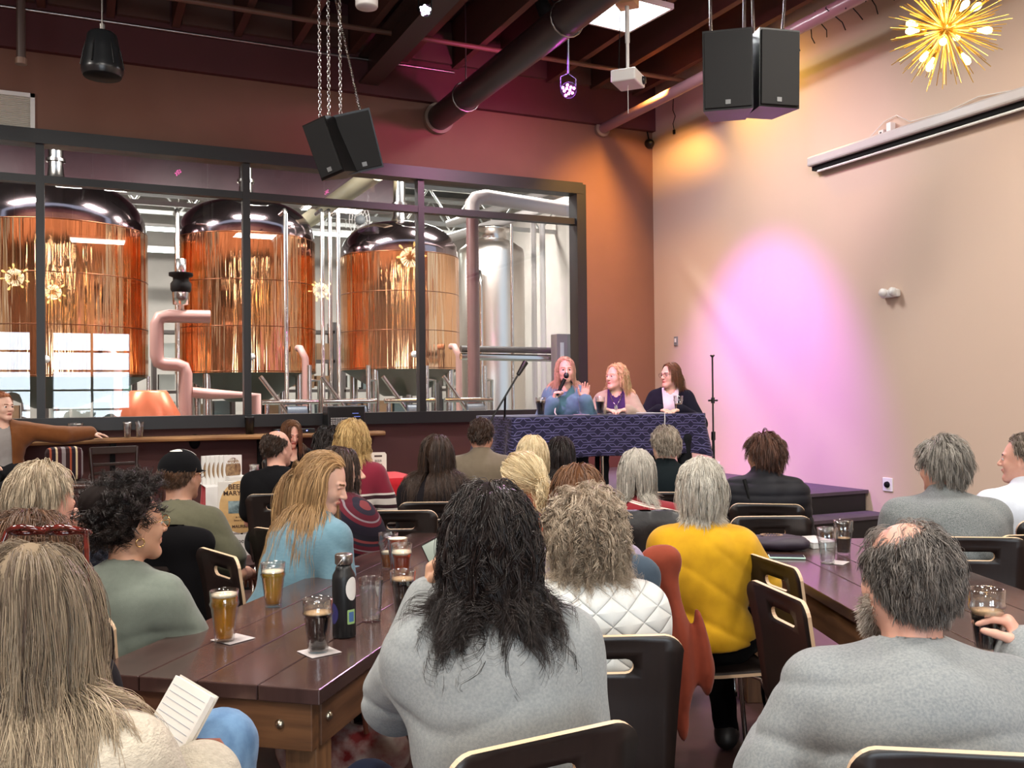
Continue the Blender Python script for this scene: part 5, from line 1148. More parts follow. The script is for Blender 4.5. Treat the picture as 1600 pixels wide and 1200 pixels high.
# phone held by grey sweatshirt
def slab(name, label, cat, loc, R_, size, m1, m2, parent=None):
    t = thing(name, label, cat, loc); 
    MB().box((0, 0, 0), size, bev=min(size)*.4, rot=R_).build('case', m1, t); n = R_@Vector((0, 0, size[2]/2+.0004))
    MB().box(n, (size[0]*.92, size[1]*.95, .0008), rot=R_).build('screen', m2, t); return t
hq = P19['root'].matrix_world if False else None
def to_world(p, v):
    return Matrix.Translation(p['loc'])@(Matrix.Rotation(p['rz'], 4, 'Z')@Vector(v).to_4d()).to_3d() if False else p['loc']+Matrix.Rotation(p['rz'], 3, 'Z')@Vector(v)
e_, w_, hd, pn, cu = P19['A'][-1]; ph = to_world(P19, w_+hd.normalized()*.085+pn.normalized()*.03)
Rp = Matrix.Rotation(P19['rz'], 3, 'Z')@Vector((-.35, -1, .35)).to_track_quat('Z', 'Y').to_matrix()@Matrix.Rotation(.5, 3, 'Z')
slab('smartphone', 'phone with lit screen held by person in grey sweatshirt', 'phone', ph, Rp, (.07, .14, .009), m_matteblk, mat('phone_screen', (60, 64, 60), .1, emit=(180, 190, 170), estr=.45))
# things on the right table
q = AZ(1229, 870, Z0+.005); Rf = Matrix.Rotation(angR+1.35, 3, 'Z'); slab('smartphone', 'mint cased phone lying near the corner of right table', 'phone', q, Rf, (.075, .155, .009), mat('mint_case', (180, 214, 204), .4), mat('screen_off', (60, 52, 62), .08))
q = AZ(1216, 858, Z0); t = thing('clutch_bag', 'dark flat zip bag with sunburst print on right table', 'bag', q, angR+1.35)
f = Field(); f.rc((-.05, -.1, .03), (-.05, .1, .03), .028, k=.03, sq=(1, 1, .7)).rc((.06, -.1, .03), (.06, .1, .03), .028, k=.03, sq=(1, 1, .7)).el((0, 0, .035), (.1, .14, .03), None, .03)
lo, hi = f.bounds(.02); X, Y, Z = (axis(lo[i], hi[i], .007) for i in range(3)); F = f.grid(X, Y, Z, .03); G = np.meshgrid(X, Y, Z, indexing='ij'); F = F+.002*np.sin(G[0]*90+G[1]*40); V, Q = nets(F, X, Y, Z); V = relax(V, Q); V[:, 2] = np.maximum(V[:, 2], 0); np_mesh('pouch', V, Q, mat('bag_dark', (44, 34, 48), .6, bump=.4, bscale=200), t)
mb = MB()
for k in range(22):
    a = 2*pi*k/22; mb.tube([(.028*cos(a), .03+.04*sin(a), .0675), (.036*cos(a), .03+.052*sin(a), .0665)], .0022, 5)
mb.build('sunburst_print', mat('print_tan', (150, 120, 96), .7), t)
MB().tube([(.12+.018*cos(a), -.1+.018*sin(a), .004) for a in np.linspace(0, 2*pi, 17)[:-1]], .002, 6, closed=True).build('key_ring', m_chrome, t)
q = AZ(1272, 852, Z0); t = thing('paperback_book', 'white paperback lying behind the water glass', 'book', q, angR+.2)
MB().box((0, 0, .014), (.125, .19, .026)).build('pages', m_white, t); MB().box((0, 0, .0285), (.13, .2, .003), bev=.001).build('cover', mat('cover_white', (214, 206, 204), .35), t)
# stout in the bearded person's hand
e_, w_, hd, pn, cu = P26['A'][1]; gl_ = to_world(P26, w_+hd.normalized()*.075+pn.normalized()*.05)
pint((gl_.x, gl_.y, gl_.z-.075), 'stout glass raised in the hand of bearded person', 'stout', .6, .01)
# notebook and bag held by long blonde
p = P1; nb = AD(262, 1150, 1.78); t = thing('notebook', 'lined white notebook resting on blue jeans', 'notebook', nb, p['rz']); t.rotation_euler = (radians(58), radians(6), p['rz']-.75)
MB().box((0, 0, 0), (.135, .2, .012), bev=.001).build('pages', mat('paper_lined', (226, 222, 214), .8), t); MB().box((0, 0, -.0075), (.142, .208, .003)).build('cover', mat('nb_cover', (196, 190, 180), .6), t)
mb = MB()
for k in range(14): mb.box((0, -.085+k*.013, .0063), (.12, .0008, .0004))
mb.build('ruled_line', mat('rule_grey', (150, 156, 170), .7), t)
hb = AD(312, 1190, 1.74); t = thing('handbag', 'brown leather bag with strap handles beside the jeans', 'bag', (hb.x, hb.y, .55), p['rz'])
m_lea = mat('leather_brown', (132, 72, 48), .45, bump=.3, bscale=90)
f = Field(); f.rc((-.09, 0, .05), (.09, 0, .05), .05, k=.03, sq=(1, .8, 1)).rc((-.08, 0, .16), (.08, 0, .16), .035, k=.06, sq=(1, .7, 1)); lo, hi = f.bounds(.02); X, Y, Z = (axis(lo[i], hi[i], .009) for i in range(3)); V, Q = nets(f.grid(X, Y, Z, .05), X, Y, Z); np_mesh('bag_body', V, Q, m_lea, t)
for yy in (-.03, .03): MB().tube([(-.06, yy, .17), (-.055, yy*1.3, .24), (-.02, yy*1.5, .285), (.02, yy*1.5, .285), (.055, yy*1.3, .24), (.06, yy, .17)], .009, 8).build('handle', m_lea, t)
q = AD(536, 1150, 3.0); t = thing('tote_bag', 'white and red patterned tote bag standing under left table', 'bag', (q.x, q.y, 0), -.4)
f = Field()
for z in (.05, .2, .36): f.rc((-.14, 0, z), (.14, 0, z), .075, k=.08, sq=(1, .8, 1))
lo, hi = f.bounds(.02); X, Y, Z = (axis(lo[i], hi[i], .012) for i in range(3)); F = f.grid(X, Y, Z, .08); G = np.meshgrid(X, Y, Z, indexing='ij'); F = np.maximum(F, -G[2])+.004*np.sin(G[0]*50+G[2]*40); V, Q = nets(F, X, Y, Z)
np_mesh('bag_body', V, Q, mat('tote_print', (226, 218, 208), .7, noise=1, nscale=14, rgb2=(150, 44, 44)), t)
for yy in (-.04, .04): MB().tube([(-.08, yy, .42), (-.07, yy, .5), (0, yy, .54), (.07, yy, .5), (.08, yy, .42)], .008, 8).build('handle', m_lea, t)
# ================================================================== coats over chairs
def drape(name, label, loc, rz, f, m_, h=.01, amp=.006, fx=55, thick=0):
    lo, hi = f.bounds(.02); X, Y, Z = (axis(lo[i], hi[i], h) for i in range(3)); F = f.grid(X, Y, Z, .06); G = np.meshgrid(X, Y, Z, indexing='ij')
    F = F+amp*np.sin(G[0]*fx+2*np.sin(G[2]*6)+G[2]*9)*np.clip((hi[2]-.05-G[2])/.2, 0, 1); V, Q = nets(F, X, Y, Z); V = relax(V, Q, 1); V[:, 2] = np.maximum(V[:, 2], .01-loc[2])
    o = np_mesh(name, V, Q, m_); o.location = loc; o.rotation_euler = (0, 0, rz); return tag(o, label, 'jacket')
def pxl(px, py, d, o): v = AD(px, py, d)-o; return Matrix.Rotation(YAW, 3, 'Z')@v   # into a frame with x along the view's right
o = AD(1050, 900, 3.38); f = Field(); sq = (1, .45, 1); P = lambda a, b, d=3.38: pxl(a, b, d, o)
f.rc(P(1020, 875), P(1044, 872), .03, .03, k=.03).rc(P(1024, 880), P(1022, 1010), .035, .045, k=.04, sq=sq).rc(P(1040, 880), P(1062, 1000), .035, .05, k=.05, sq=sq).rc(P(1062, 1000), P(1096, 1040), .07, .05, k=.05, sq=sq).rc(P(1032, 1000), P(1036, 1145), .055, .03, k=.04, sq=sq).rc(P(1050, 1040), P(1062, 1135), .05, .025, k=.03, sq=sq).rc(P(1066, 1050), P(1080, 1060), .05, .04, k=.05, sq=sq)
drape('rust_jacket', 'rust red jacket hanging over the chair of the mustard top person', o, -YAW, f, cloth('rust_cloth', (142, 64, 44), bump=.3), .009, .011, 75)
o = AD(1008, 900, 2.95); f = Field(); P = lambda a, b, d=2.95: pxl(a, b, d, o)
f.rc(P(965, 895), P(1004, 900), .03, .03, k=.04, sq=(1, .6, 1)).rc(P(985, 900), P(990, 1060), .06, .05, k=.05, sq=(1, .4, 1)).rc(P(1008, 905), P(1012, 1085), .026, .022, k=.04, sq=(1, .6, 1))
drape('denim_jacket', 'slate blue denim jacket hung behind the quilted jacket person', o, -YAW, f, cloth('denim_slate', (74, 88, 102)), .01, .004)
def coat_on(i, label, m_, w_=.46, drop=.42, puff=0):
    loc, hd, _ = CHAIR_AT[i]; f = Field()
    f.rc((-w_/2, -.27, .86), (w_/2, -.27, .86), .045, k=.03).rc((-w_/2+.02, -.29, .84), (-w_/2+.0, -.30, .86-drop), .05, .06, k=.05, sq=(1, .6, 1)).rc((w_/2-.02, -.29, .84), (w_/2, -.30, .86-drop), .05, .06, k=.05, sq=(1, .6, 1))
    for x in (-.12, 0, .12): f.rc((x, -.29, .84), (x, -.31, .86-drop), .07, .08, k=.07, sq=(1, .45, 1))
    return drape('draped_coat', label, (loc.x, loc.y, loc.z), -radians(hd), f, m_, .011, .005 if not puff else puff, 40)
coat_on(4, 'black coat draped over the chair of the cap wearer', cloth('coat_black', (20, 19, 21)), drop=.5)
coat_on(19, 'black quilted puffer draped behind the red striped top', mat('puffer_shell', (24, 24, 27), .45, bump=.3, bscale=60, dist=.004), puff=.009)
# ================================================================== ceiling fixtures
m_glow = mat('fill_panel_glow', (255, 255, 255), .5, emit=(255, 248, 238), estr=6); m_glowb = mat('panel_glow_cool', (255, 255, 255), .5, emit=(244, 250, 255), estr=7)
def panel(x, y, z, sx, sy, label, glow, grp=None, rz=0):
    t = thing('led_panel_light', label, 'light', (x, y, z), rz, grp)
    mb = MB()
    for s in (-1, 1): mb.box((s*(sx/2+.012), 0, .02), (.024, sy+.048, .05)).box((0, s*(sy/2+.012), .02), (sx, .024, .05))
    mb.box((0, 0, .04), (sx, sy, .01)); mb.build('frame', m_white, t); MB().box((0, 0, .024), (sx, sy, .012)).build('diffuser', glow, t)
    for a in (-1, 1):
        for b in (-1, 1): MB().tube([(a*sx*.45, b*sy*.45, .05), (a*sx*.45, b*sy*.45, 5.86-z)], .003, 5).build('hanging_wire', m_steel, t)
for x, y in FILL_PANELS: panel(x, y, PZ, 1.15, .58, 'added white fill panel, out of view under the joists', m_glow, 'added fill panels over the room')  # added panels, none in view, that brighten the room
panel(SP.x, SP.y, SP.z, .64, .64, 'bright square panel light hanging above the projector', m_glowb, None, .1)
# pendant speaker
q = AD(160, 122, 7.0); zt = AD(160, 50, 7.0).z-q.z
t = thing('pendant_speaker', 'black bell shaped pendant speaker hanging over left windows', 'speaker', q)
R_ = .15; h = zt
MB().lathe([(.02, h), (.085, h-.004), (.105, h*.93), (.125, h*.6), (.142, h*.3), (.15, h*.2), (.15, h*.14), (.135, .012)], seg=40).build('shell', mat('speaker_black', (30, 32, 34), .3), t)
MB().lathe([(.136, .014), (.13, .004), (.001, .0)], seg=40).build('grille', m_matteblk, t)
for a in np.linspace(0, 2*pi, 7)[:-1]: MB().tube([(.088*cos(a), .088*sin(a), h-.01), (.13*cos(a), .13*sin(a), h*.58), (.152*cos(a), .152*sin(a), h*.24)], .005, 6).build('rib', m_blackp, t)
MB().tube([(0, 0, h), (0, 0, h+.06)], .02, 12).tube([(0, 0, h+.06), (0, 0, 5.86-q.z)], .006, 6).build('hanging_cable', m_steel, t)
# chains
def chain(mb, a, b, r=.0034, lk=.034):
    a, b = Vector(a), Vector(b); n = max(2, int((b-a).length/(lk*.72))); d = (b-a).normalized(); u, v = _frame(d)
    for i in range(n):
        c = a.lerp(b, (i+.5)/n); s = u if i % 2 else v
        mb.tube([c+d*lk*.5*cos(k)*1+s*.010*sin(k) for k in np.linspace(0, 2*pi, 11)[:-1]], r, 5, closed=True)
def speakers(corners, d, names, boxes):
    pass
def speaker(label, loc, rz, w_, h_, dp, tilt=0, roll=0, anchors=(), port=False, grp=None, badge=0):
    t = thing('hanging_speaker', label, 'speaker', loc, 0, grp); t.rotation_euler = (radians(tilt), radians(roll), rz)
    f = .72                                     # trapezoid plan: narrower at the back
    poly = [(-w_/2, -dp/2), (w_/2, -dp/2), (w_/2*f, dp/2), (-w_/2*f, dp/2)]
    MB().prism(poly, -h_/2, h_/2).build('cabinet', m_blackp, t)
    MB().box((0, -dp/2-.008, 0), (w_-.02, .016, h_-.03), bev=.004).build('grille', mat('grille_black', (10, 10, 11), .8, bump=.8, bscale=500, dist=.001), t)
    g = MB().box((badge, -dp/2-.018, -h_/2+.05), (.034, .004, .03)).build('badge', mat('badge_grey', (120, 122, 122), .4), t)
    if port: MB().box((w_*.44, -.02, -.02), (.02, .09, .05), rz=-.12).box((w_*.44, .0, -.12), (.02, .09, .05), rz=-.12).build('handle_recess', m_matteblk, t)
    return t
# left pair: boxes splayed, tilted down
def face(px, py, d): return AD(px, py, d)
def toward(p, q): v = Vector(q)-Vector(p); return atan2(v.x, -v.y)   # rz so that local -Y faces q
c1 = AD(523, 232, 6.6); c2 = AD(560, 222, 6.75)
s1 = speaker('left one of two black speakers chained up above the window', c1, radians(-50), .20, .40, .3, 14, -14, badge=0)
s2 = speaker('right one of two black speakers chained up above the window', c2, radians(-18), .26, .42, .3, 14, -14, port=True, badge=0)
c3 = AD(1137, 119, 6.4); c4 = AD(1201, 117, 6.45)
s3 = speaker('left one of two black speakers chained before the cream wall', c3, radians(-38), .33, .54, .3, 2, 0, badge=0)
s4 = speaker('right one of two black speakers chained before the cream wall', c4, radians(-12), .30, .53, .3, 2, 0, badge=-.01)
for s_, pts in ((s1, ((500, 177, 6.62, 486, 38), (514, 174, 6.6, 495, 20))), (s2, ((532, 172, 6.7, 500, 22), (562, 165, 6.75, 520, -20))), (s3, ((1111, 58, 6.4, 1110, -30), (1163, 56, 6.4, 1163, -30))), (s4, ((1178, 55, 6.4, 1175, -30), (1222, 56, 6.45, 1228, -30)))):
    for (a, b, d, a2_, b2_) in pts:
        p0 = AD(a, b, d); p1_ = AZ(a2_, b2_, 5.3); p1_ = p0+(p1_-p0) if abs((p1_-p0).length) < 3 else Vector((p0.x, p0.y, 5.4))
        mb = MB(); chain(mb, p0-Vector((0, 0, .03)), p1_); o = mb.build('chain', m_chrome); mw = Matrix.Translation(s_.location)@s_.rotation_euler.to_matrix().to_4x4(); o.parent = s_; o.matrix_parent_inverse = mw.inverted()
# starburst chandeliers
m_brass = mat('brass', (246, 204, 96), .3, 1); m_bulb = mat('bulb_glow', (255, 230, 180), .3, emit=(255, 206, 120), estr=16)
def starburst(loc, label, first=None, power=26):
    if first is None:
        t = thing('starburst_chandelier', label, 'chandelier', loc); rg = random.Random(11); mb = MB(); N = 170
        for k in range(N):
            z = 1-2*(k+.5)/N; a = k*2.39996; r = sqrt(1-z*z); d = Vector((r*cos(a), r*sin(a), z)); L_ = .40*rg.uniform(.84, 1.04)
            mb.tube([d*.04, d*L_], [.0036, .0028], 5)
        mb.build('rod', m_brass, t); MB().lathe([(.05*sin(a)+.0001, .05*cos(a)) for a in np.linspace(0, pi, 13)], seg=20).build('hub', m_brass, t)
        for k in range(12):
            z = 1-2*(k+.5)/12; a = k*2.39996+1; r = sqrt(1-z*z); d = Vector((r*cos(a), r*sin(a), z)); q_ = d.to_track_quat('Z', 'Y').to_matrix(); o = d*.2
            MB().lathe([(.008, 0), (.012, .02), (.022, .05), (.024, .07), (.016, .09), (.001, .098)], o, 14, rot=q_).build('bulb', m_bulb, t)
            MB().lathe([(.014, -.05), (.014, .0), (.001, .0)], o, 12, rot=q_).build('socket', m_brass, t)
        MB().tube([(0, 0, .04), (0, 0, 5.86-loc[2])], .006, 8).build('stem', m_brass, t)
    else: t = dup(first, loc, .7, label)
    l = bpy.data.lights.new('chandelier_light', 'POINT'); l.energy = power; l.color = (1, .8, .5); l.shadow_soft_size = .18; o = bpy.data.objects.new('chandelier_light', l); COL.objects.link(o); o.location = loc
    return t
cq = AD(1478, 46, 6.4); ch = starburst(tuple(cq), 'gold starburst chandelier glowing high before the cream wall')
starburst((-.55, -3.9, 4.0), 'gold starburst chandelier behind the camera on the bar side', ch); starburst((5.2, -1.4, 4.0), 'gold starburst chandelier behind the camera by the cream wall', ch); starburst((-1.2, -1.2, 4.0), 'gold starburst chandelier over the rear bar tables', ch)
# projector
q = AD(981, 124, 7.6); t = thing('projector', 'small white projector hanging on a pole below wooden block', 'projector', q, radians(40))
MB().box((0, 0, 0), (.27, .21, .1), bev=.012).build('projector_body', m_white, t); MB().lathe([(.001, .02), (.03, .02), (.035, 0), (.035, -.01)], (.08, -.105, 0), 20, rot=Matrix.Rotation(pi/2, 3, 'X')).build('lens', m_blackp, t)
MB().tube([(0, 0, .05), (0, 0, .3)], .014, 12).tube([(0, 0, .3), (0, 0, .62)], .019, 12).build('drop_pole', m_white, t)
MB().box((0, 0, .78), (.16, .16, .36)).build('mount_block', mat('pine', (206, 160, 118), .6), t); MB().tube([(0, 0, .95), (0, 0, 5.86-q.z)], .02, 10).build('ceiling_rod', m_steel, t)
MB().tube([(.02, .05, .0), (.07, .1, .1), (.05, .08, .5), (.02, .06, .8)], .004, 6).build('cable', m_matteblk, t); MB().tube([(0, 0, -.05), (0, 0, -.28)], .003, 5).build('pull_cord', m_white, t)
# par light and small spots
def par(loc, target, label, glow, r=.075, nm='stage_spotlight'):
    t = thing(nm, label, 'light', loc); d = (Vector(target)-Vector(loc)).normalized(); q_ = d.to_track_quat('Z', 'Y').to_matrix()
    MB().lathe([(.001, -.14), (r*.7, -.14), (r*.95, -.04), (r, .02), (r*1.05, .03), (r*.98, .03), (r*.95, .01)], seg=28, rot=q_).build('can', m_matteblk, t)
    mb = MB(); mb.lathe([(.001, .008), (r*.95, .008)], seg=24, rot=q_)
    mb.build('lens', mat('par_lens', (40, 20, 40), .2), t)
    for k in range(10):
        a = k*2.4; rr = r*.82*sqrt((k+.5)/10); o = q_@Vector((rr*cos(a), rr*sin(a), .012)); MB().lathe([(.001, .008), (.011, .006), (.013, 0)], o, 10, rot=q_).build('led', glow, t)
    MB().tube([(r*1.1, 0, 0), (r*1.1, 0, .12), (0, 0, .16), (-r*1.1, 0, .12), (-r*1.1, 0, 0)], .006, 6).tube([(0, 0, .16), (0, 0, 5.45-loc[2])], .012, 8).build('yoke', m_matteblk, t)
    return t
g_mag = mat('led_magenta', (255, 90, 220), .3, emit=(255, 110, 235), estr=30); g_pnk = mat('led_pink', (255, 90, 180), .3, emit=(255, 90, 180), estr=10); g_amb = mat('led_amber', (255, 180, 60), .3, emit=(255, 170, 60), estr=10)
par(tuple(PARLOC), (1.5, 0, 1.4), 'magenta glowing stage light under the joists above the panel', g_mag)
par((3.9, 4.52, 5.02), (6.75, 8.4, 3.4), 'stage light over the audience aimed at corner', g_pnk); par((3.98, 7.68, 5.05), (6.82, 8.15, 1.05), 'stage light tucked under the joists above the stage corner', g_mag); par((1.4, 5.12, 5.02), (4.3, 7.8, 1.5), 'stage light over the audience aimed at panel table', g_pnk)
q = AD(664, 16, 7.6); par(tuple(q), (2, 0, 1), 'small white spotlight beside the steel beam', mat('led_white', (255, 255, 255), .3, emit=(255, 255, 255), estr=14), .05)
q = AD(573, 12, 6.2); t = thing('cylinder_downlight', 'white cylinder downlight at the top edge by the beam', 'light', q)
MB().lathe([(.001, .0), (.07, .0), (.075, .01), (.08, .32), (.001, .32)], seg=32).build('can', m_white, t); MB().tube([(0, 0, .32), (0, 0, 5.86-q.z)], .012, 8).build('stem', m_white, t)
# ================================================================== cream wall fittings
a, b = AX(1266, 258, WX-.08), AX(1640, 137, WX-.08); L_ = abs(a.y-b.y)+.8; zc = (a.z+b.z)/2
t = thing('projection_screen_case', 'long white pull-down screen case mounted high on cream wall', 'screen', (WX-.012, a.y, zc))
MB().box((-.065, -L_/2, .02), (.11, L_, .1), bev=.02).build('housing', mat('case_grey', (190, 184, 182), .35), t); MB().box((-.05, -L_/2, -.05), (.05, L_-.06, .045)).build('slot', m_matteblk, t)
MB().tube([(-.06, -.1, -.088), (-.06, -L_+.02, -.088)], .013, 8).build('bottom_bar', m_white, t)
for yy in (-1.0, -2.6): MB().box((-.03, yy, .1), (.06, .05, .12)).build('bracket', m_white, t)
MB().tube([(-.02, -.75, .1), (-.01, -.9, .2), (-.01, -1.05, .22), (-.01, -1.2, .12), (-.01, -1.6, .1), (-.01, -1.9, .14), (-.01, -2.2, .1)], .004, 5).build('cable', m_white, t)
q = AX(1381, 213, WX); t = thing('cable_adapter', 'small white adapter box above the screen case', 'adapter', q); MB().box((-.02, 0, 0), (.04, .06, .11), bev=.006).build('adapter_body', m_white, t); MB().box((-.041, 0, 0), (.003, .02, .07)).build('indicator_window', m_blackp, t)
q = AX(1395, 459, WX); t = thing('emergency_light', 'small white twin-head emergency light on cream wall', 'light', q)
MB().box((-.03, 0, 0), (.06, .2, .075), bev=.02).build('housing', m_white, t)
for s in (-.055, .055): MB().lathe([(.001, .04), (.036, .035), (.04, 0), (.03, -.02)], (-.05, s, .01), 20, rot=Matrix.Rotation(-pi/2+.2, 3, 'Y')).build('lamp_head', m_white, t)
q = AX(1057, 533, WX); t = thing('wall_control', 'small pale wall control plate left of purple wash', 'switch', q); MB().box((-.008, 0, 0), (.016, .07, .115), bev=.003).build('plate', m_grayp, t); MB().box((-.018, 0, .01), (.006, .03, .05)).build('button', m_white, t)
q = AX(1388, 757, WX); t = thing('wall_outlet', 'white outlet plate with round black socket right of stage', 'outlet', q); MB().box((-.006, 0, 0), (.012, .115, .125), bev=.003).build('plate', m_white, t); MB().lathe([(.001, .022), (.026, .02), (.03, 0)], (-.01, 0, 0), 24, rot=Matrix.Rotation(-pi/2, 3, 'Y')).build('round_socket', m_matteblk, t)
q = AX(1122, 729, WX); t = thing('wall_outlet', 'white double outlet behind the straight mic stand', 'outlet', q); MB().box((-.006, 0, 0), (.012, .075, .12), bev=.003).build('plate', m_white, t)
for s in (-.025, .025): MB().box((-.013, 0, s), (.004, .03, .035)).build('receptacle', m_grayp, t)
q = AY(1013, 225, WY); t = thing('security_camera', 'black dome security camera in the upper corner', 'camera', q)
MB().lathe([(.06, 0), (.06, .04), (.052, .06), (.03, .09), (.001, .1)], seg=28, rot=Matrix.Rotation(pi/2, 3, 'X')).build('dome', m_blackp, t); MB().tube([(0, -.02, .05), (-.04, -.02, .2), (.02, -.01, .35)], .008, 6).build('cable', m_matteblk, t)
q = AX(1053, 190, WX-.02); t = thing('dangling_plug', 'small black plug dangling on a wire near the corner', 'plug', q)
MB().tube([(0, 0, -.1), (0, .02, -.02), (0, -.03, .06), (0, .02, .15), (0, .0, .35)], .005, 5).build('wire', m_matteblk, t); MB().box((0, 0, -.13), (.02, .03, .05)).build('plug_body', m_matteblk, t)
q = AY(28, 177, WY); t = thing('wall_vent', 'white louvred vent at the upper left of window wall', 'vent', (q.x, WY, q.z))
qa = AY(-40, 137, WY); qb = AY(55, 219, WY); w_ = qb.x-qa.x; h_ = qa.z-qb.z; t.location = ((qa.x+qb.x)/2, WY, (qa.z+qb.z)/2)
mb = MB(); mb.box((0, -.015, h_/2-.02), (w_, .03, .04)).box((0, -.015, -h_/2+.02), (w_, .03, .04)).box((w_/2-.02, -.015, 0), (.04, .03, h_)).box((-w_/2+.02, -.015, 0), (.04, .03, h_)).build('frame', m_white, t)
mb = MB()
for k in range(20): mb.box((0, -.012, -h_/2+.05+k*(h_-.1)/19), (w_-.08, .02, .006), rot=Matrix.Rotation(.6, 3, 'X'))
mb.box((0, -.003, 0), (w_-.06, .004, h_-.06)); mb.build('louver', mat('vent_cream', (214, 208, 196), .5), t)
q = AY(33, 95, 8.6); t = thing('sprinkler_drop', 'brown pipe drop with fitting at the upper left', 'pipe', q)
MB().tube([(0, 0, .0), (0, 0, 5.86-q.z)], .035, 12).build('drop_pipe', m_steelpaint, t); MB().tube([(0, 0, -.03), (0, 0, .02)], .045, 12).build('coupling', mat('fitting_tan', (120, 92, 76), .5), t)
# ================================================================== panel table
TX0, TX1, TY0, TY1, TZ = 3.13, 4.97, 6.68, 7.42, FL+.76
t = thing('panel_table', 'folding table with steel legs under the navy cloth', 'table', ((TX0+TX1)/2, (TY0+TY1)/2, FL))
MB().box((0, 0, .745), (TX1-TX0, TY1-TY0, .025), bev=.005).build('tabletop', m_grayp, t)
for s in (-.62, .0, .62):
    for y in (-.22, .22): MB().tube([(s-.03, y, .735), (s-.03, y, 0)], .019, 10).build('leg', m_chrome, t)
def cloth_mat():
    m = cloth('navy_brocade', (40, 36, 78), (32, 28, 64), bump=.2); nt = m.node_tree; p = nt.nodes['Principled BSDF']; N = nt.nodes.new; Lk = nt.links.new
    tc = [n for n in nt.nodes if n.type == 'TEX_COORD'][0]; sx = N('ShaderNodeSeparateXYZ'); Lk(tc.outputs['UV'], sx.inputs[0])
    def M(op, a, b=None, c=None):
        n = N('ShaderNodeMath'); n.operation = op
        for i, v in enumerate((a, b, c)):
            if v is None: continue
            if isinstance(v, (int, float)): n.inputs[i].default_value = v
            else: Lk(v, n.inputs[i])
        return n.outputs[0]
    X_ = M('MULTIPLY', sx.outputs[0], 1/.17); Y_ = M('MULTIPLY', sx.outputs[1], 1/.105)
    def hexline(xo, yo):
        fx = M('ABSOLUTE', M('SUBTRACT', M('FRACT', M('ADD', X_, xo)), .5)); fy = M('ABSOLUTE', M('SUBTRACT', M('FRACT', M('ADD', Y_, yo)), .5))
        return M('MAXIMUM', M('MULTIPLY', fy, 1.0), M('ADD', M('MULTIPLY', fx, 1.5), M('SUBTRACT', M('MULTIPLY', fy, .9), .45)))
    h1 = hexline(0, 0); h2 = hexline(.5, .5); l1 = M('LESS_THAN', M('ABSOLUTE', M('SUBTRACT', h1, .38)), .035); l2 = M('LESS_THAN', M('ABSOLUTE', M('SUBTRACT', h2, .22)), .025)
    l3 = M('LESS_THAN', M('ABSOLUTE', M('SUBTRACT', h2, .4)), .03)
    f = M('MAXIMUM', l1, M('MAXIMUM', M('MULTIPLY', l2, .0), l3)); x = N('ShaderNodeMix'); x.data_type = 'RGBA'; Lk(f, x.inputs[0]); x.inputs[6].default_value = lin((27, 25, 56)); x.inputs[7].default_value = lin((92, 88, 132)); Lk(x.outputs[2], p.inputs['Base Color']); p.inputs['Roughness'].default_value = .6; return m
cx, cy = (TX0+TX1)/2, (TY0+TY1)/2; hx, hy = (TX1-TX0)/2+.01, (TY1-TY0)/2+.01
per = []; n1_, n2_ = 64, 26
for k in range(n1_): per.append((-hx+2*hx*k/n1_, -hy, 0, -1))
for k in range(n2_): per.append((hx, -hy+2*hy*k/n2_, 1, 0))
for k in range(n1_): per.append((hx-2*hx*k/n1_, hy, 0, 1))
for k in range(n2_): per.append((-hx, hy-2*hy*k/n2_, -1, 0))
NP = len(per); rows = 14; bm = bmesh.new(); uvl = bm.loops.layers.uv.new('uv'); ring = []; U_ = {}
s_ = 0; ss = []
for i, (x, y, nx, ny) in enumerate(per): ss.append(s_); x2, y2 = per[(i+1) % NP][:2]; s_ += sqrt((x2-x)**2+(y2-y)**2)
for r_ in range(rows+1):
    f = r_/rows; row = []
    for i, (x, y, nx, ny) in enumerate(per):
        dc = min(abs(abs(x)-hx)+abs(abs(y)-hy), .22); cor = (1-dc/.22)**2
        flare = .012+.014*f+.025*cor*f; dirx, diry = (nx, ny) if cor < .05 else ((nx+(1 if x > 0 else -1)*cor)*.8, (ny+(1 if y > 0 else -1)*cor)*.8)
        rip = .012*f*sin(ss[i]*17+1.1*sin(ss[i]*5)) + .018*f*cor*sin(ss[i]*60)
        drop = (.345+.05*cor+.008*sin(ss[i]*6))*f
        row.append(bm.verts.new((x+dirx*(flare*sin(f*pi/2)+rip), y+diry*(flare*sin(f*pi/2)+rip), -drop)))
    ring.append(row)
for r_ in range(rows):
    for i in range(NP):
        j = (i+1) % NP; fc = bm.faces.new((ring[r_][i], ring[r_+1][i], ring[r_+1][j], ring[r_][j])); fc.smooth = True
        for lp, (uu, vv) in zip(fc.loops, ((ss[i], -.39*r_/rows), (ss[i], -.39*(r_+1)/rows), (ss[i+1] if j else s_, -.39*(r_+1)/rows), (ss[i+1] if j else s_, -.39*r_/rows))): lp[uvl].uv = (uu, vv)
prev = ring[0]
for sc_ in (.97, .8, .5, .2, .02):
    cur = [bm.verts.new((v.co.x*sc_, v.co.y*sc_, 0)) for v in ring[0]]
    for i in range(NP):
        j = (i+1) % NP; fc = bm.faces.new((prev[i], prev[j], cur[j], cur[i]))
        for lp in fc.loops: lp[uvl].uv = (lp.vert.co.x, lp.vert.co.y)
    prev = cur
bmesh.ops.recalc_face_normals(bm, faces=bm.faces[:]); bmesh.ops.solidify(bm, geom=bm.faces[:], thickness=.003)
me = bpy.data.meshes.new('tablecloth'); bm.to_mesh(me); bm.free(); me.materials.append(cloth_mat()); o = bpy.data.objects.new('tablecloth', me); COL.objects.link(o); o.location = (cx, cy, TZ+.004)
tag(o, 'navy tablecloth with silver lattice pattern on the stage table', 'tablecloth')
ZT = TZ+.0050
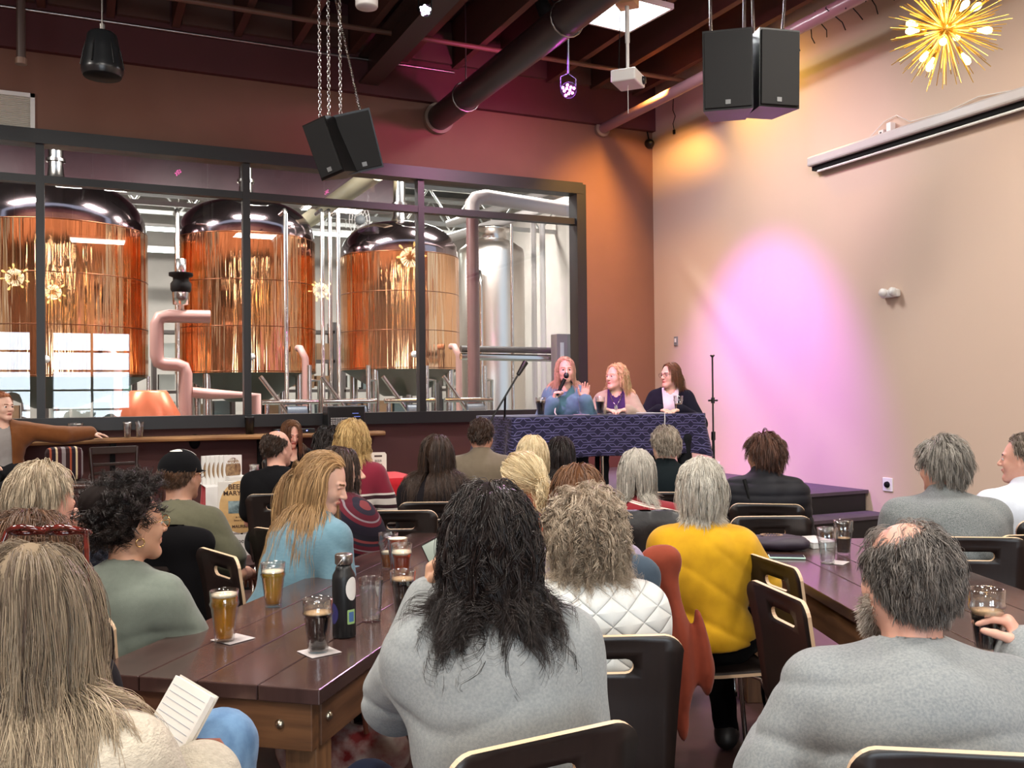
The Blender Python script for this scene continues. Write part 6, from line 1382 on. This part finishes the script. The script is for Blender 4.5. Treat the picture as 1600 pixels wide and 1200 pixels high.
for px, lb, k, fl in ((845, 'stout glass on stage table left of the speaking panelist', 'stout', .8), (938, 'stout glass before the panelist in purple top', 'stout', .72), (1060, 'stout glass before the panelist in dark blazer', 'stout', .5)):
    q = AY(px, 640, 6.86); pint((q.x, q.y, ZT), lb, k, fl, .006)
for px, r_, lb in ((918, .3, 'white paper sheet on stage table beside the first stout'), (962, -.2, 'white paper sheet before the purple top panelist')):
    q = AY(px, 640, 7.0); o = MB().box((0, 0, .001), (.2, .15, .002)).build('paper_sheet', m_white); o.location = (q.x, q.y, ZT); o.rotation_euler = (0, 0, r_); tag(o, lb, 'paper')
q = AY(1005, 640, 6.8); t = MB().tube([(-.3, .1, .006), (-.12, .04, .008), (.05, -.02, .008), (.12, -.13, .006), (.1, -.16, -.05), (.07, -.165, -.3), (.02, -.17, -.75)], .005, 6).build('microphone_cable', mat('cable_white', (190, 186, 190), .5)); t.location = (q.x, q.y-.02, ZT); tag(t, 'pale microphone cable hanging over the front of the tablecloth', 'cable')
# handheld mic of speaking panelist
e_, w_, hd, pn, cu = P28['A'][1]; hp = to_world(P28, w_+hd.normalized()*.075+pn.normalized()*.025); mth = to_world(P28, P28['T'](0.01, .15, -.055)); d = (mth-hp).normalized()
t = thing('microphone', 'handheld microphone at the mouth of the speaking panelist', 'microphone', mth)
MB().tube([-d*.03, -d*.19], [.018, .012], 14).build('mic_handle', m_blackp, t); MB().lathe([(.024*sin(a)+.0001, .027*cos(a)) for a in np.linspace(0, pi, 11)], seg=18).build('mic_grille', mat('mic_grille', (60, 62, 66), .35, .8), t)
MB().tube([-d*.19, -d*.26+Vector((0, -.02, -.08)), -d*.2+Vector((.05, -.03, -.27))], .006, 6).build('mic_cable', m_white, t)
# necklace
mb = MB(); T_ = P29; nk = P29['N']; f_ = P29['fv']; mb.tube([nk+P29['rv']*.055+f_*.05+Vector((0, 0, .0)), nk+P29['rv']*.03+f_*.115+Vector((0, 0, -.06)), nk+f_*.135+Vector((0, 0, -.11)), nk-P29['rv']*.03+f_*.115+Vector((0, 0, -.06)), nk-P29['rv']*.055+f_*.05], .003, 6); mb.box(nk+f_*.14+Vector((0, 0, -.125)), (.03, .006, .035)); mb.build('necklace', m_chrome, P29['root'])
# mic stands
t = thing('microphone_stand', 'black boom microphone stand left of the panel table', 'microphone stand'); b0 = AY(800, 700, 6.9); t.location = (b0.x-.05, 6.95, FL)
o = t.location; top = AD(814, 578, 7.55)-o; low = AD(764, 662, 7.35)-o; mid_ = low.lerp(top, .5)
MB().tube([low, top], .008, 8).build('boom', m_blackp, t); MB().tube([(0, 0, .0), (0, 0, .5)], .013, 10).tube([(0, 0, .5), (mid_.x, mid_.y, mid_.z)], .009, 10).build('pole', m_blackp, t)
MB().tube([top+(low-top).normalized()*.05, top+(top-low).normalized()*.08], [.016, .024], 12).build('mic_head', m_blackp, t)
for a in (0, 2.1, 4.2): MB().tube([(0, 0, .12), (.28*cos(a), .28*sin(a), .01)], .009, 8).build('leg', m_blackp, t)
q = AD(1113, 555, 8.4); t = thing('microphone_stand', 'straight black microphone stand in front of the purple wash', 'microphone stand', (q.x, q.y, FL)); H_ = q.z-FL
MB().tube([(0, 0, .0), (0, 0, H_*.42)], .013, 10).tube([(0, 0, H_*.42), (0, 0, H_)], .008, 10).build('pole', m_blackp, t); MB().tube([(0, 0, H_*.4), (0, 0, H_*.46)], .019, 12).build('clutch', m_blackp, t); MB().tube([(0, 0, H_*.66), (0, 0, H_*.7)], .017, 12).tube([(-.05, 0, H_*.68), (.05, 0, H_*.68)], .008, 8).build('clamp', m_blackp, t)
MB().tube([(-.02, 0, H_), (0, 0, H_-.02), (.02, 0, H_)], .008, 6).build('mic_clip', m_blackp, t)
for a in (.4, 2.5, 4.6): MB().tube([(0, 0, .14), (.32*cos(a), .32*sin(a), .01)], .009, 8).build('leg', m_blackp, t)
# ================================================================== window side: ledge, drinks, mixer
f = Field(); ly = 9.83; t = thing('live_edge_ledge', 'long live edge wooden drink ledge under the window', 'shelf', (-6.1, WY, 1.08)); xs = np.linspace(0, 9.15, 150)
vs = []; 
for i, x in enumerate(xs):
    e = -.36+.02*sin(x*3.1)+.012*sin(x*7.7+1); vs += [(x, e, -.02), (x, e-.006, .0), (x, e+.012, .022), (x, -.005, .022), (x, -.005, -.025), (x, e+.02, -.028)]
fs = [(i*6+k, (i+1)*6+k, (i+1)*6+(k+1) % 6, i*6+(k+1) % 6) for i in range(149) for k in range(6)]+[(5, 4, 3, 2, 1, 0), tuple(149*6+k for k in range(6))]
mb = MB(); mb.add(vs, fs); mb.build('slab', mat('live_edge_wood', (176, 130, 84), .4, noise=.7, nscale=2.2, stretch=(.6, 5, 5), rgb2=(96, 58, 34)), t)
for x in np.arange(.6, 9, 1.45): MB().box((x, -.16, -.05), (.05, .3, .045)).box((x, -.03, -.2), (.05, .05, .32)).build('bracket', m_matteblk, t)
ZL = 1.1035
for px, lb, k, fl in ((113, 'empty pint glass on ledge touching the hand side', None, 0), (123, 'half full brown ale glass on the live edge ledge', 'amber', .45), (199, 'left one of two empty glasses on the ledge', None, 0), (218, 'right one of two empty glasses on the ledge', None, 0)):
    q = AY(px, 660, 9.93); pint((q.x, 9.93, ZL), lb, k, fl, .03 if k else 0)
q = AY(390, 660, 10.0); t = thing('black_tumbler', 'black tumbler on ledge beneath the second mullion', 'cup', (q.x, 10.0, ZL)); MB().lathe([(.001, 0), (.04, 0), (.05, .17), (.052, .18), (.046, .18), (.037, .01), (.001, .01)], seg=28).build('cup_body', m_blackp, t)
q = AY(539, 655, 9.95); t = thing('audio_mixer', 'black mixing desk with rows of knobs standing on ledge', 'mixer', (q.x, 10.0, ZL)); t.rotation_euler = (0, 0, .05)
MB().box((0, 0, .14), (.42, .2, .28), bev=.01).build('case', m_blackp, t)
mb = MB(); 
for i in range(12):
    for j in range(6): mb.lathe([(.0062, 0), (.0055, .008), (.001, .008)], (-.17+i*.019, -.101, .05+j*.02), 8, rot=Matrix.Rotation(pi/2, 3, 'X'))
mb.build('knob', m_white, t); mb = MB()
for i in range(5): mb.box((.1+.02*(i % 2), -.102, .06+i*.035), (.07, .003, .004))
mb.build('display_line', mat('mixer_blue', (120, 140, 200), .4, emit=(110, 130, 230), estr=1.0), t)
q = AY(463, 660, 10.0); t = thing('wireless_receiver', 'flat black receiver with blue lights left of mixer', 'receiver', (q.x-.03, 10.0, ZL)); MB().box((0, 0, .022), (.42, .2, .044), bev=.004).build('case', m_blackp, t)
gb = mat('blue_led', (90, 90, 255), .3, emit=(90, 100, 255), estr=12)
for x in (-.18, -.15, -.1, -.02, .12): MB().box((x, -.102, .025), (.012, .004, .008)).build('indicator', gb, t)
# ladderback stool behind the bar side
def ladder_chair(label, loc, rz, seat, top, name='ladderback_stool'):
    t = thing(name, label, 'chair', loc, rz); m_ = mat('stained_wood', (46, 30, 24), .35, noise=.4, nscale=8, stretch=(3, 3, .6))
    MB().box((0, 0, seat-.015), (.42, .4, .03), bev=.012).build('seat', m_, t)
    for s in (-1, 1):
        MB().tube([(s*.19, -.18, 0), (s*.19, -.175, seat), (s*.21, -.22, top)], .016, 8).build('back_post', m_, t); MB().tube([(s*.18, .17, 0), (s*.18, .17, seat-.02)], .018, 8).build('leg', m_, t)
        MB().box((s*.19, 0, seat*.4), (.02, .36, .03)).build('stretcher', m_, t)
    for k, z in enumerate((top-.03, top-.16, top-.24)): MB().box((0, -.222+.012*k, z), (.42, .022, .07 if k == 0 else .03), bev=.006).build('back_slat', m_, t)
    return t
q = AD(186, 700, 8.6); ladder_chair('dark wooden ladderback stool with its back to the room, below ledge', (q.x, q.y, 0), radians(190), .68, q.z)
def curved_chair(label, px, py, d, rz):
    q = AD(px, py, d); t = thing('wooden_chair', label, 'chair', (q.x, q.y, 0), rz); m_ = mat('stained_red_wood', (62, 36, 30), .3, noise=.4, nscale=8); top = q.z
    MB().tube([(.24*cos(a), -.2+.0*sin(a), top-.03-.0*sin(a)) for a in np.linspace(pi, 0, 9)], .022, 8).build('crest_rail', m_, t)
    MB().tube([(.14*cos(a), -.2, top-.16+.07*sin(a)) for a in np.linspace(0, 2*pi, 25)[:-1]], .014, 8, closed=True).build('oval_splat', m_, t)
    MB().box((0, 0, .445), (.44, .42, .03), bev=.012).build('seat', m_, t)
    for s in (-1, 1):
        MB().tube([(s*.22, -.2, 0), (s*.22, -.19, .45), (s*.235, -.2, top-.03)], .018, 8).build('back_post', m_, t); MB().tube([(s*.2, .18, 0), (s*.2, .18, .43)], .018, 8).build('leg', m_, t)
    MB().box((0, -.2, top-.26), (.44, .02, .04)).build('back_slat', m_, t)
curved_chair('dark wooden chair with oval back left of the black curls', 128, 750, 6.4, radians(-25)); curved_chair('dark wooden chair with oval back beneath the ladderback stool', 214, 748, 6.9, radians(-20))
q = AD(100, 722, 8.2); t = MB().box((0, 0, 0), (.3, .16, .3), bev=.05).build('striped_cushion', striped('cushion_stripes', [(0, (52, 36, 36)), (.2, (150, 74, 52)), (.3, (40, 32, 40)), (.5, (196, 176, 140)), (.6, (60, 34, 38)), (.8, (130, 120, 120))], .16, axis_=0)); t.location = (q.x, q.y, .92); t.rotation_euler = (0, 0, .2); tag(t, 'striped cushion on the bar stool by ledge', 'cushion')
def bar_stool(label, x, y, rz, seat=.75):
    t = thing('bar_stool', label, 'stool', (x, y, 0), rz); m_ = mat('stained_wood', (46, 30, 24), .35, noise=.4, nscale=8)
    MB().box((0, 0, seat-.02), (.4, .38, .04), bev=.015).build('seat', m_, t)
    for a in (-1, 1):
        for b in (-1, 1): MB().tube([(a*.16, b*.15, seat-.03), (a*.2, b*.19, 0)], .016, 8).build('leg', m_, t)
    for a in (-1, 1): MB().tube([(a*.185, -.17, .25), (a*.185, .17, .25)], .01, 8).tube([(-.18, a*.17, .3), (.18, a*.17, .3)], .01, 8).build('stretcher', m_, t)
bar_stool('dark wooden bar stool carrying the ginger-haired person', P27['loc'].x, P27['loc'].y, -.2, .74); bar_stool('dark wooden bar stool carrying the striped cushion', q.x, q.y, .2, .77)
# wall outlet behind cap
q = AY(304, 690, WY-.0); t = thing('wall_socket', 'round black socket on the maroon wall above the cap', 'outlet', (q.x, WY, q.z)); MB().lathe([(.055, 0), (.055, .02), (.03, .03), (.001, .03)], seg=24, rot=Matrix.Rotation(pi/2, 3, 'X'), sy=1.4).build('socket', m_matteblk, t)
# ================================================================== book table
bx0, bx1, by0, by1 = 1.0, 2.75, 7.95, 8.6
t = thing('book_table', 'folding table under the red cloth by the maroon wall', 'table', ((bx0+bx1)/2, (by0+by1)/2, 0)); MB().box((0, 0, .74), (bx1-bx0, by1-by0, .03)).build('tabletop', m_grayp, t)
for a in (-.75, .75):
    for b in (-.24, .24): MB().tube([(a, b, .73), (a, b, 0)], .014, 8).build('leg', m_steel, t)
m_red = cloth('red_cloth', (190, 32, 42), (168, 22, 34)); f_rows = []
bm = bmesh.new(); W_, D_ = (bx1-bx0)+.02, (by1-by0)+.02; pr = []
for k in range(44): pr.append((-W_/2+W_*k/44, -D_/2, 0, -1))
for k in range(18): pr.append((W_/2, -D_/2+D_*k/18, 1, 0))
for k in range(44): pr.append((W_/2-W_*k/44, D_/2, 0, 1))
for k in range(18): pr.append((-W_/2, D_/2-D_*k/18, -1, 0))
rg_ = []
for r_ in range(9):
    f = r_/8; rg_.append([bm.verts.new((x+nx*(.01+.03*f+.015*f*sin(i*.9)), y+ny*(.01+.03*f+.015*f*sin(i*.9)), -.52*f)) for i, (x, y, nx, ny) in enumerate(pr)])
for r_ in range(8):
    for i in range(len(pr)): j = (i+1) % len(pr); bm.faces.new((rg_[r_][i], rg_[r_+1][i], rg_[r_+1][j], rg_[r_][j])).smooth = True
prev = rg_[0]
for sc_ in (.97, .8, .5, .2, .02):
    cur = [bm.verts.new((v.co.x*sc_, v.co.y*sc_, 0)) for v in rg_[0]]
    for i in range(len(pr)): bm.faces.new((prev[i], prev[(i+1) % len(pr)], cur[(i+1) % len(pr)], cur[i]))
    prev = cur
bmesh.ops.recalc_face_normals(bm, faces=bm.faces[:]); bmesh.ops.solidify(bm, geom=bm.faces[:], thickness=.003); me = bpy.data.meshes.new('red_tablecloth'); bm.to_mesh(me); bm.free(); me.materials.append(m_red); o = bpy.data.objects.new('red_tablecloth', me); COL.objects.link(o); o.location = ((bx0+bx1)/2, (by0+by1)/2, .760); tag(o, 'bright red tablecloth on the book table', 'tablecloth')
ZB = .7625
xr = AY(345, 750, 8.2).x
o = MB().box((0, 0, .001), (.42, .7, .002)).box((0, -.353, -.26), (.42, .003, .52)).build('table_runner', m_white); o.location = (xr+.05, 8.25, ZB); tag(o, 'white runner over the red tablecloth', 'table runner')
m_bk = mat('book_cover_cream', (206, 176, 130), .4); m_bke = mat('book_art', (92, 60, 44), .5, noise=.8, nscale=30, rgb2=(170, 140, 100)); m_paper = mat('book_pages', (224, 220, 212), .8); m_ink = mat('ink_brown', (60, 36, 24), .6)
bq = AY(364, 727, 8.12)
for k in range(6):
    t = thing('standing_book', 'beer history book standing upright in the row of copies', 'book', (bq.x-(5-k)*.034, bq.y+(5-k)*.012, ZB), radians(20), 'row of upright beer history books')
    MB().box((0, .008, .118), (.155, .016, .236)).build('pages', m_paper, t); MB().box((0, -.0015, .12), (.16, .003, .24)).box((0, .0175, .12), (.16, .003, .24)).box((-.079, .008, .12), (.003, .02, .24)).build('cover', m_white, t)
    if True:
        MB().lathe([(.001, .002), (.07, .002), (.072, 0)], (0, -.003, .12), 32, rot=Matrix.Rotation(pi/2, 3, 'X'), sy=1.4).build('cover_art', m_bke, t)
        if k == 5: text_mesh('BEER IN\nMARYLAND', .026, Matrix.Translation((0, -.0062, .19))@Matrix.Rotation(pi/2, 4, 'X'), m_paper, t, bold=.0005)
for k in range(5):
    t = thing('lying_book', 'white book lying in the low pile beside the upright copies', 'book', (xr+.1, 8.08, ZB+k*.014), radians(-6+k*3), 'low pile of white books'); MB().box((0, 0, .006), (.15, .22, .011)).build('pages', m_paper, t); MB().box((0, 0, .0125), (.155, .226, .0015)).box((-.0765, 0, .0065), (.0015, .226, .013)).build('cover', m_white, t)
# large poster board
q = AD(377, 791, 7.5); t = thing('poster_board', 'large cream beer book poster board beside the cap wearer', 'poster', (q.x, q.y, 0), radians(-14)); zt = AD(370, 752, 7.5).z; zb = AD(370, 832, 7.5).z; ph_ = zt-zb; pw = .36
MB().box((0, 0, (zt+zb)/2), (pw, .012, ph_), bev=.003).build('board', m_paper, t); MB().lathe([(.001, .0075), (.168, .0075), (.17, .006)], (0, 0, (zt+zb)/2), 40, rot=Matrix.Rotation(pi/2, 3, 'X'), sy=1.24).build('barrel_oval', mat('barrel_tan', (214, 178, 122), .5, noise=.4, nscale=12, rgb2=(170, 124, 80)), t)
MB().box((0, -.0085, (zt+zb)/2+.0), (.2, .002, .1)).build('photo_print', mat('photo_blue', (150, 172, 176), .4, noise=1, nscale=26, rgb2=(70, 88, 92)), t)
R9 = Matrix.Rotation(pi/2, 4, 'X'); text_mesh('BEER IN', .058, Matrix.Translation((0, -.0095, zt-.045))@R9, m_ink, t, bold=.001); text_mesh('MARYLAND', .052, Matrix.Translation((0, -.0095, zt-.095))@R9, m_ink, t, bold=.001)
text_mesh('A History', .022, Matrix.Translation((0, -.0095, zb+.125))@R9, m_ink, t); text_mesh('Since Colonial', .02, Matrix.Translation((0, -.0095, zb+.1))@R9, m_ink, t); text_mesh('MAUREEN', .032, Matrix.Translation((0, -.0095, zb+.05))@R9, m_ink, t, bold=.0006)
MB().tube([(0, .02, zb), (0, .25, 0)], .008, 6).tube([(-.14, .01, zb+.02), (-.17, -.02, 0)], .008, 6).tube([(.14, .01, zb+.02), (.17, -.02, 0)], .008, 6).build('easel_leg', m_matteblk, t)
q = AD(372, 853, 7.3); t = thing('sale_sign', 'white sign with black lettering below the beer poster', 'sign', (q.x, q.y-.05, 0), radians(-14)); z1, z2 = AD(372, 834, 7.3).z, AD(372, 862, 7.3).z-.02
MB().box((0, 0, (z1+z2)/2), (.3, .01, z1-z2)).build('card', m_white, t); text_mesh('Signed', .05, Matrix.Translation((-.0, -.006, z1-.05))@R9, m_matteblk, t); text_mesh('Sale', .05, Matrix.Translation((.0, -.006, z1-.11))@R9, m_matteblk, t)
MB().box((0, .03, z2/2), (.03, .03, z2)).box((0, .03, .01), (.2, .2, .02)).build('sign_post', m_matteblk, t)
q = AY(591, 735, 8.15); t = thing('display_card', 'white rounded card with handle slot standing on red cloth', 'card', (q.x, 8.15, ZB), radians(-20)); t.rotation_euler = (radians(-12), 0, radians(-18))
poly = [(-.075, 0), (.075, 0), (.075, .2), (.06, .22), (-.06, .22), (-.075, .2)]; MB().prism(poly, -.003, .003, Matrix.Rotation(pi/2, 4, 'X')).build('card_body', mat('card_cream', (220, 214, 200), .6), t)
MB().box((0, -.004, .185), (.07, .002, .016)).build('handle_slot', m_ink, t); MB().box((-.01, -.004, .09), (.09, .002, .05)).build('printed_picture', mat('card_art', (120, 80, 60), .5, noise=1, nscale=70, rgb2=(214, 200, 170)), t)
text_mesh('BEER', .03, Matrix.Translation((0, -.0045, .14))@R9, m_ink, t)
q = AY(397, 735, 8.15); pint((q.x, 8.15, ZB), 'small glass of amber beer beside the upright books', 'amber', .6, .005)
# dark high-top behind hand, glass of beer near navy sleeve
q = AD(150, 846, 3.9); t = thing('small_round_table', 'dark small table beside person in navy top', 'table', (q.x, q.y, 0)); MB().lathe([(.001, .74), (.28, .74), (.29, .75), (.28, .765), (.001, .765)], seg=40).build('tabletop', m_ply, t); MB().lathe([(.03, .02), (.03, .74)], seg=16).build('pole', m_matteblk, t); MB().lathe([(.22, 0), (.2, .02), (.03, .03)], seg=30).build('base', m_matteblk, t)
pint((q.x, q.y, .766), 'golden beer on the small table by navy sleeve', 'gold', .85, .01)
